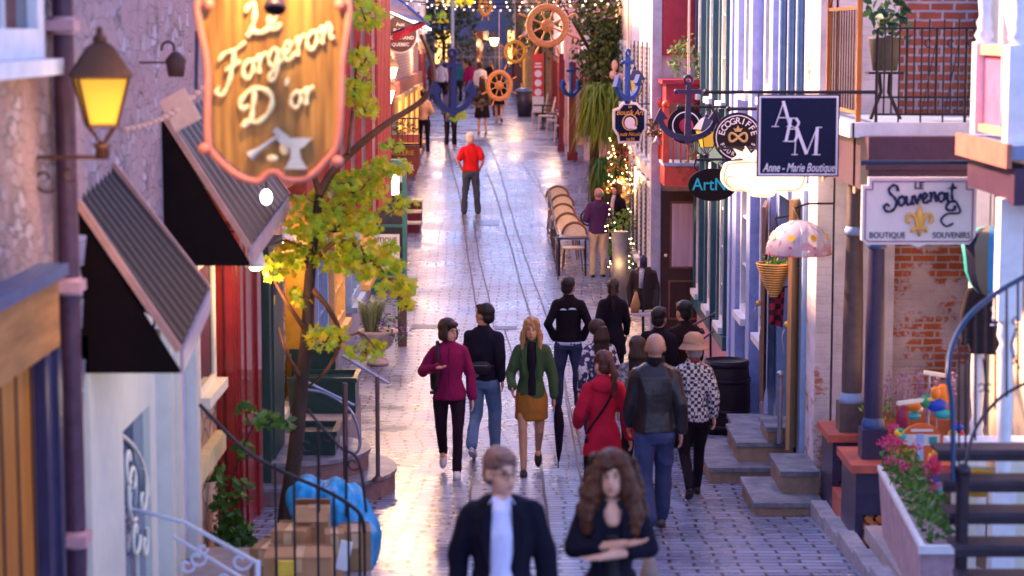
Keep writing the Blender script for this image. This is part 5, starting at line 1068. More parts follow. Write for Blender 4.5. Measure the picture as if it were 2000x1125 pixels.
z = gz(18); t = T('stone_kerb', 'pale stone kerb edging along the right porch', 'kerb', (2.9, 18.5, z))
for i in range(7): y = 15.0 + i * .85; part('block', MB().box(2.84 - .0 * i, 2.99, y, y + .83, gz(y) - .1, gz(y) + .09 + .012 * (i % 2)), M('kerb_stone', (.32, .3, .34), .6, var=.3, bump=.4), t)
# barrel
b = V((2.68, 26.6, gz(26.6))); t = T('black_barrel', 'big black wooden barrel standing by the lilac wall', 'barrel', b); pr = [(.0, .02), (.27, .0), (.295, .2), (.31, .45), (.295, .72), (.27, .93), (.255, .93), (.25, .9), (0, .9)]
part('staves', MB().lathe(pr, b, 32), M('black_stave', (.016, .008, .012), .6, var=.3, scale=10, stretch=(4, 4, .2)), t)
for zz, r in ((.08, .283), (.28, .305), (.66, .303), (.86, .281)): part('hoop', MB().lathe([(r, zz), (r + .008, zz), (r + .008, zz + .05), (r - .002, zz + .05)], b, 32), M('hoop_iron', (.03, .02, .03), .45, .5), t)
# wooden doors
def pdoor(label, p0, p1, z0, z1, mat, cols):
    p0, p1 = V(p0), V(p1); d = (p1 - p0); L_ = d.length; d.normalize(); nrm = V((d.y, -d.x, 0)); t = T('wooden_door', label, 'door', (p0.x, p0.y, z0), 'open wooden shop doors on the right')
    m = Matrix((d, -nrm, Z_)).transposed(); h = z1 - z0; g = lambda a, b_, c, e, o, th: MB().obox(p0 + d * ((a + b_) / 2 * L_) + nrm * o + V((0, 0, z0 + (c + e) / 2 * h)), ((b_ - a) * L_, th, (e - c) * h), m)
    part('leaf', g(0, 1, 0, 1, 0, .04), mat, t)
    part('panel', g(.18, .82, .09, .36, .022, .02), cols, t); part('panel', g(.22, .78, .12, .33, .035, .012), mat, t)
    part('pane', g(.18, .82, .44, .94, .022, .008), GLB, t); part('moulding', g(.16, .84, .415, .435, .024, .02), cols, t); q = p0 + d * (L_ * .88) + nrm * .05 + V((0, 0, z0 + h * .5))
    hd = part('handle', MB().ell(q, .035), GOLD, t); part('pull', MB().tube([q + V((-.03, -.02, -.05)), q + V((-.06, -.05, -.12)), q + V((-.03, -.02, -.3))], .008), STEEL, t); return t
pdoor('honey coloured open door leaf standing out towards the street', (3.13, 22.35, 0), (2.83, 21.75, 0), gz(21.9) + .42, gz(21.9) + 3.0, M('honey_door', (.52, .28, .12), .35, var=.2, scale=3, stretch=(6, 6, .5), coat=.3), M('cream_moulding', (.72, .58, .42), .4))
pdoor('darker brown door leaf folded back by the blue wall', (2.97, 25.0, 0), (2.82, 24.0, 0), gz(24.4) + .7, gz(24.4) + 2.9, M('fawn_door', (.3, .16, .09), .4), M('tan_moulding', (.45, .28, .2), .4))
t = T('grey_drainpipe', 'grey standing pipe beside the honey coloured door', 'drainpipe', (2.78, 22.1, gz(22.1) + .4)); part('pipe', MB().cyl((2.80, 22.15, gz(22) + .42), (2.80, 22.15, gz(22) + 1.15), .028).ell((2.80, 22.15, gz(22) + 1.15), .04).cyl((2.80, 22.15, gz(22) + .95), (2.80, 22.15, gz(22) + 1.02), .04), STEEL, t)
# clear umbrella lamp
c = P(1560, 470, 20.0); t = T('clear_umbrella', 'clear dome umbrella with yellow suns and red points hung over the door', 'umbrella', c); r = .31
CLR = M('frosted_plastic', (.6, .56, .66), .12, var=.12, scale=3, bump=.05); 
nt = CLR.node_tree; nt.nodes['Principled BSDF'].inputs['Alpha'].default_value = .62
part('canopy', MB().lathe([(r * math.cos(a), -.12 + .31 * math.sin(a)) for a in [i * PI / 2 / 9 for i in range(10)]], c, 32), CLR, t)
mb = MB(); mc = MB()
for i in range(8):
    a0 = 2 * PI * i / 8; a1 = a0 + 2 * PI / 8; am = (a0 + a1) / 2; rr = r * 1.008
    f_ = lambda a, e: c + V((rr * math.cos(e) * math.cos(a), rr * math.cos(e) * math.sin(a), -.12 + .313 * math.sin(e)))
    mb.add([f_(a0, -.02), f_(am, -.02), f_(a1, -.02), f_(am, .3)], [(0, 1, 3), (1, 2, 3)])
    cc = f_(am, .55); u = V((-math.sin(am), math.cos(am), 0)); v_ = (f_(am, .6) - f_(am, .5)).normalized(); n_ = u.cross(v_) * .004
    if n_.dot(cc - c) < 0: n_ = -n_
    part('yellow_sun', MB().add([cc + n_ + u * (.045 if j % 2 else .028) * math.cos(j * PI / 8) + v_ * (.045 if j % 2 else .028) * math.sin(j * PI / 8) for j in range(16)], [tuple(range(16))]), M('sun_yellow', (.8, .5, .04), .4), t)
    part('rib', MB().tube([f_(a0, e) for e in (0, .4, .8, 1.2, 1.5)], .003, 5), STEEL, t)
part('red_points', mb, M('clear_red', (.6, .02, .05), .3), t)
part('shaft', MB().cyl(c + V((0, 0, -.25)), c + V((0, 0, .22)), .008).tube([c + V((0, 0, .22)), c + V((-.05, 0, .3)), c + V((.1, .2, .33)), c + V((.4, .6, .3))], .01), IRON, t)
# cone basket
c = P(1512, 530, 22); t = T('cone_basket', 'striped wicker cone basket of plants hanging under the clear umbrella', 'hanging basket', c)
n = 14; prof = [(.165 * (1 - i / n) ** .8 + .015, .08 - .36 * i / n) for i in range(n + 1)]; part('basket', MB().lathe(prof, c, 24), M('dark_wicker', (.06, .025, .015), .7), t)
mb = MB(); [mb.tube([c + V(((prof[i][0] + .004) * math.cos(a), (prof[i][0] + .004) * math.sin(a), prof[i][1])) for a in [q * PI / 10 for q in range(20)]], .0085, 6, closed=True) for i in range(0, n, 1)]; part('wicker_band', mb, M('straw', (.62, .36, .12), .6), t)
mb = MB(); cloud(mb, c + V((.03, 0, .13)), (.18, .16, .1), 90, .08, OVAL, rnd); part('plant', mb, GRN, t); mb = MB(); cloud(mb, c + V((.05, -.05, .2)), (.07, .07, .05), 16, .05, OVAL, rnd); part('flowers', mb, MATS['purple_petals'], t)
mb = MB()
for q in (0, 2.1, 4.2): mb.cyl(c + V((.17 * math.cos(q), .17 * math.sin(q), .08)), c + V((0, 0, .55)), .004, n=5)
mb.cyl(c + V((0, 0, .55)), c + V((.45, 0, .62)), .01); part('cord', mb, IRON, t)
c = P(1518, 600, 23); t = T('plaid_scarf', 'dark red plaid cloth hanging behind the cone basket', 'scarf', c); part('cloth', cloth(c + V((-.08, 0, .22)), c + V((.08, 0, .22)), c + V((.06, 0, -.22)), c + V((-.09, 0, -.18)), .02), PATTERN('red_plaid', (.02, .006, .015), (.3, .01, .05), 'checker', 16), t)
part('peg', MB().cyl(c + V((0, 0, .22)), c + V((.4, 0, .22)), .01), IRON, t)
# porch columns and bases
def column(label, x, y, z0, z1, r, mat, base, gl=IRON):
    t = T('porch_column', label, 'column', (x, y, z0), 'porch columns on the right'); h = z1 - z0
    part('shaft', MB().lathe([(r * 1.12, .35), (r * 1.15, .5), (r * 1.1, 1.2), (r * .92, 1.9), (r * .9, h - .3)], (x, y, z0), 24), mat, t)
    part('ring', MB().lathe([(r * .95, 1.9), (r * 1.12, 1.91), (r * 1.12, 1.95), (r * .95, 1.98)], (x, y, z0), 24).lathe([(r * 1.1, .3), (r * 1.35, .31), (r * 1.35, .36), (r * 1.1, .42)], (x, y, z0), 24), base, t)
    part('plinth', MB().box(x - r * 1.5, x + r * 1.5, y - r * 1.5, y + r * 1.5, z0, z0 + .32), mat, t); part('capital', MB().lathe([(r * .9, h - .3), (r * 1.25, h - .26), (r * 1.1, h - .2), (r * 1.5, h - .05), (r * 1.5, h)], (x, y, z0), 24), mat, t); return t
column('brown grey porch column beside the whitewashed brick pier', 3.2, 20.0, P(0, 850, 20).z, 4.1, .085, M('bronze_column', (.1, .075, .08), .4, var=.3), BLUEP)
column('dark navy porch column nearer the street', 3.17, 18.6, P(0, 905, 18.6).z, 4.05, .075, NAVY, M('blue_column_ring', (.05, .1, .25), .3))  # rings in a lighter blue than the navy shaft
t = T('ceiling_beam', 'dark plum porch fascia boards above the cream sign', 'beam', (3.6, 18, 4)); part('fascia', MB().box(3.05, 4.2, 18.4, 18.6, 3.82, 4.3).box(3.05, 3.2, 18.6, 20.9, 3.82, 4.28).box(3.02, 4.2, 18.36, 18.399, 4.02, 4.06), M('plum_fascia', (.05, .02, .05), .5), t)
def pedestal(label, x0, x1, y, dep, zt, zb):
    t = T('porch_base', label, 'porch', ((x0 + x1) / 2, y, zb), 'dark porch bases with terracotta caps'); part('cap', MB().box(x0 - .05, x1 + .06, y - .06, y + dep, zt, zt + .07), TERRA, t)
    part('panel', MB().box(x0, x1, y, y + dep, zt - .38, zt - .001).box(x0 + .02, x1 - .0, y - .012, y - .001, zt - .2, zt - .17), NAVY, t); part('leg', MB().box(x0, x0 + .07, y + .01, y + dep, zb, zt - .381), NAVY, t)
    part('lattice_back', MB().box(x0 + .071, x1, y + .12, y + dep, zb, zt - .381), IRON, t)
    mb = MB(); w_ = x1 - x0 - .17; 
    for i in range(-6, 10):
        for s_ in (-1, 1):
            a = V((x0 + .08 + i * .1, y + .05 + .02 * s_, zb)); h = zt - .4 - zb; b_ = a + V((s_ * h, 0, h))
            # clip to the opening
            lo, hi = x0 + .075, x1; t0, t1 = 0., 1.; dx = b_.x - a.x
            ta, tb = sorted(((lo - a.x) / dx, (hi - a.x) / dx)); t0, t1 = max(0, ta), min(1, tb)
            if t1 - t0 > .03: mb.bar(a + (b_ - a) * t0, a + (b_ - a) * t1, .045, .008, up=(0, 1, 0))
    part('lattice', mb, M('orange_lattice', (.6, .2, .06), .6), t); return t
pedestal('farther dark porch base under the brown grey column', 3.0, 3.55, 19.8, .7, P(0, 862, 19.8).z, gz(19.8) + .0); pedestal('nearer dark porch base under the navy column with orange lattice', 2.98, 3.75, 18.3, .8, P(0, 922, 18.3).z, gz(18.3) + .0)
t = T('tiled_step', 'terracotta tiled step beside the kerb', 'steps', (3.1, 17.6, gz(17.6))); part('tread', MB().box(2.995, 3.6, 16.2, 17.9, gz(17) + .1, gz(17) + .22), M('grey_flag', (.35, .3, .32), .7, bump=.3), t); part('tile', MB().box(3.0, 3.6, 18.9, 19.79, gz(19), gz(19) + .28), TERRA, t)
# iron balcony
t = T('iron_balcony', 'balcony with black iron railing in front of the red brick wall', 'balcony', (3.9, 20, 4.3)); part('deck', MB().box(3.0, 4.9, 18.9, 20.95, 4.31, 4.4), M('blue_deck', (.2, .3, .45), .6), t); part('edge', MB().box(2.98, 4.92, 18.86, 18.898, 4.27, 4.4).box(2.96, 2.998, 18.86, 20.9, 4.27, 4.4), WHITE, t)
mb = MB(); zt, zb = 5.22, 4.47
for z_ in (zb, 4.62, zt): mb.bar((3.2, 18.95, z_), (4.1, 18.95, z_), .018)
part('rail', mb, IRON, t)
for i in range(15): x = 3.2 + i * .065; part('baluster', MB().cyl((x, 18.95, 4.4 if i % 3 == 0 else zb), (x, 18.95, zt + (.08 if i % 2 else 0)), .0085 if i % 4 else .014, n=6), IRON, t)
mb = MB()
for x in (3.65, 3.85, 4.03): mb.tube(spiral((x, 18.94, 5.1), X_, Z_, .01, .05, 0, 5, 12), .006, 5).bar((x - .05, 18.94, 4.5), (x + .06, 18.94, 5.1), .008)
part('scroll', mb, IRON, t)
mb = MB(); YA, YB = 19.0, 20.8
for z_ in (4.48, 5.4, 5.42 + .9): mb.bar((3.05, YA, z_), (3.05, YB, z_), .03)
for y in (YA, YB): mb.bar((3.05, y, 4.4), (3.05, y, 7), .045)
part('gate_frame', mb, M('copper_lit_iron', (.3, .1, .03), .3, .6), t)  # orange of the warm light is put into the iron's colour
mb = MB(); [mb.bar((3.05, YA + (YB - YA) * i / 12, 4.48), (3.05, YA + (YB - YA) * i / 12, 5.4), .014) for i in range(1, 12)]; mb.bar((3.05, YA, 5.42), (3.05, YB, 6.3), .014).bar((3.05, YB, 5.42), (3.05, YA, 6.3), .014); part('gate_bars', mb, M('brown_gate', (.1, .04, .02), .4, .4), t)
part('bracket', MB().prism([(0, 0), (.3, 0), (.28, -.12), (.12, -.35), (0, -.5)], (3.0, 20.7, 4.26), X_, Z_, V((0, .12, 0))).prism([(0, 0), (.3, 0), (.28, -.12), (.12, -.35), (0, -.5)], (3.05, 19.1, 4.26), X_, Z_, V((0, .12, 0))), M('tan_bracket', (.45, .25, .15), .6), t)
t = T('potted_plant', 'leafy plant in a grey green tub standing on the iron balcony', 'potted plant', (3.45, 19.8, 4.4)); c = V((3.38, 19.6, 4.4))
part('stand', MB().tube([c + V((-.12, 0, 0)), c + V((-.03, 0, .25)), c + V((-.05, 0, .42))], .018).tube([c + V((.15, 0, 0)), c + V((.04, 0, .25)), c + V((.05, 0, .42))], .018).box(c.x - .16, c.x + .16, 19.5, 19.7, 4.81, 4.83), IRON, t); part('pot', MB().lathe([(0, .44), (.11, .44), (.15, .72), (.16, .74), (.13, .74), (0, .7)], c, 20), M('olive_tub', (.08, .075, .055), .6), t)
mb = MB(); cloud(mb, c + V((0, 0, 1.05)), (.22, .2, .35), 130, .14, OVAL, rnd, 1, .1); cloud(mb, c + V((.12, 0, .78)), (.12, .15, .15), 30, .12, OVAL, rnd, 1, .1); part('leaves', mb, LEAF('dusky_leaves', [(.01, .05, .04), (.02, .09, .05), (.05, .12, .04)]), t)
# white turned porch posts with pink balcony
def tpost(label, x, y, z0, z1, w_=.075):
    t = T('turned_post', label, 'post', (x, y, z0), 'white turned posts of the pink balcony'); h = z1 - z0
    part('foot', MB().box(x - w_, x + w_, y - w_, y + w_, z0, z0 + h * .28), WHITE, t); pr = [(.07, .28), (.05, .285), (.075, .3), (.05, .32), (.06, .34), (.04, .36), (.055, .42), (.06, .5), (.045, .6), (.07, .62), (.045, .64), (.07, .66), (.06, .7)]
    part('turning', MB().lathe([(r_, q * h) for r_, q in pr], (x, y, z0), 20), WHITE, t); part('head', MB().box(x - w_, x + w_, y - w_, y + w_, z0 + h * .7, z1), WHITE, t); return t
tpost('farther white turned post on the pink balcony', 3.6, 16.5, 4.42, 6.9); tpost('nearer white turned post on the pink balcony', 3.58, 15.3, 4.4, 6.9, .08)
tpost('white turned post holding up the pink balcony from below', 3.6, 15.5, gz(15) + .1, 4.0, .085); tpost('white square based post behind the iron stair', 3.88, 17.7, gz(17) + .1, 3.95, .08)
t = T('pink_balcony', 'wooden balcony with pink panels and orange handrail at the upper right', 'balcony', (4.2, 16, 4.2)); part('deck', MB().box(3.5, 6, 15.1, 16.8, 4.3, 4.4), M('blue_grey_deck', (.2, .25, .4), .6), t); part('edge', MB().box(3.46, 3.499, 15.05, 16.8, 4.24, 4.41), M('brick_edge', (.35, .14, .1), .6), t); part('beam', MB().box(3.52, 6, 15.05, 15.2, 3.98, 4.24).box(3.55, 3.7, 15.201, 16.75, 4.0, 4.24), MATS['plum_fascia'], t)
part('panel', MB().box(3.59, 3.61, 15.38, 16.42, 4.5, 5.02), M('raspberry_cloth', (.6, .12, .24), .7), t); part('rail', MB().box(3.55, 3.65, 15.38, 16.42, 5.02, 5.1), M('apricot_rail', (.7, .35, .2), .5), t); part('rail', MB().box(3.55, 3.65, 15.38, 16.42, 4.44, 4.5), MATS['apricot_rail'], t)
c = P(1942, 150, 15.9); t = T('shell_ornament', 'pale leaf shaped ornament leaning on the pink balcony', 'ornament', c)
mb = MB().loft([(c.x, 15.6, c.z - .42, .01, .01), (c.x + .02, 15.6, c.z - .2, .035, .02), (c.x + .03, 15.6, c.z, .05, .03), (c.x + .01, 15.6, c.z + .25, .03, .02), (c.x - .02, 15.6, c.z + .48, .006, .01)], 12); part('blade', mb, M('apricot_shell', (.75, .5, .45), .5), t)
t = T('house_porch_wall', 'cream wall and dark windows behind the iron stair at right', 'building', (4.4, 17, 1)); part('wall', MB().box(4.5, 8, 17.0, 20.9, .4, 9), CREAM, t); part('window', MB().box(4.45, 4.499, 18, 19, 4.9, 6.6), NAVY, t); part('shutter', MB().box(4.44, 4.499, 17.3, 17.9, 4.6, 6.8), M('deep_red', (.4, .03, .03), .5), t)
# hoodie on hanger, balloon
c = P(1925, 620, 17.6); t = T('hanging_hoodie', 'black hooded sweatshirt with pale print hanging by the porch post', 'hoodie', c); HD = M('black_fleece', (.016, .012, .018), .9, bump=.4)
mb = MB().loft([(0, 0, -.3, .13, .06), (0, 0, 0, .14, .07), (0, 0, .2, .13, .07), (0, 0, .27, .06, .05)]).chain([(-.12, 0, .2), (-.17, 0, .0), (-.18, -.02, -.2)], [.05, .045, .035]).chain([(.12, 0, .2), (.16, 0, .0), (.17, -.02, -.2)], [.05, .045, .035]).ell((0, .03, .3), (.09, .07, .08))
blob('sweatshirt', mb, .012, HD, t, 3, .006, 12); part('print', MB().ell((.06, -.075, .08), (.035, .012, .035)).ell((.06, -.075, .0), (.03, .012, .03)).box(.02, .1, -.084, -.08, -.06, -.04), SW, t, local=True); part('hanger', MB().tube([(0, 0, .3), (0, 0, .5)], .006), STEEL, t, local=True)
c = P(1932, 500, 17.0); t = T('spinner_balloon', 'striped blue and black fabric balloon spinner under the balcony', 'wind spinner', c)
for i, (col, a0) in enumerate([((.2, .18, .12), 0), ((.03, .28, .6), 1), ((.02, .02, .04), 2), ((.6, .45, .05), 3), ((.03, .4, .4), 4), ((.02, .02, .05), 5)] * 2):
    vs = []; 
    for q in range(9):
        e = -PI / 2 + PI * q / 8; r_ = .24 * math.cos(e) * (1 if e > 0 else .85); 
        for a in (2 * PI * i / 12, 2 * PI * (i + 1) / 12): vs.append(c + V((r_ * math.cos(a + .8), r_ * math.sin(a + .8), .24 * math.sin(e) * (1 if e > 0 else 1.35))))
    part('gore', MB().add(vs, [(2 * q, 2 * q + 1, 2 * q + 3, 2 * q + 2) for q in range(8)], True), M('gore_%d' % (i % 6), col, .45, var=.1, bump=0), t)
part('cord', MB().cyl(c + V((0, 0, .24)), c + V((0, 0, .7)), .005), IRON, t)
# iron staircase at right
STR = M('stair_iron', (.03, .02, .03), .4, .4); STT = M('stair_tread', (.05, .035, .05), .45, .3, var=.3); t = T('iron_staircase', 'black iron stair with curved blue handrail at the lower right', 'staircase', (3.3, 13, gz(13)))
for i in range(-5, 4):
    y = 13.3 + .2 * i; zz = 1.97 + .165 * i
    if zz < gz(y): continue
    xo = 2.8 if i < 4 else 2.8 + .1 * (i - 3)
    part('tread', MB().box(xo, 4.4, y, y + .26, zz - .03, zz), STT, t); part('stringer', MB().box(xo + .0, 4.4, y - .004, y + .02, zz - .075, zz - .031), STR, t)
nx = 2.86; part('newel', MB().cyl((nx, 13.4, gz(13.4)), (nx, 13.4, 2.42), .042, n=16).ell((nx, 13.4, 2.43), .05), STR, t)
hr = cat_([P(1862, 940, 13.4), P(1860, 800, 13.5), P(1852, 730, 13.6), P(1862, 670, 13.8), P(1895, 615, 14), P(1950, 570, 14.3), P(2010, 535, 14.6), P(2060, 500, 15)], 6); part('handrail', MB().tube(hr, .018, 10), M('blue_handrail', (.01, .035, .09), .3, .2), t)
lo = [P(1878, 960, 13.5), P(1900, 850, 13.8), P(1950, 780, 14.2), P(2010, 745, 14.6)]; part('lower_rail', MB().tube(cat_(lo, 5), .012, 8), STR, t)
for px, pt, pb in ((1873, 660, 950), (1886, 640, 900), (1905, 615, 860), (1925, 595, 830), (1944, 578, 800), (1966, 562, 775), (1988, 550, 760)): part('baluster', MB().cyl(P(px, pt, 14), P(px, pb, 14), .008, n=6), STR, t)
mb = MB()
for px, py, s_ in ((1933, 755, 1), (1915, 755, -1), (1985, 625, 1), (1980, 700, -1)): mb.tube(spiral(P(px, py, 14), X_ * s_, Z_, .01, .035, 0, 5, 12), .005, 5)
part('scroll', mb.tube(cat_([P(1920, 700, 14), P(1924, 740, 14), P(1926, 800, 14)], 4), .006).tube(cat_([P(1985, 640, 14), P(1975, 680, 14), P(1992, 720, 14)], 4), .006), STR, t)
# white planter with geraniums
t = T('white_planter', 'long white planter box of pink geraniums beside the stair', 'planter', (3.1, 16.3, gz(16))); PWH = M('pinkish_white_box', (.42, .28, .32), .55, var=.25)
mb = MB(); zz = gz(15.5); mb.hexa([(2.95, 15.1, zz), (3.16, 15.1, zz), (3.3, 17.5, zz), (3.09, 17.5, zz), (2.91, 15.0, zz + .62), (3.19, 15.0, zz + .62), (3.35, 17.6, zz + .66), (3.05, 17.6, zz + .66)])
part('trough', mb, PWH, t); part('rim', MB().hexa([(2.9, 14.98, zz + .621), (2.94, 14.98, zz + .621), (3.08, 17.6, zz + .661), (3.04, 17.6, zz + .661), (2.9, 14.98, zz + .66), (2.94, 14.98, zz + .66), (3.08, 17.6, zz + .7), (3.04, 17.6, zz + .7)]).box(2.89, 3.2, 14.94, 14.979, zz + .6, zz + .66), WHITE, t)
mb = MB(); mf = MB()
for i in range(9): y = 15.2 + i * .28; cloud(mb, (3.07 + .015 * i, y, zz + .78), (.15, .22, .17), 110, .075, OVAL, rnd, 1, .1)
for q in range(15):
    cc = (3.12 + rnd.uniform(-.12, .14), 15.3 + rnd.uniform(0, 2.3), zz + .95 + rnd.uniform(-.06, .1)); mq = MB(); cloud(mq, cc, (.06, .06, .045), 42, .035, OVAL, rnd, 1, .1); part('flower_head', mq, LEAF('magenta_petals', [(.6, .02, .15), (.7, .05, .25), (.5, .01, .12)]), t); mb.cyl((cc[0], cc[1], cc[2] - .2), cc, .004, n=4)
part('leaves', mb, GRN, t)
# lavender trough, orange box, toys
c = P(1775, 790, 19.6); t = T('lavender_trough', 'orange wooden trough of lavender and clipped greens against the brick wall', 'planter', (3.75, 19.8, c.z - .6)); z0 = P(0, 905, 19.6).z
part('trough', MB().box(3.3, 4.1, 19.5, 19.95, z0, z0 + .42), M('orange_trough', (.3, .09, .04), .6), t); part('post', MB().box(3.35, 3.42, 19.55, 19.62, gz(19.5), z0).box(3.95, 4.02, 19.55, 19.62, gz(19.5), z0), M('orange_trough', ()) if 0 else MATS['orange_trough'], t)
mb = MB(); mf = MB(); cloud(mb, (3.5, 19.6, z0 + .5), (.3, .2, .1), 260, .05, OVAL, rnd, 1, .1)
for q in range(70):
    a = V((rnd.uniform(3.3, 4.1), rnd.uniform(19.6, 19.9), z0 + .45)); h = rnd.uniform(.15, .36); e_ = a + V((rnd.uniform(-.06, .06), 0, h)); mf = MB().cyl(a, e_, .004, n=4); cloud(mf, e_, (.025, .025, .07), 9, .04, OVAL, rnd, 1, .1); part('lavender_spike', mf, LEAF('lavender_spikes', [(.3, .18, .42), (.45, .3, .5), (.35, .2, .35)]), t)
part('greens', mb, LEAF('bright_greens', [(.14, .28, .02), (.25, .4, .03), (.1, .2, .03)]), t)
D = 17.6; k = D / F; c = P(1800, 868, D); t = T('caravan_ornament', 'round orange and white painted caravan ornament on a stake', 'ornament', c)
el = lambda rx, ry, n=28: [(rx * k * math.cos(2 * PI * i / n), ry * k * math.sin(2 * PI * i / n)) for i in range(n)]
part('body', MB().prism(el(44, 42), c, X_, Z_, V((0, .03, 0))), M('orange_enamel', (.65, .13, .03), .35), t); part('white_band', MB().box(c.x - 36 * k, c.x + 36 * k, D - .006, D - .001, c.z - 2 * k, c.z + 20 * k), M('caravan_white', (.7, .66, .62), .4), t); part('roof_stripe', MB().box(c.x - 22 * k, c.x + 22 * k, D - .006, D - .001, c.z + 26 * k, c.z + 31 * k), MATS['caravan_white'], t)
part('door', MB().box(c.x - 10 * k, c.x + 4 * k, D - .012, D - .007, c.z - 32 * k, c.z + 22 * k), M('ice_blue', (.35, .45, .7), .4), t); part('window', MB().box(c.x + 14 * k, c.x + 30 * k, D - .012, D - .007, c.z + 2 * k, c.z + 16 * k), M('teal_pane', (.05, .3, .35), .3), t); part('stripe', MB().box(c.x - 36 * k, c.x - 11 * k, D - .012, D - .007, c.z - 14 * k, c.z - 8 * k), M('yellow_enamel', (.8, .5, .03), .4), t); part('stake', MB().cyl((c.x, D + .015, gz(D)), (c.x, D + .015, c.z), .008), STEEL, t)
def toy(label, px, py, D, items):
    c = P(px, py, D); k = D / F; t = T('garden_ornament', label, 'ornament', c, 'painted garden ornaments by the brick wall')
    for nm, dx, dy, rx, ry, col in items: part(nm, MB().ell(c + V((dx * k, rnd.uniform(-.03, .03), -dy * k)), (rx * k, .03 + .2 * rx * k, ry * k), n=12, k=8), M('enamel_%d_%d_%d' % tuple(int(q * 100) for q in col), col, .4, var=.1, bump=0), t)
    part('stake', MB().cyl((c.x, D, gz(D)), c, .006, n=6), STEEL, t); return t
RD, BL, YE, GR, OR, TE, WH = (.6, .02, .04), (.02, .06, .5), (.8, .5, .02), (.03, .3, .12), (.7, .22, .03), (.02, .35, .38), (.75, .72, .7)
toy('parrot ornament in red, yellow, blue and teal in front of the caravan', 1825, 915, 16.9, [('body', 0, -10, 14, 22, RD), ('head', 4, -32, 10, 10, YE), ('wing', 9, -8, 7, 18, BL), ('wing', -8, -14, 5, 16, YE), ('tail', 2, 18, 14, 16, BL), ('tail_feather', 8, 40, 9, 16, TE), ('eye', 8, -34, 3, 3, WH)])
toy('blue orange and green bird ornament above the caravan', 1830, 790, 18.0, [('body', 0, 0, 22, 16, BL), ('wing', -22, -6, 12, 14, GR), ('wing', 12, -18, 16, 22, OR), ('head', -4, -24, 10, 14, OR), ('breast', 14, 20, 20, 10, TE), ('beak', -14, -10, 10, 4, YE)])
toy('teal and maroon bird ornament left of the caravan', 1762, 815, 18.2, [('body', 0, 0, 14, 26, (.25, .02, .06)), ('wing', 20, -2, 18, 8, TE), ('tail', 6, 26, 24, 8, GR), ('head', 24, -22, 16, 10, OR), ('face', 34, -16, 8, 6, WH)])
toy('rainbow pinwheel ornament beside the iron stair', 1868, 850, 17.4, [('petal', -8, 0, 10, 14, YE), ('petal', 8, 4, 10, 14, RD), ('petal', 2, -16, 12, 8, BL), ('petal', 0, 16, 12, 8, GR), ('centre', 0, 0, 5, 5, WH)])
toy('small rainbow ornament left of the caravan', 1758, 850, 17.5, [('petal', -4, -4, 8, 8, YE), ('petal', 4, 4, 10, 8, TE), ('petal', 0, 12, 8, 6, RD), ('centre', 0, -10, 6, 5, GR)])
c = P(1800, 735, 18.5); t = T('ornament_tray', 'long pale wooden tray arm above the painted ornaments', 'shelf', c); part('board', MB().bar(P(1752, 788, 18), P(1826, 778, 18), .04, .03), CREAM, t); part('board', MB().bar(P(1805, 727, 18), P(1848, 734, 18), .04, .03), CREAM, t); part('post', MB().cyl(P(1815, 730, 18.02), V((P(1815, 730, 18).x, 18.02, gz(18))), .012), STEEL, t)
c = P(1910, 940, 15.8); t = T('yellow_hull_boat', 'yellow and white basket shaped ornament glimpsed through the stair treads', 'ornament', c); part('bowl', MB().lathe([(0, -.12), (.1, -.1), (.17, .02), (.18, .06), (.15, .05)], c, 16), M('yellow_enamel', ()) if 0 else MATS['yellow_enamel'], t); part('rim', MB().lathe([(.181, .04), (.2, .07), (.17, .08)], c, 16), WHITE, t)
t = T('white_stand', 'cream panelled stand behind the stair treads', 'stand', (3.5, 16.2, gz(16))); mb = MB(); [mb.box(x, x + .18, 16.0, 16.1, gz(16), gz(16) + 1.2) for x in (3.35, 3.75)]; part('panel', mb, CREAM, t); part('shelf', MB().box(3.3, 4.05, 15.95, 16.2, gz(16) + 1.201, gz(16) + 1.25), WHITE, t)
# red balcony
RB = M('coral_balcony', (.5, .07, .05), .5); t = T('red_balcony', 'small coral red balcony on the white corner house', 'balcony', (2.8, 35, 2.7)); part('apron', MB().box(2.44, 3.1, 34.4, 35.58, 2.72, 3.05), RB, t); part('deck', MB().box(2.42, 3.12, 34.36, 35.59, 3.052, 3.1), BLUEP, t)
mb = MB(); mb.bar((2.46, 34.42, 3.85), (2.46, 35.5, 3.85), .05).bar((2.46, 34.42, 3.85), (3.08, 34.42, 3.85), .05); part('rail', mb, RB, t)
for i in range(8): part('baluster', MB().bar((2.46, 34.42 + i * .15, 3.1), (2.46, 34.42 + i * .15, 3.85), .03), RB, t)
for i in range(6): part('baluster', MB().bar((2.46 + i * .12, 34.42, 3.1), (2.46 + i * .12, 34.42, 3.85), .03), RB, t)
for x, y in ((2.46, 34.42), (2.46, 35.5)): part('post', MB().box(x - .05, x + .05, y - .05, y + .05, 3.1, 3.98).ell((x, y, 4.03), .07), RB, t)
D = 30; k = D / F; c = P(1340, 245, D); t = T('round_black_sign', 'round black sign with white ring half hidden by the violet anchor', 'sign', c); r = 36 * k
part('disc', MB().lathe([(0, 0), (r, 0), (r, -.04), (0, -.04)], c, 36, Rx, False), MATS['black_sign'], t); part('ring', MB().lathe([(r * .7, .002), (r * .7, .006), (r * .76, .006), (r * .76, .002)], c, 36, Rx, False), SW, t); part('lettering', text_mb('R', r * .4, c + V((-r * .62, -.01, -r * .6)), offs=.002), SW, t); bar_sign(t, c.z + r, c.x - .1, 3.0, D)
part('hub', MB().ell(c + V((0, -.02, 0)), (.1, .02, .1)), MATS['emblem_red'] if 'emblem_red' in MATS else M('crimson_badge', (.4, .02, .08), .5), t)
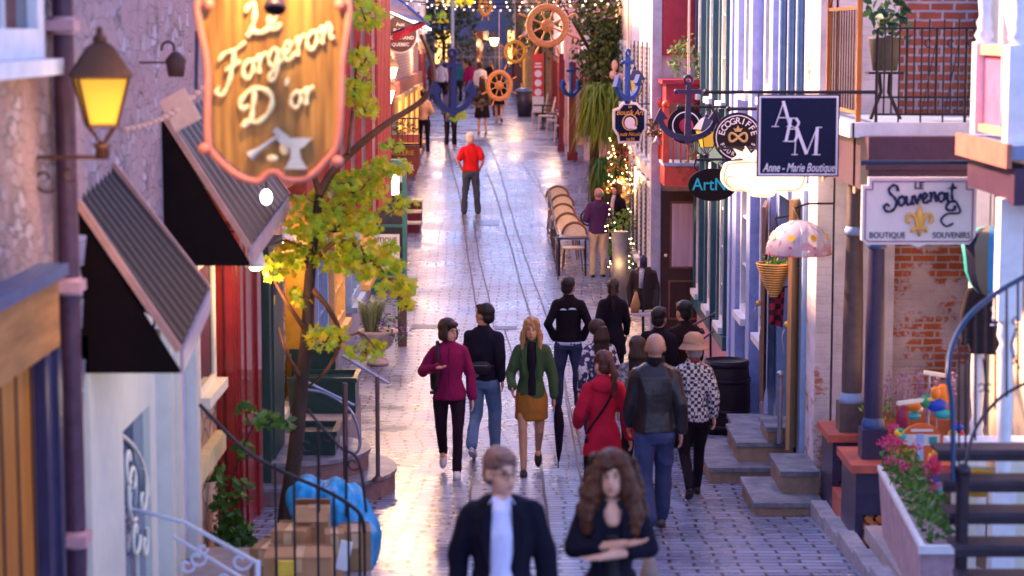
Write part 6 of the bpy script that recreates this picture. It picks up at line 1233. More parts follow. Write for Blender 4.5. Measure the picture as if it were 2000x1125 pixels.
# mannequin
p = V((2.03, 33, gz(33))); t = T('coat_mannequin', 'shop mannequin in dark leather jacket with tan bag before the brown door', 'mannequin', p)
LE = M('worn_black_leather', (.03, .018, .016), .32, var=.3, bump=.3); mb = MB().loft([(0, 0, .86, .165, .12), (0, 0, 1.0, .155, .12), (0, 0, 1.2, .14, .11), (0, 0, 1.42, .165, .1), (0, 0, 1.52, .1, .08)]).chain([(-.16, 0, 1.42), (-.215, 0, 1.18), (-.205, -.06, .92)], [.055, .048, .038]).chain([(.16, 0, 1.42), (.215, 0, 1.18), (.205, -.06, .92)], [.055, .048, .038])
blob('jacket', mb, .02, LE, t, 3, .01, 12); part('torso_neck', MB().loft([(0, 0, 1.5, .06, .06), (0, 0, 1.66, .055, .055), (0, 0, 1.7, .03, .03)]), NAVY, t, local=True); part('shirt_front', MB().loft([(-.05, -.1, 1.2, .03, .03), (-.03, -.1, 1.5, .04, .03)]), PATTERN('check_shirt', (.7, .7, .75), (.1, .1, .2), 'checker', 60), t, local=True)
part('stand', MB().cyl((0, 0, .02), (0, 0, .85), .02).lathe([(0, .02), (.18, .02), (.18, 0)], (0, 0, 0), 20), IRON, t, local=True); part('skirt_hem', MB().loft([(0, 0, .76, .17, .1), (0, 0, .82, .17, .1)]), WHITE, t, local=True)
part('bag', MB().loft([(-.14, -.16, .82, .06, .03), (-.13, -.17, .95, .075, .035), (-.12, -.15, 1.15, .02, .02)]), M('tan_leather_bag', (.42, .22, .09), .4), t, local=True)
# wicker bistro chairs
def bistro(label):
    t = T('wicker_chair', label, 'chair', (0, 0, 0), 'wicker bistro chairs on the terrace'); wc = M('cream_wicker', (.74, .6, .46), .6, var=.2, scale=40); fr_ = M('rattan_frame', (.16, .06, .02), .45); n = 14
    part('seat', MB().lathe([(0, .45), (.22, .45), (.23, .43), (.22, .41), (0, .41)], (0, 0, 0), 24), wc, t, local=True)
    vs = []; 
    for j, (zz, rr) in enumerate(((.56, .22), (.64, .24), (.74, .25), (.8, .24))):
        for i in range(n + 1): a = PI + PI * i / n; hh = zz + (.1 * math.sin(PI * i / n) if j == 3 else 0) - (.12 * (1 - math.sin(PI * i / n)) if j > 1 else 0); vs.append((rr * math.cos(a), rr * math.sin(a) * .28 - .16, hh))
    part('backrest', MB().add(vs, [(j * (n + 1) + i, j * (n + 1) + i + 1, (j + 1) * (n + 1) + i + 1, (j + 1) * (n + 1) + i) for j in range(3) for i in range(n)], True), wc, t, local=True)
    part('back_frame', MB().tube([vs[3 * (n + 1) + i] for i in range(n + 1)], .024, 8), fr_, t, local=True)
    for x, y in ((-.18, -.16), (.18, -.16), (-.16, .16), (.16, .16)): part('leg', MB().cyl((x, y, .42), (x * 1.25, y * 1.25, 0), .014), fr_, t, local=True)
    return t
CH = bistro('nearest wicker bistro chair by the dark table'); spots = [(1118, 500, 'x'), (1106, 462, 'second wicker bistro chair from the front of the terrace'), (1098, 440, 'middle wicker bistro chair of the terrace row'), (1094, 424, 'second wicker bistro chair from the back of the row'), (1086, 412, 'rearmost wicker bistro chair of the terrace row')]
for i, (px, py, lab) in enumerate(spots):
    y = 41.6 + i * 1.0; q = P(px, 500, y); o_ = CH if i == 0 else dup(CH, (0, 0, 0), None, lab); o_.location = (q.x + .02, y, gz(y)); o_.rotation_euler = (0, 0, R(180 - 8 + 4 * (i % 3)))
b = V((2.28, 0, 0)); y = 41.0; x = P(1118, 500, y).x; z = gz(y); t = T('bistro_table', 'dark narrow bistro table at the front of the terrace', 'table', (x, y, z)); part('table_top', MB().box(x - .3, x + .3, y - .2, y + .15, z + .72, z + .76), M('slate_table', (.06, .06, .1), .3), t)
for sx in (-.25, .25): part('leg', MB().cyl((x + sx, y, z), (x + sx, y, z + .72), .018), IRON, t)
t = T('terrace_railing', 'thin dark railing along the street side of the wicker chairs', 'railing', (1.0, 43, gz(43)))
pts = [V((P(px, 400, yy).x, yy, gz(yy) + .85)) for px, yy in ((1090, 40.6), (1082, 42.5), (1072, 45.6))]; part('rail', MB().tube(pts, .02), NAVY, t)
for i in range(7): q = i / 6; pt = pts[0].lerp(pts[2], q); part('post', MB().cyl(pt, (pt.x, pt.y, gz(pt.y)), .012), NAVY, t)
c = P(1148, 425, 44); t = T('iron_chair', 'ornate black iron chair back behind the purple jacket', 'chair', (c.x, 44, gz(44))); mb = MB().tube([c + V((.14 * math.cos(a), 0, .16 * math.sin(a))) for a in [q * PI / 8 for q in range(16)]], .02, closed=True).tube(spiral(c, X_, Z_, .01, .1, 0, 8, 20), .012); part('backrest', mb, IRON, t); part('seat', MB().box(c.x - .2, c.x + .2, 43.6, 44, c.z - .4, c.z - .36), IRON, t)
for sx in (-.18, .18):
    for yy in (43.65, 43.95): part('leg', MB().cyl((c.x + sx, yy, gz(44)), (c.x + sx, yy, c.z - .38), .012), IRON, t)
# planters with fairy lights
FL = EM('fairy_light', (1, .65, .25), 6)
def litplant(label, px, py, D, r, n, nl, pot=None, mat=GRN):
    c = P(px, py, D); t = T('lit_plant', label, 'potted plant', (c.x, D, gz(D)), 'plants wound with fairy lights'); mb = MB(); cloud(mb, c, r, n, .1, OVAL, rnd); part('leaves', mb, mat, t); mb = MB()
    for _ in range(int(nl * .7)): mb.ell(c + V((rnd.uniform(-1, 1) * r[0], -abs(rnd.uniform(.3, 1)) * r[1], rnd.uniform(-1, 1) * r[2])), .0095, n=6, k=4)
    part('fairy_lights', mb, FL, t)
    if pot: part('pot', MB().lathe([(0, 0), (pot * .75, 0), (pot, c.z - r[2] * .6 - gz(D)), (pot * .9, c.z - r[2] * .6 - gz(D)), (0, c.z - r[2] * .7 - gz(D))], (c.x, D, gz(D)), 20), M('grey_zinc_pot', (.22, .22, .25), .5, .3), t)
    return t
litplant('bushy plant with fairy lights at the foot of the white house', 1212, 495, 39.5, (.24, .3, .3), 240, 44, .2); litplant('broad leaved plant in tall grey planter beside the bald man', 1212, 435, 38.6, (.3, .3, .26), 150, 14, .16, LEAF('yucca_leaves', [(.08, .16, .02), (.16, .26, .04), (.05, .12, .02)]))
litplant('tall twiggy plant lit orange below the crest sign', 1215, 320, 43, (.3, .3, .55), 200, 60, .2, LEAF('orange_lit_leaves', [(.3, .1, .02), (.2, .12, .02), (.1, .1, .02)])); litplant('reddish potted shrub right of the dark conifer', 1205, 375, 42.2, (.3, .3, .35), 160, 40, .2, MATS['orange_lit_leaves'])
q = P(1215, 345, 42.5); lamp(q - V((0, .5, 0)), (1, .5, .18), 22, .1, 'fairy_glow'); q = P(1215, 510, 38.8); lamp(q - V((0.1, .4, 0)), (1, .55, .2), 4, .25, 'fairy_glow')
def pot(label, px, py, r, fl): 
    b = gp(px, py); t = T('flower_pot', label, 'flower pot', (b.x, b.y, gz(b.y)), 'small flower pots by the white house'); part('pot', MB().lathe([(0, 0), (r * .75, 0), (r, r * 1.6), (r * .9, r * 1.6), (0, r * 1.4)], (b.x, b.y, gz(b.y)), 18), TERRA if fl else M('brown_pot', (.12, .07, .06), .6), t)
    mb = MB(); cloud(mb, (b.x, b.y, gz(b.y) + r * 2.1), (r * 1.2, r, r * .8), 60, .06, OVAL, rnd); part('leaves', mb, GRN, t)
    if fl: mb = MB(); cloud(mb, (b.x, b.y - .03, gz(b.y) + r * 2.9), (r, r, r * .5), 40, .05, OVAL, rnd); part('flowers', mb, LEAF('pink_petals', [(.7, .2, .35), (.75, .35, .45)]), t)
pot('brown flower pot near the bald man feet', 1202, 545, .13, False); pot('terracotta pot of pink flowers behind the mannequin', 1226, 562, .12, True); pot('small dark pot at the house corner', 1236, 548, .1, False)
# upper left? hanging grape ornament on right facade
c = P(1285, 250, 35.2); t = T('wrought_bracket_basket', 'dark dried flower basket hung on the white corner house', 'hanging basket', c); mb = MB(); cloud(mb, c, (.22, .2, .18), 160, .1, OVAL, rnd); part('dried_flowers', mb, LEAF('dried_leaves', [(.05, .03, .02), (.12, .08, .05), (.08, .04, .04)]), t); part('bracket', MB().bar(c + V((0, 0, .2)), c + V((0, .4, .2)), .02).cyl(c + V((0, 0, .2)), c, .01), IRON, t)
c = P(1283, 282, 35.0); t = T('bell_downlight', 'grey bell shaped downlight under the dried flower basket', 'lamp', c); part('shade', MB().lathe([(.015, .14), (.03, .1), (.1, 0), (.09, 0), (.02, .08)], c, 18), STEEL, t); part('arm', MB().bar(c + V((0, 0, .12)), c + V((-.15, .5, .12)), .015), IRON, t)
c = P(1205, 128, 47); t = T('pink_ornament', 'two pale pink balloon shaped ornaments above the fern', 'ornament', c); part('balloon', MB().ell(c + V((-.05, 0, .0)), (.07, .07, .12)), M('shell_pink', (.75, .42, .36), .5), t); part('balloon', MB().ell(c + V((-.08, 0, -.2)), (.08, .08, .1)).ell(c + V((.08, 0, -.25)), (.1, .1, .1)), MATS['shell_pink'], t)
# street rail on right (blue handrail behind group)
t = T('blue_stair_rail', 'slanting blue iron handrail at the pink based shop', 'railing', (2.9, 31, gz(31))); part('rail', MB().tube([P(1345, 640, 33), P(1440, 588, 30.5)], .018), MATS['blue_handrail'], t); part('rail', MB().tube([P(1365, 668, 32), P(1440, 612, 30.5)], .015), MATS['blue_handrail'], t)
for px, pt, pb, dd in ((1388, 612, 720, 31.8), (1415, 600, 720, 31.2)): part('post', MB().cyl(P(px, pt, dd), P(px, pb, dd), .016), IRON, t)
t = T('iron_planter_stand', 'black iron stand with tray beside the brown door', 'stand', (2.7, 33.2, gz(33))); c = P(1345, 650, 33); part('tray', MB().box(c.x - .25, c.x + .25, 33, 33.4, c.z - .02, c.z + .02), STT, t)
for sx in (-.2, .2): part('leg', MB().cyl((c.x + sx, 33.2, gz(33)), (c.x + sx, 33.2, c.z), .015), IRON, t)
# far right: bin, folding chairs, posts
b = gp(1025, 228); t = T('litter_bin', 'dark tapered litter bin at the far right', 'bin', (b.x, b.y, gz(b.y))); part('bin_body', MB().lathe([(0, 0), (.24, 0), (.34, .85), (0, .85)], (b.x, b.y, gz(b.y)), 20), M('bin_dark', (.03, .025, .06), .4), t); part('lid', MB().lathe([(.36, .851), (.36, .9), (.2, .97), (0, .98)], (b.x, b.y, gz(b.y)), 20), M('bin_lid_blue', (.08, .12, .25), .4), t)
def fchair(label):
    t = T('slatted_chair', label, 'chair', (0, 0, 0), 'slatted cafe chairs far on the right'); pm = M('pale_slat', (.62, .5, .48), .5)
    part('backrest', MB().obox((.24, 0, .78), (.04, .46, .5), Matrix.Rotation(R(12), 3, 'Y')), pm, t, local=True); part('seat', MB().box(-.22, .24, -.22, .22, .44, .48), pm, t, local=True)
    for x in (-.2, .22):
        for y in (-.2, .2): part('leg', MB().cyl((x, y, .44), (x * 1.1, y, 0), .016), pm if x < 0 else DARKWOOD, t, local=True)
    return t
FC = fchair('nearest pale slatted chair beside the maroon post')
for i, (px, y, lab) in enumerate([(1098, 60, ''), (1082, 62.5, 'second pale slatted chair from the maroon post'), (1066, 65, 'third pale slatted chair from the maroon post'), (1052, 67.5, 'farthest pale slatted chair below the red banner')]):
    o_ = FC if i == 0 else dup(FC, (0, 0, 0), None, lab); o_.location = (P(px, 250, y).x, y, gz(y))
b = gp(1080, 250)
for i, (px, y, lab) in enumerate([(1090, 61.2, 'small dark cafe table between the two nearest slatted chairs'), (1060, 66.2, 'small dark cafe table near the red banner')]):
    x = P(px, 250, y).x; t = T('cafe_table', lab, 'table', (x, y, gz(y)), 'small dark cafe tables'); part('table_top', MB().box(x - .3, x + .3, y - .3, y + .3, gz(y) + .7, gz(y) + .74), DARKWOOD, t); part('pedestal', MB().cyl((x, y, gz(y)), (x, y, gz(y) + .7), .03).lathe([(.2, 0), (.2, .02), (.03, .05)], (x, y, gz(y)), 16), IRON, t)
def simplepost(label, px, D, zt, w_, mat, name='shop_post'):
    x = P(px, 200, D).x; t = T(name, label, 'post', (x, D, gz(D)), 'tall posts by the far shops'); part('shaft', MB().box(x - w_, x + w_, D - w_, D + w_, gz(D), zt), mat, t); part('foot', MB().box(x - w_ * 1.5, x + w_ * 1.5, D - w_ * 1.5, D + w_ * 1.5, gz(D) - .05, gz(D) + .2), mat, t)
simplepost('wide maroon cafe post with cream strip', 1118, 55, 4.4, .09, MAROON); simplepost('narrow cream post beside the maroon one', 1112, 55.5, 3.9, .04, CREAM); simplepost('far bright red post beside the amber shop', 937, 88, 5.2, .13, REDP); simplepost('second maroon post beside the red banner', 1096, 57, 4.6, .06, MAROON)
b = gp(1200, 450)
t = T('rose_wall_trough', 'dark wooden trough at the foot of the fern', 'planter', (1.95, 48.5, gz(48.5))); part('trough', MB().box(1.75, 2.3, 47.8, 49.4, gz(48.5) - .2, gz(48.5) + .5), DARKWOOD, t); part('rim', MB().box(1.72, 2.32, 47.77, 49.42, gz(48.5) + .501, gz(48.5) + .55), M('worn_edge', (.4, .28, .22), .6), t)
# left far pieces: striped steps and awning
t = T('striped_steps', 'small dark wooden steps with pale treads on the left', 'steps', (-2.3, 46, gz(46)))
for i in range(3): part('step', MB().box(-2.6, -1.95 - .0 * i, 45.2 + i * .5, 45.68 + i * .5, gz(45) - .2, gz(45) + .2 + i * .2), MAROON, t); part('tread', MB().box(-2.6, -1.93, 45.17 + i * .5, 45.68 + i * .5, gz(45) + .201 + i * .2, gz(45) + .24 + i * .2), CREAM, t)
t = T('fabric_awning', 'lit cream awning beneath the flags', 'awning', (-2.1, 44, 4.6)); a = P(735, 20, 44); part('canopy', MB().hexa([(-2.6, 43.5, 5.6), (-1.75, 43.5, 5.2), (-1.75, 47, 5.2), (-2.6, 47, 5.6), (-2.6, 43.5, 5.65), (-1.75, 43.5, 5.25), (-1.75, 47, 5.25), (-2.6, 47, 5.65)]), EM('glowing_canvas', (1, .85, .6), .7, (.7, .6, .5)), t); part('frame', MB().bar((-2.6, 43.48, 5.6), (-1.74, 43.48, 5.22), .03), IRON, t)  # canvas emits a warm glow itself to look lit
# ================================================================ people
SK1 = M('skin_fair', (.66, .34, .22), .5, var=.08, bump=.05, scale=30); SK2 = M('skin_tan', (.42, .22, .15), .5, var=.08, bump=.05, scale=30)
LIPS = M('lips', (.4, .1, .1), .45, bump=0); EYEW = M('eye_dark', (.03, .02, .02), .25, bump=0)
def hand(mb, w, d, s_, curl=.5, inward=None):
    """palm, four fingers and a thumb; w wrist, d direction down the hand, s_ +1/-1 body side"""
    d = V(d).normalized(); f_ = V((0, -1, 0)); f_ = (f_ - d * f_.dot(d)).normalized() if abs(f_.dot(d)) < .9 else V((0, 0, 1)); n_ = d.cross(f_).normalized() * (s_)   # spread along f_, palm normal n_
    if inward is not None: n_ = V(inward).normalized()
    w = V(w); c = w + d * .05; m = Matrix((f_, n_, d)).transposed()
    mb.ell(c, (.042, .019, .056), m, 10, 6)
    for i, (o, l) in enumerate(((-.03, .062), (-.01, .075), (.01, .07), (.029, .055))):
        a = w + d * .085 - f_ * o; b_ = a + d * l * .5 + n_ * l * .12 * curl; e = b_ + (d * (1 - curl * .6) + n_ * curl).normalized() * l * .5
        mb.chain([a, b_, e], [.0098, .0092, .0078], 6)
    a = w + d * .03 + f_ * .03; mb.chain([a, a + d * .03 + f_ * .022, a + d * .058 + f_ * .026 + n_ * .01], [.012, .0105, .0088], 6)
POSES = {
 'stand': dict(arms=[((.215, .03, 1.15), (.22, -.05, .9))] * 2, legs=[((.1, -.02, .5), (.11, .02, .08)), ((.1, .0, .5), (.11, .0, .08))]),
 'walkL': dict(arms=[((.21, .08, 1.15), (.22, .06, .9)), ((.21, -.0, 1.15), (.21, -.16, .93))], legs=[((.1, -.17, .53), (.09, -.26, .1)), ((.09, .02, .48), (.08, .34, .2))]),
 'walkR': dict(arms=[((.21, -.0, 1.15), (.21, -.16, .93)), ((.21, .08, 1.15), (.22, .06, .9))], legs=[((.09, .02, .48), (.08, .34, .2)), ((.1, -.17, .53), (.09, -.26, .1))]),
 'pockets': dict(arms=[((.27, .1, 1.14), (.18, -.02, .93))] * 2, legs=[((.12, -.02, .5), (.15, .02, .08)), ((.12, .0, .5), (.15, .0, .08))]),
 'fronthands': dict(arms=[((.25, .02, 1.14), (.1, -.2, 1.05))] * 2, legs=[((.1, -.02, .5), (.11, .02, .08)), ((.1, .0, .5), (.11, .0, .08))]),
 'crossed': dict(arms=[((.22, -.03, 1.19), (-.06, -.22, 1.19)), ((.22, -.03, 1.19), (-.07, -.19, 1.26))], legs=[((.1, -.02, .5), (.11, .02, .08)), ((.1, .0, .5), (.11, .0, .08))]),
}
def bighead(o, k=1.12):
    me = o.data; n = len(me.vertices); co = np.empty(n * 3, 'f'); me.vertices.foreach_get('co', co); co = co.reshape(-1, 3)
    q = np.clip((co[:, 2] - 1.48) / .08, 0, 1); q = q * q * (3 - 2 * q); s = 1 + (k - 1) * q
    co[:, 0] *= s; co[:, 1] = -.0 + (co[:, 1]) * s; co[:, 2] = np.where(co[:, 2] > 1.48, 1.48 + (co[:, 2] - 1.48) * (1 + (k - 1) * q) - .02 * q, co[:, 2]); me.vertices.foreach_set('co', co.ravel()); me.update()
def person(label, x, y, rz, H, pose, skin=SK1, top=None, toptype='jacket', bottom=None, bottype='trousers', shoes=None, hair='short', haircol=None, head=(0, 0), vox=.012, fem=False, inner=None, bulk=1., seed=0, arms=None, hat=None, glasses=False, name='person', hem=None, group=None, sleeve=1.0, collar=True, lean=0.):
    t = T(name, label, 'person', (x, y, gz(y)), group, R(rz)); t.scale = (H / 1.75,) * 3
    ps = dict(POSES[pose]); A = arms or ps['arms']; Lg = ps['legs']; sx = .145 if fem else .168; hipx = .1 if fem else .09
    mir = lambda p, s_: V((p[0] * s_, p[1], p[2]))
    yaw, nod = head; HM = Matrix.Rotation(R(yaw), 3, 'Z') @ Matrix.Rotation(R(nod), 3, 'X'); hc = V((0, -.015 - lean, 1.625)); hp = lambda a, b_, c: hc + HM @ V((a, b_, c))
    near = vox < .0115
    # body ---------------------------------------------------------------
    mb = MB(); wst = .1 if fem else .125
    mb.loft([(0, .01, .82, .1, .08), (0, .01, .9, .135, .095), (0, .01, 1.0, .12 if fem else .125, .085), (0, .0, 1.1, wst * .9, .075), (0, 0, 1.25, .122, .085), (0, .0, 1.38, .13, .085), (0, .01, 1.45, .12, .07), (0, .01, 1.49, .06, .055)])
    mb.cyl((0, .012, 1.44), hc + V((0, .02, -.06)), .056 if not fem else .046, .05 if not fem else .042, 14)
    mb.ell(hp(0, .018, .025), (.074, .094, .088), HM, 18, 12).ell(hp(0, -.03, -.03), (.056, .058, .075), HM, 14, 10).ell(hp(0, -.045, -.082), (.032, .03, .024), HM, 10, 8)
    mb.add(*(lambda m: (m.v, m.f))(MB().loft([(0, 0, -.045, .016, .012), (0, -.004, -.032, .015, .016), (0, 0, .02, .007, .008)], 8))) if 0 else mb.hexa([hp(a, b_, c) for a, b_, c in ((-.016, -.075, -.03), (.016, -.075, -.03), (.01, -.115, -.028), (-.01, -.115, -.028), (-.008, -.08, .028), (.008, -.08, .028), (.004, -.094, .02), (-.004, -.094, .02))])
    for s_ in (-1, 1): mb.ell(hp(s_ * .075, .01, -.01), (.01, .02, .03), HM, 8, 6)
    if near: 
        for s_ in (-1, 1): mb.ell(hp(s_ * .028, -.082, .028), (.022, .012, .006), HM, 8, 6)
        mb.ell(hp(0, -.085, -.052), (.022, .012, .009), HM, 8, 6)
    for s_, (e_, w_) in zip((1, -1), A):
        e, w = mir(e_, s_), mir(w_, s_); sh = V((s_ * (sx - .012), .01, 1.375)); mb.chain([V((s_ * .085, .01, 1.375)), sh, e, w], [.05, .044, .035, .026], 10)
        hand(mb, w, (w - e) + V((0, 0, -.05 if pose != 'crossed' else 0)), s_, .6 if pose != 'crossed' else .25)
    for s_, (kn, an) in zip((1, -1), Lg):
        kk, aa = mir(kn, s_), mir(an, s_); th = V((s_ * hipx, .01, .88)); mb.chain([th, kk, V(kk).lerp(aa, .35) + V((0, .02, 0)), aa], [.082, .052, .05, .036], 10)
        mb.ell(aa + V((0, -.05, -.045)), (.035, .1, .03), None, 10, 6)
    body = blob('body', mb, vox, [skin, LIPS, EYEW], t, 2, 0)
    if near:
        me = body.data; lc = [hp(0, -.1, -.052)]; ec = [hp(s_ * .029, -.09, .014) for s_ in (-1, 1)]
        for p in me.polygons:
            c = p.center
            if c.z < 1.5: continue
            if (c - lc[0]).length < .02 and abs((HM.inverted() @ (c - hc)).z + .052) < .009: p.material_index = 1
            for e in ec:
                q = HM.inverted() @ (c - e)
                if abs(q.x) < .014 and abs(q.z) < .0065 and q.y < .02: p.material_index = 2
                if abs(q.x) < .019 and abs(q.z - .019) < .004 and q.y < .03: p.material_index = 2
    # trousers / skirt ------------------------------------------------------
    b = bulk
    if bottype in ('trousers', 'leggings'):
        w0 = .012 if bottype == 'leggings' else .024; mb = MB().loft([(0, .01, .8, .15, .1), (0, .015, .88, .165, .118), (0, .01, .97, .155, .11), (0, .01, 1.04, .14, .1)])
        for s_, (kn, an) in zip((1, -1), Lg):
            kk, aa = mir(kn, s_), mir(an, s_); mb.chain([V((s_ * hipx * .95, .015, .86)), (V((s_ * hipx, .01, .86)) + kk) / 2, kk, V(kk).lerp(aa, .4) + V((0, .015, 0)), aa + V((0, .0, -.01))], [.085 + w0 * .6, .072 + w0 * .5, .053 + w0 * .8, .05 + w0 * .6, .036 + w0 * 1.2], 12)
        blob('trousers', mb, vox, bottom, t, 2, .013 if bottype == 'trousers' else .004, 16, seed=seed)
    else:
        hz = {'skirt': .62, 'longskirt': .38, 'dress': .5}[bottype]; fl = {'skirt': .19, 'longskirt': .25, 'dress': .24}[bottype]
        mb = MB().loft([(0, -.01, hz, fl, .185), (0, -.01, hz + .12, fl - .002, .175), (0, .0, .86, .188, .14), (0, .01, 1.04, .135, .1)]); blob('skirt', mb, vox, bottom, t, 3, .008, 10, seed=seed)
    # top -----------------------------------------------------------------
    hz = hem if hem is not None else {'jacket': .86, 'coat': .66, 'shirt': .92, 'sweater': .92, 'blazer': .78}[toptype]
    wd = (.16 if fem else .165) * b; ws = (.128 if fem else .155) * b
    rg = [(0, .01, hz, wd + (.035 if toptype == 'coat' else .005), .135 * b), (0, .01, .93, wd + .005, .13 * b)] if hz < .9 else [(0, .01, hz, wd, .125 * b)]
    rg += [(0, .0, 1.08, ws, .115 * b), (0, -.002, 1.25, .15 * b if fem else .166 * b, (.122 if fem else .12) * b), (0, .0, 1.38, .155 * b if fem else .178 * b, .11 * b), (0, .01, 1.455, .13 * b, .085), (0, .012, 1.49, .075, .07)]
    mb = MB().loft(rg, 22, 2.2); r0 = .014 if toptype in ('shirt', 'sweater') else .02
    for s_, (e_, w_) in zip((1, -1), A):
        e, w = mir(e_, s_), mir(w_, s_); sh = V((s_ * (sx - .012), .01, 1.385)); we = e.lerp(w, .92)
        if sleeve < 1: we = V(sh).lerp(e, sleeve * 1.3) if sleeve < .7 else e.lerp(w, .4)
        if sleeve < .7: mb.chain([V((s_ * .1, .01, 1.4)), sh, we], [.075, .066 + r0, .056 + r0], 12)
        else: mb.chain([V((s_ * .09, .01, 1.39)), sh, e, we], [.075, .056 + r0, .042 + r0, .03 + r0], 12)
    if collar: mb.add(*(lambda m: (m.v, m.f))(MB().loft([(0, .012, 1.46, .078, .072), (0, .008, 1.52, .068, .064), (0, .01, 1.525, .06, .055)], 16)))
    blob({'jacket': 'jacket', 'coat': 'coat', 'shirt': 'shirt', 'sweater': 'sweater', 'blazer': 'blazer'}[toptype], mb, vox, top, t, 2, .011 * (1.2 if near else 1), 13, seed=seed + 5)
    if inner:
        iw = .06 if toptype != 'blazer' else .088; fy = -.128 * b if fem else -.125 * b
        mb = MB().loft([(0, fy + .035, hz + .04 if toptype == 'blazer' else .9, iw * 1.05, .05), (0, fy + .04, 1.1, iw * .8, .05), (0, fy + .025, 1.3, iw * .9, .05)] + ([(0, fy + .05, 1.43, iw * .85, .05), (0, -.04, 1.5, .05, .04)] if sleeve == 1 else []), 18); blob('inner_shirt', mb, vox, inner, t, 2, .003, 10)
        if near:
            part('collar_flap', MB().obox((.04, -.085, 1.47), (.05, .012, .05), Matrix.Rotation(R(-35), 3, 'Y') @ Matrix.Rotation(R(-25), 3, 'X')), inner, t, local=True); part('collar_flap', MB().obox((-.04, -.085, 1.47), (.05, .012, .05), Matrix.Rotation(R(35), 3, 'Y') @ Matrix.Rotation(R(-25), 3, 'X')), inner, t, local=True)
            for s_ in (-1, 1): part('lapel', MB().prism([(s_ * .05, 1.5), (s_ * .115, 1.4), (s_ * .105, 1.3), (s_ * .13, 1.32), (s_ * .07, 1.08), (s_ * .06, 1.3)], (0, fy - .012, 0), X_, Z_, V((0, .02, 0))), top, t, local=True)
    # shoes
    for s_, (kn, an) in zip((1, -1), Lg):
        aa = mir(an, s_); pit = 0 if an[2] < .12 else R(28); m = Matrix.Rotation(pit, 3, 'X'); zf = aa.z - .085 if pit == 0 else aa.z - .08
        sm = MB(); f2 = lambda a, b_, c: V((aa.x, aa.y, aa.z - .06)) + m @ V((a, b_, c))
        sm.add([f2(a, b_, c) for a, b_, c in [(rx * math.cos(q * PI / 6) , -.05 + ry * math.sin(q * PI / 6), zz) for zz, rx, ry in ((-.025, .042, .135), (0.0, .044, .138), (.02, .04, .12), (.05, .034, .075)) for q in range(12)]], [(i * 12 + j, i * 12 + (j + 1) % 12, (i + 1) * 12 + (j + 1) % 12, (i + 1) * 12 + j) for i in range(3) for j in range(12)] + [tuple(range(36, 48)), tuple(range(12))[::-1]], True)
        sh_ = part('shoe', sm, shoes or IRON, t, local=True)
        part('sole', MB().add([f2(a, b_, c) for a, b_, c in [(.045 * math.cos(q * PI / 6), -.05 + .14 * math.sin(q * PI / 6), zz) for zz in (-.04, -.026) for q in range(12)]], [(j, (j + 1) % 12, 12 + (j + 1) % 12, 12 + j) for j in range(12)] + [tuple(range(12, 24)), tuple(range(12))[::-1]]), WHITE if shoes is WSHOE else DARKWOOD, sh_, local=True)
    # hair
    if hair:
        mb = MB(); hcol = haircol
        if hair == 'short': mb.ell(hp(0, .028, .048), (.083, .1, .086), HM, 16, 10).ell(hp(0, .06, -.01), (.074, .06, .075), HM, 12, 8).ell(hp(0, -.045, .09), (.055, .04, .025), HM)
        elif hair == 'fringe': mb.ell(hp(0, .028, .045), (.09, .105, .092), HM, 16, 10).ell(hp(0, .055, -.035), (.085, .065, .09), HM).ell(hp(0, -.062, .07), (.062, .034, .032), HM).ell(hp(.07, -.01, -.03), (.022, .045, .08), HM).ell(hp(-.07, -.01, -.03), (.022, .045, .08), HM)
        elif hair == 'balding': mb.ell(hp(0, .06, .0), (.08, .06, .055), HM).ell(hp(.06, .03, .0), (.02, .04, .04), HM).ell(hp(-.06, .03, .0), (.02, .04, .04), HM)
        elif hair == 'long':
            mb.ell(hp(0, .028, .045), (.088, .103, .09), HM, 16, 10).ell(hp(0, .06, -.06), (.088, .055, .12), HM)
            for s_ in (-1, 1): mb.chain([hp(s_ * .045, -.035, .09), hp(s_ * .08, -.02, -.02), hp(s_ * .092, -.02, -.12), hp(s_ * .095, -.045, -.23)], [.03, .028, .032, .02], 8)
        elif hair == 'longback': mb.ell(hp(0, .028, .045), (.088, .103, .09), HM, 16, 10).loft([(0, .1, 1.28, .06, .03), (0, .1, 1.4, .1, .045), (0, .08, 1.55, .1, .06), (0, .05, 1.68, .07, .06)])
        elif hair == 'ponytail': mb.ell(hp(0, .025, .045), (.084, .1, .086), HM, 16, 10).ell(hp(0, .05, -.02), (.076, .06, .07), HM).chain([hp(0, .12, .03), hp(0, .15, -.08), hp(0, .15, -.2), hp(0, .14, -.33)], [.03, .036, .03, .012], 8)
        elif hair == 'bun': mb.ell(hp(0, .025, .045), (.084, .1, .086), HM, 16, 10).ell(hp(0, .05, -.02), (.078, .062, .075), HM).ell(hp(0, .12, .03), .04)
        elif hair == 'curly':
            rr = random.Random(seed); mb.ell(hp(0, .035, .05), (.1, .105, .1), HM, 16, 10).loft([(0, .06, 1.31, .16, .07), (0, .06, 1.42, .175, .09), (0, .06, 1.55, .14, .09), (0, .05, 1.68, .09, .07)])
            for s_ in (-1, 1):
                mb.chain([hp(s_ * .04, -.045, .1), hp(s_ * .085, -.04, .02), hp(s_ * .11, -.04, -.1), hp(s_ * .135, -.05, -.22), hp(s_ * .14, -.06, -.31)], [.04, .04, .055, .062, .04], 8)
            for _ in range(150):
                a = rr.uniform(-.3, PI + .3); h = rr.uniform(-.33, .1); rad = .095 + .09 * max(0, min(1, (.1 - h) / .3)); mb.ell(hp(rad * math.cos(a) * 1.1, .04 + .09 * math.sin(a), h), (.017, .017, .026), None, 8, 5)
            mb.ell(hp(-.03, -.072, .075), (.045, .025, .025), HM)
        ho = blob('hair', mb, max(vox * .8, .007), hcol, t, 1, .008 if hair in ('long', 'curly', 'ponytail', 'longback') else .004, 45 if near else 30, seed=seed)
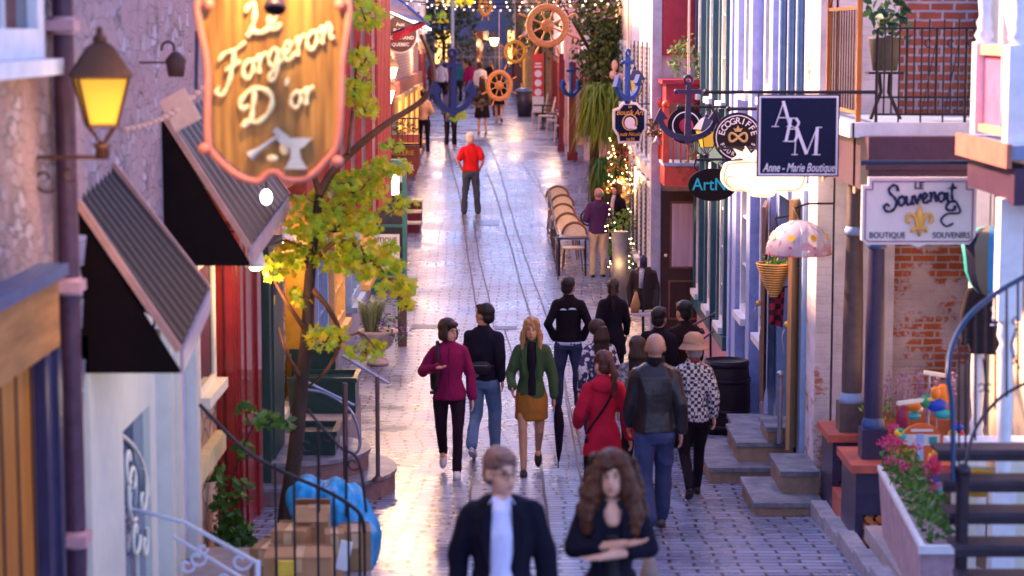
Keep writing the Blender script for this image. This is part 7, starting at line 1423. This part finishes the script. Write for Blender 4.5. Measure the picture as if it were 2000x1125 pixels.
    if glasses: 
        g = MB()
        for s_ in (-1, 1): g.tube([hp(s_ * .031 + .021 * math.cos(a), -.105, .012 + .016 * math.sin(a)) for a in [q * PI / 6 for q in range(12)]], .0022, 5, closed=True).tube([hp(s_ * .052, -.103, .014), hp(s_ * .078, .0, .01)], .0022, 5)
        g.tube([hp(-.01, -.106, .014), hp(.01, -.106, .014)], .0022, 5); part('glasses', g, IRON, t, local=True)
    if hat: part('hat', MB().lathe([(0, .15), (.05, .148), (.088, .12), (.1, .07), (.1, .05), (.14, .0), (.145, -.01), (.135, -.005), (.095, .04)], hc + V((0, .015, .02)), 24).lathe([(.1005, .045), (.103, .05), (.103, .07), (.1005, .075)], hc + V((0, .015, .02)), 24), hat, t, local=True)
    for o in t.children:
        if o.name.split('.')[0] in ('body', 'hair', 'glasses', 'hat'): bighead(o)
    return t
WSHOE = M('white_canvas_shoe', (.62, .6, .62), .6, bump=0); BSHOE = M('black_leather_shoe', (.012, .01, .012), .3, bump=0)
def cl(n, c, r=.85, **k): return M(n, c, r, spec=.15, var=k.pop('var', .15), scale=6, bump=.8, bscale=11, stretch=(1, 1, .55), **k)
DENIM = cl('dark_denim', (.03, .04, .085), var=.35); LDEN = cl('washed_denim', (.12, .2, .34), var=.25); BLK = cl('black_cloth', (.012, .007, .013)); NAV = cl('navy_suiting', (.007, .0055, .014))
HB = M('dark_brown_hair', (.028, .012, .008), .45, var=.4, scale=20, stretch=(3, 3, .5), bump=.4); HBK = M('black_hair', (.012, .008, .009), .45, var=.3, scale=20, bump=.3); HBL = M('blonde_hair', (.42, .2, .07), .45, var=.35, scale=18, stretch=(3, 3, .4), bump=.4)
HA = M('auburn_hair', (.03, .009, .005), .4, var=.5, scale=11, stretch=(3, 3, .6), bump=.6, col2=(.13, .035, .01)); HG = M('grey_hair', (.25, .2, .2), .6, var=.4, scale=20, bump=.3); HW = M('white_hair', (.55, .5, .5), .6, bump=.2)
def at(px, py): b_ = gp(px, py); return b_.x, b_.y
def atd(px, D): return P(px, 600, D).x, D
# front couple
x, y = atd(980, 11.8); suit = person('man in dark navy blazer over open white shirt, nearest the camera, glancing right', x, y, 0, 1.76, 'stand', SK1, NAV, 'blazer', BLK, inner=cl('pale_lilac_shirt', (.62, .6, .78)), hair='short', haircol=M('salt_pepper_hair', (.09, .03, .02), .5, var=.6, scale=9, bump=.4, col2=(.26, .13, .1)), head=(28, 3), vox=.0085, glasses=True, seed=1, shoes=BSHOE, arms=[((.24, .05, 1.14), (.26, .02, .88))] * 2, bulk=1.04, collar=False)
x, y = atd(1197, 12.1); curly = person('woman with long curly auburn hair and crossed arms, nearest the camera', x, y, 0, 1.68, 'crossed', SK1, NAV, 'jacket', BLK, fem=True, hair='curly', haircol=HA, head=(-6, -3), vox=.0085, seed=2, shoes=BSHOE, inner=M('black_top', (.008, .006, .01), .7), sleeve=.8, collar=False, hem=.95)
part('neckline', MB().loft([(0, -.112, 1.35, .03, .02), (0, -.105, 1.38, .05, .03), (0, -.075, 1.44, .065, .04), (0, -.03, 1.5, .055, .045)], 16), SK1, curly, local=True)
part('neckline', MB().loft([(0, -.11, 1.36, .012, .02), (0, -.085, 1.44, .04, .03), (0, -.04, 1.5, .05, .045)], 16), SK1, suit, local=True)
# mid pairs
x, y = at(878, 925); p3 = person('woman in burgundy fleece and black leggings holding her backpack strap', x, y, 0, 1.68, 'walkL', SK1, cl('burgundy_fleece', (.2, .008, .06)), 'jacket', cl('black_leggings', (.018, .006, .014)), 'leggings', WSHOE, 'fringe', HB, (42, 0), .0105, True, seed=3, glasses=True, bulk=1.1, arms=[((.24, .05, 1.12), (.26, -.03, .86)), ((.3, .0, 1.17), (.13, -.19, 1.24))])
part('zip', MB().tube(cat_([(0, -.135, 1.46), (0, -.142, 1.3), (0, -.135, 1.1), (0, -.14, .9)], 4), .003, 6), BLK, p3, local=True)
t = T('backpack', 'black backpack hanging behind the burgundy fleece', 'backpack', (x, y, gz(y))); t.scale = (1.68 / 1.75,) * 3
blob('bag', MB().loft([(-.05, .2, .92, .16, .08), (-.05, .21, 1.1, .18, .1), (-.06, .19, 1.3, .15, .08), (-.05, .18, 1.38, .08, .05)]), .014, M('black_nylon', (.015, .01, .018), .5), t, 3, .006, 12); part('strap', MB().tube(cat_([(-.12, .12, 1.4), (-.13, .0, 1.5), (-.125, -.12, 1.42), (-.12, -.16, 1.2), (-.15, -.15, .98), (-.2, -.02, .93)], 5), .02, 6), M('black_nylon', ()) if 0 else MATS['black_nylon'], t, local=True)
x, y = at(945, 892); p4 = person('man in dark navy top and washed jeans walking away behind the burgundy fleece', x, y, 172, 1.76, 'walkR', SK2, cl('dark_navy_top', (.01, .009, .022)), 'sweater', LDEN, 'trousers', WSHOE, 'short', HBK, (60, 0), .0105, seed=4, hem=.9)
t = T('waist_bag', 'dark waist bag worn at the back of the navy topped man', 'bag', (x, y, gz(y)), rz=R(172)); t.scale = (1.0,) * 3; blob('pouch', MB().ell((0, .19, 1.06), (.13, .055, .08)), .012, MATS['black_nylon'], t, 3, .005, 12); part('belt', MB().tube([(.172 * 1.06 * math.cos(a), .005 + .135 * math.sin(a), 1.07) for a in [q * PI / 12 for q in range(24)]], .014, 6, closed=True), MATS['black_nylon'], t, local=True); part('zip', MB().box(-.08, .08, .244, .249, 1.09, 1.1), STEEL, t, local=True)
x, y = at(1038, 922); p5 = person('blonde woman in green jacket and mustard skirt walking towards the camera', x, y, 0, 1.68, 'walkR', M('skin_tights', (.55, .28, .16), .45, bump=0), cl('olive_green_jacket', (.05, .09, .035)), 'jacket', cl('mustard_skirt', (.3, .12, .02)), 'skirt', BSHOE, 'long', HBL, (-4, 0), .0105, True, seed=6, inner=cl('black_blouse', (.012, .008, .014)), hem=.84, arms=[((.23, .03, 1.13), (.25, -.02, .86)), ((.24, .0, 1.13), (.22, -.16, 1.0))])
p5.children[0].data.materials[0] = MATS['skin_tights']
ux, uy = x + .29, y - .02; z = gz(uy); t = T('closed_umbrella', 'closed black umbrella carried point down by the blonde woman', 'umbrella', (ux, uy, z)); part('canopy', MB().lathe([(.004, .12), (.02, .2), (.045, .5), (.05, .62), (.03, .74), (.012, .76)], (ux, uy, z), 10).lathe([(.004, .12), (.03, .25), (.055, .52), (.04, .66), (.012, .7)], (ux + .01, uy - .01, z), 6, None, False), BLK, t); part('handle', MB().cyl((ux, uy, z + .05), (ux, uy, z + .88), .007), IRON, t)
x, y = at(1110, 797); p6 = person('man in black sweater with white back logo and dark jeans, hands in pockets', x, y, 178, 1.8, 'pockets', SK2, cl('black_sweater', (.01, .006, .01)), 'sweater', DENIM, 'trousers', BSHOE, 'short', HBK, (-20, 0), .0115, seed=7, hem=.9)
part('logo', MB().loft([(-.05, .125, 1.335, .06, .008), (-.05, .125, 1.36, .03, .008)], 8).loft([(.07, .125, 1.33, .05, .008), (.07, .125, 1.35, .02, .008)], 8), M('logo_white', (.6, .7, .8), .5), p6, local=True); part('shirt_hem', MB().loft([(0, .01, .86, .178, .127), (0, .01, .9, .176, .125)], 20), LDEN if 0 else cl('pale_blue_tee', (.5, .55, .7)), p6, local=True)
x, y = atd(1197, 30); person('woman with long dark ponytail in a black coat walking away', x, y, 180, 1.68, 'walkL', SK1, BLK, 'coat', BLK, 'trousers', BSHOE, 'ponytail', HB, (0, 0), .012, True, seed=8)
x, y = atd(1178, 19.6); p8 = person('woman in bright red hooded coat seen from behind', x, y, 186, 1.62, 'walkL', SK1, cl('bright_red_coat', (.5, .012, .035)), 'coat', BLK, 'leggings', BSHOE, 'ponytail', M('chestnut_hair', (.09, .025, .015), .45, var=.4, scale=18, bump=.4), (30, 8), .0105, True, seed=9, hem=.72, arms=[((.23, .03, 1.14), (.23, -.16, 1.0)), ((.23, .03, 1.14), (.28, -.02, .88))])
blob('hood', MB().ell((0, .1, 1.44), (.13, .07, .09)), .012, MATS['bright_red_coat'], p8, 3, .005, 14)
part('bag_strap', MB().tube(cat_([(-.13, .08, 1.45), (-.02, .145, 1.25), (.12, .14, 1.05), (.17, .08, .95)], 4), .012, 6), BLK, p8, local=True)
x, y = at(1277, 1040); p9 = person('bald man in black leather jacket and blue jeans walking away', x, y, 182, 1.83, 'walkR', SK2, M('black_leather', (.022, .016, .018), .3, var=.3, bump=.3, bscale=25), 'jacket', cl('blue_denim', (.045, .055, .12), var=.3), 'trousers', M('striped_trainer', (.12, .09, .08), .6), None, None, (5, 0), .0105, seed=10, hem=.9, bulk=1.12)
part('collar_band', MB().loft([(0, .012, 1.47, .085, .08), (0, .005, 1.55, .078, .074)], 18), BLK, p9, local=True)
x, y = at(1352, 972); p10 = person('person in tan bucket hat and black white houndstooth jacket', x, y, 184, 1.62, 'walkR', SK1, PATTERN('houndstooth', (.02, .012, .03), (.5, .47, .5), 'checker', 27), 'jacket', BLK, 'leggings', BSHOE, 'short', HG, (10, 0), .0105, True, seed=11, hat=M('tan_felt', (.36, .2, .13), .8, bump=.2), bulk=1.1)
part('red_collar', MB().loft([(0, .012, 1.49, .072, .068), (0, .01, 1.55, .06, .056)], 16), REDP, p10, local=True)
x, y = atd(1170, 23.6); p11 = person('long dark haired woman in navy and white floral blouse', x, y, 200, 1.62, 'stand', SK1, PATTERN('floral_blouse', (.03, .03, .1), (.65, .62, .7), 'noise', 16), 'shirt', DENIM, 'trousers', BSHOE, 'longback', HB, (-50, 0), .0115, True, seed=12)
part('white_strap', MB().tube(cat_([(-.09, .12, 1.44), (-.1, .15, 1.2), (-.14, .13, 1.0)], 4), .014, 6), WHITE, p11, local=True)
x, y = atd(1245, 22.0); person('woman in mottled grey jacket between the red coat and the leather jacket', x, y, 182, 1.56, 'stand', SK1, PATTERN('mottled_grey', (.1, .08, .1), (.3, .26, .27), 'noise', 30), 'jacket', BLK, 'trousers', BSHOE, 'longback', HB, (0, 0), .012, True, seed=13)
x, y = atd(1288, 24.6); person('dark haired man in dark jacket standing left of the other in the huddle', x, y, 150, 1.7, 'stand', SK2, BLK, 'jacket', DENIM, 'trousers', BSHOE, 'short', HBK, (0, 0), .012, seed=14)
x, y = atd(1336, 25.2); person('heavier dark haired man in brown black jacket right of the huddle facing left', x, y, 215, 1.74, 'stand', SK1, cl('brown_black_jacket', (.025, .01, .012)), 'jacket', BLK, 'trousers', BSHOE, 'short', HBK, (0, 4), .012, seed=15, bulk=1.2)
# red polo etc
x, y = at(920, 417); person('white haired man in red polo shirt and grey trousers with hands on hips', x, y, 180, 1.78, 'pockets', M('skin_ruddy', (.55, .22, .17), .5), cl('red_polo', (.55, .012, .02)), 'shirt', cl('slate_trousers', (.06, .07, .11)), 'trousers', BSHOE, 'short', HW, (-25, 0), .014, seed=16, sleeve=.55, hem=.93, bulk=1.06)
x, y = at(1168, 540); person('bald older man in purple jacket and cream trousers by the wicker chairs', x, y, 185, 1.7, 'fronthands', M('skin_ruddy', ()) if 0 else MATS['skin_ruddy'], cl('purple_jacket', (.07, .025, .09)), 'jacket', cl('cream_trousers', (.6, .46, .32)), 'trousers', BSHOE, 'balding', HG, (15, 5), .013, seed=17, bulk=1.1)
x, y = atd(1203, 41.8); person('woman with short reddish hair in black top facing left near the plants', x, y, -50, 1.66, 'stand', SK1, BLK, 'jacket', BLK, 'trousers', BSHOE, 'fringe', HA, (0, 0), .014, True, seed=18, inner=M('pale_tee', (.6, .45, .45), .8))
x, y = at(828, 300); person('woman in beige sweater with striped hem and black leggings facing away', x, y, 178, 1.68, 'fronthands', SK1, cl('beige_sweater', (.5, .3, .2)), 'sweater', BLK, 'leggings', M('tan_shoe', (.4, .2, .14), .5), 'bun', HB, (0, 0), .016, True, seed=19)
pz = COL.objects[-1]
x, y = at(880, 284); person('person in navy top and pale skirt behind the big violet anchor', x, y, 180, 1.66, 'stand', SK1, cl('indigo_top', (.05, .06, .2)), 'sweater', BLK, 'trousers', M('red_shoe', (.4, .03, .04), .5), 'short', HB, (0, 0), .018, True, seed=20, hem=.7)
x, y = at(942, 262); person('woman in long black patterned dress beyond the red polo man', x, y, 180, 1.68, 'stand', SK1, PATTERN('black_gold_print', (.012, .008, .01), (.14, .1, .06), 'noise', 9), 'coat', BLK, 'dress', BSHOE, 'longback', HB, (0, 0), .018, True, seed=21)
x, y = at(975, 240); person('bare legged woman in dark dress behind the lowest ship wheel', x, y, 180, 1.66, 'walkL', SK1, BLK, 'coat', BLK, 'skirt', M('tan_shoe', ()) if 0 else MATS['tan_shoe'], 'long', HB, (0, 0), .02, True, seed=22)
FAR = [(863, 203, 'distant person in white shirt and black trousers walking away', (.62, .62, .72), (.015, .01, .02), HG, 'stand', True), (918, 205, 'distant person in magenta sweater', (.3, .01, .1), (.02, .01, .02), HB, 'walkL', True), (938, 214, 'distant person in white tee', (.6, .55, .62), (.05, .06, .12), HB, 'stand', False),
       (957, 206, 'distant tall man in black beside the red post', (.015, .01, .015), (.015, .01, .02), HG, 'stand', False), (800, 212, 'distant grey haired man in dark blue jacket at left', (.02, .02, .05), (.02, .015, .03), HG, 'pockets', False), (820, 208, 'distant woman in pale grey cardigan at left', (.4, .36, .42), (.03, .02, .05), HB, 'fronthands', True),
       (895, 199, 'distant man in teal jacket right of the white shirt', (.02, .12, .2), (.02, .02, .04), HBK, 'stand', False), (846, 198, 'distant person in plum coat left of the white shirt', (.08, .02, .06), (.02, .015, .03), HB, 'walkR', True), (878, 194, 'farthest person in violet top in the middle of the street', (.12, .06, .2), (.02, .015, .03), HBL, 'stand', True),
       (908, 197, 'distant person in tan coat near the far steps', (.3, .18, .1), (.02, .015, .03), HBK, 'walkL', False), (970, 226, 'distant child sized figure in dark hoodie by the amber shop', (.03, .02, .03), (.03, .03, .06), HB, 'stand', False)]
for i, (px, py, lab, tc_, bc, hcol, ps_, fm_) in enumerate(FAR):
    x, y = at(px, py); person(lab, x, y, 180 if i % 3 else 175 + i * 4, 1.7 if 'child' not in lab else 1.4, ps_, SK1 if i % 2 else SK2, cl('far_top_%s' % 'abcdefghijk'[i], tc_), 'jacket', cl('far_trousers_%s' % 'abcdefghijk'[i], bc), 'trousers', BSHOE, 'bun' if fm_ else 'short', hcol, (0, 0), .026, fm_, seed=30 + i, group='distant strollers up the street')
# small paper bag carried beside the curly haired woman
x, y = P(1270, 1080, 12.4).x, 12.4; z = P(0, 1115, 12.4).z; t = T('paper_bag', 'tan shoulder bag hanging beside the curly haired woman', 'bag', (x, y, z - .25)); part('bag', MB().loft([(x, y, z - .25, .07, .05), (x, y, z - .05, .065, .045), (x - .01, y, z + .12, .02, .02)], 12), M('tan_canvas', (.25, .17, .13), .8), t); part('strap', MB().tube(cat_([(x, y, z + .1), (x - .03, y, z + .3), (x - .08, y - .02, z + .52)], 4), .009), M('tan_canvas', ()) if 0 else MATS['tan_canvas'], t)
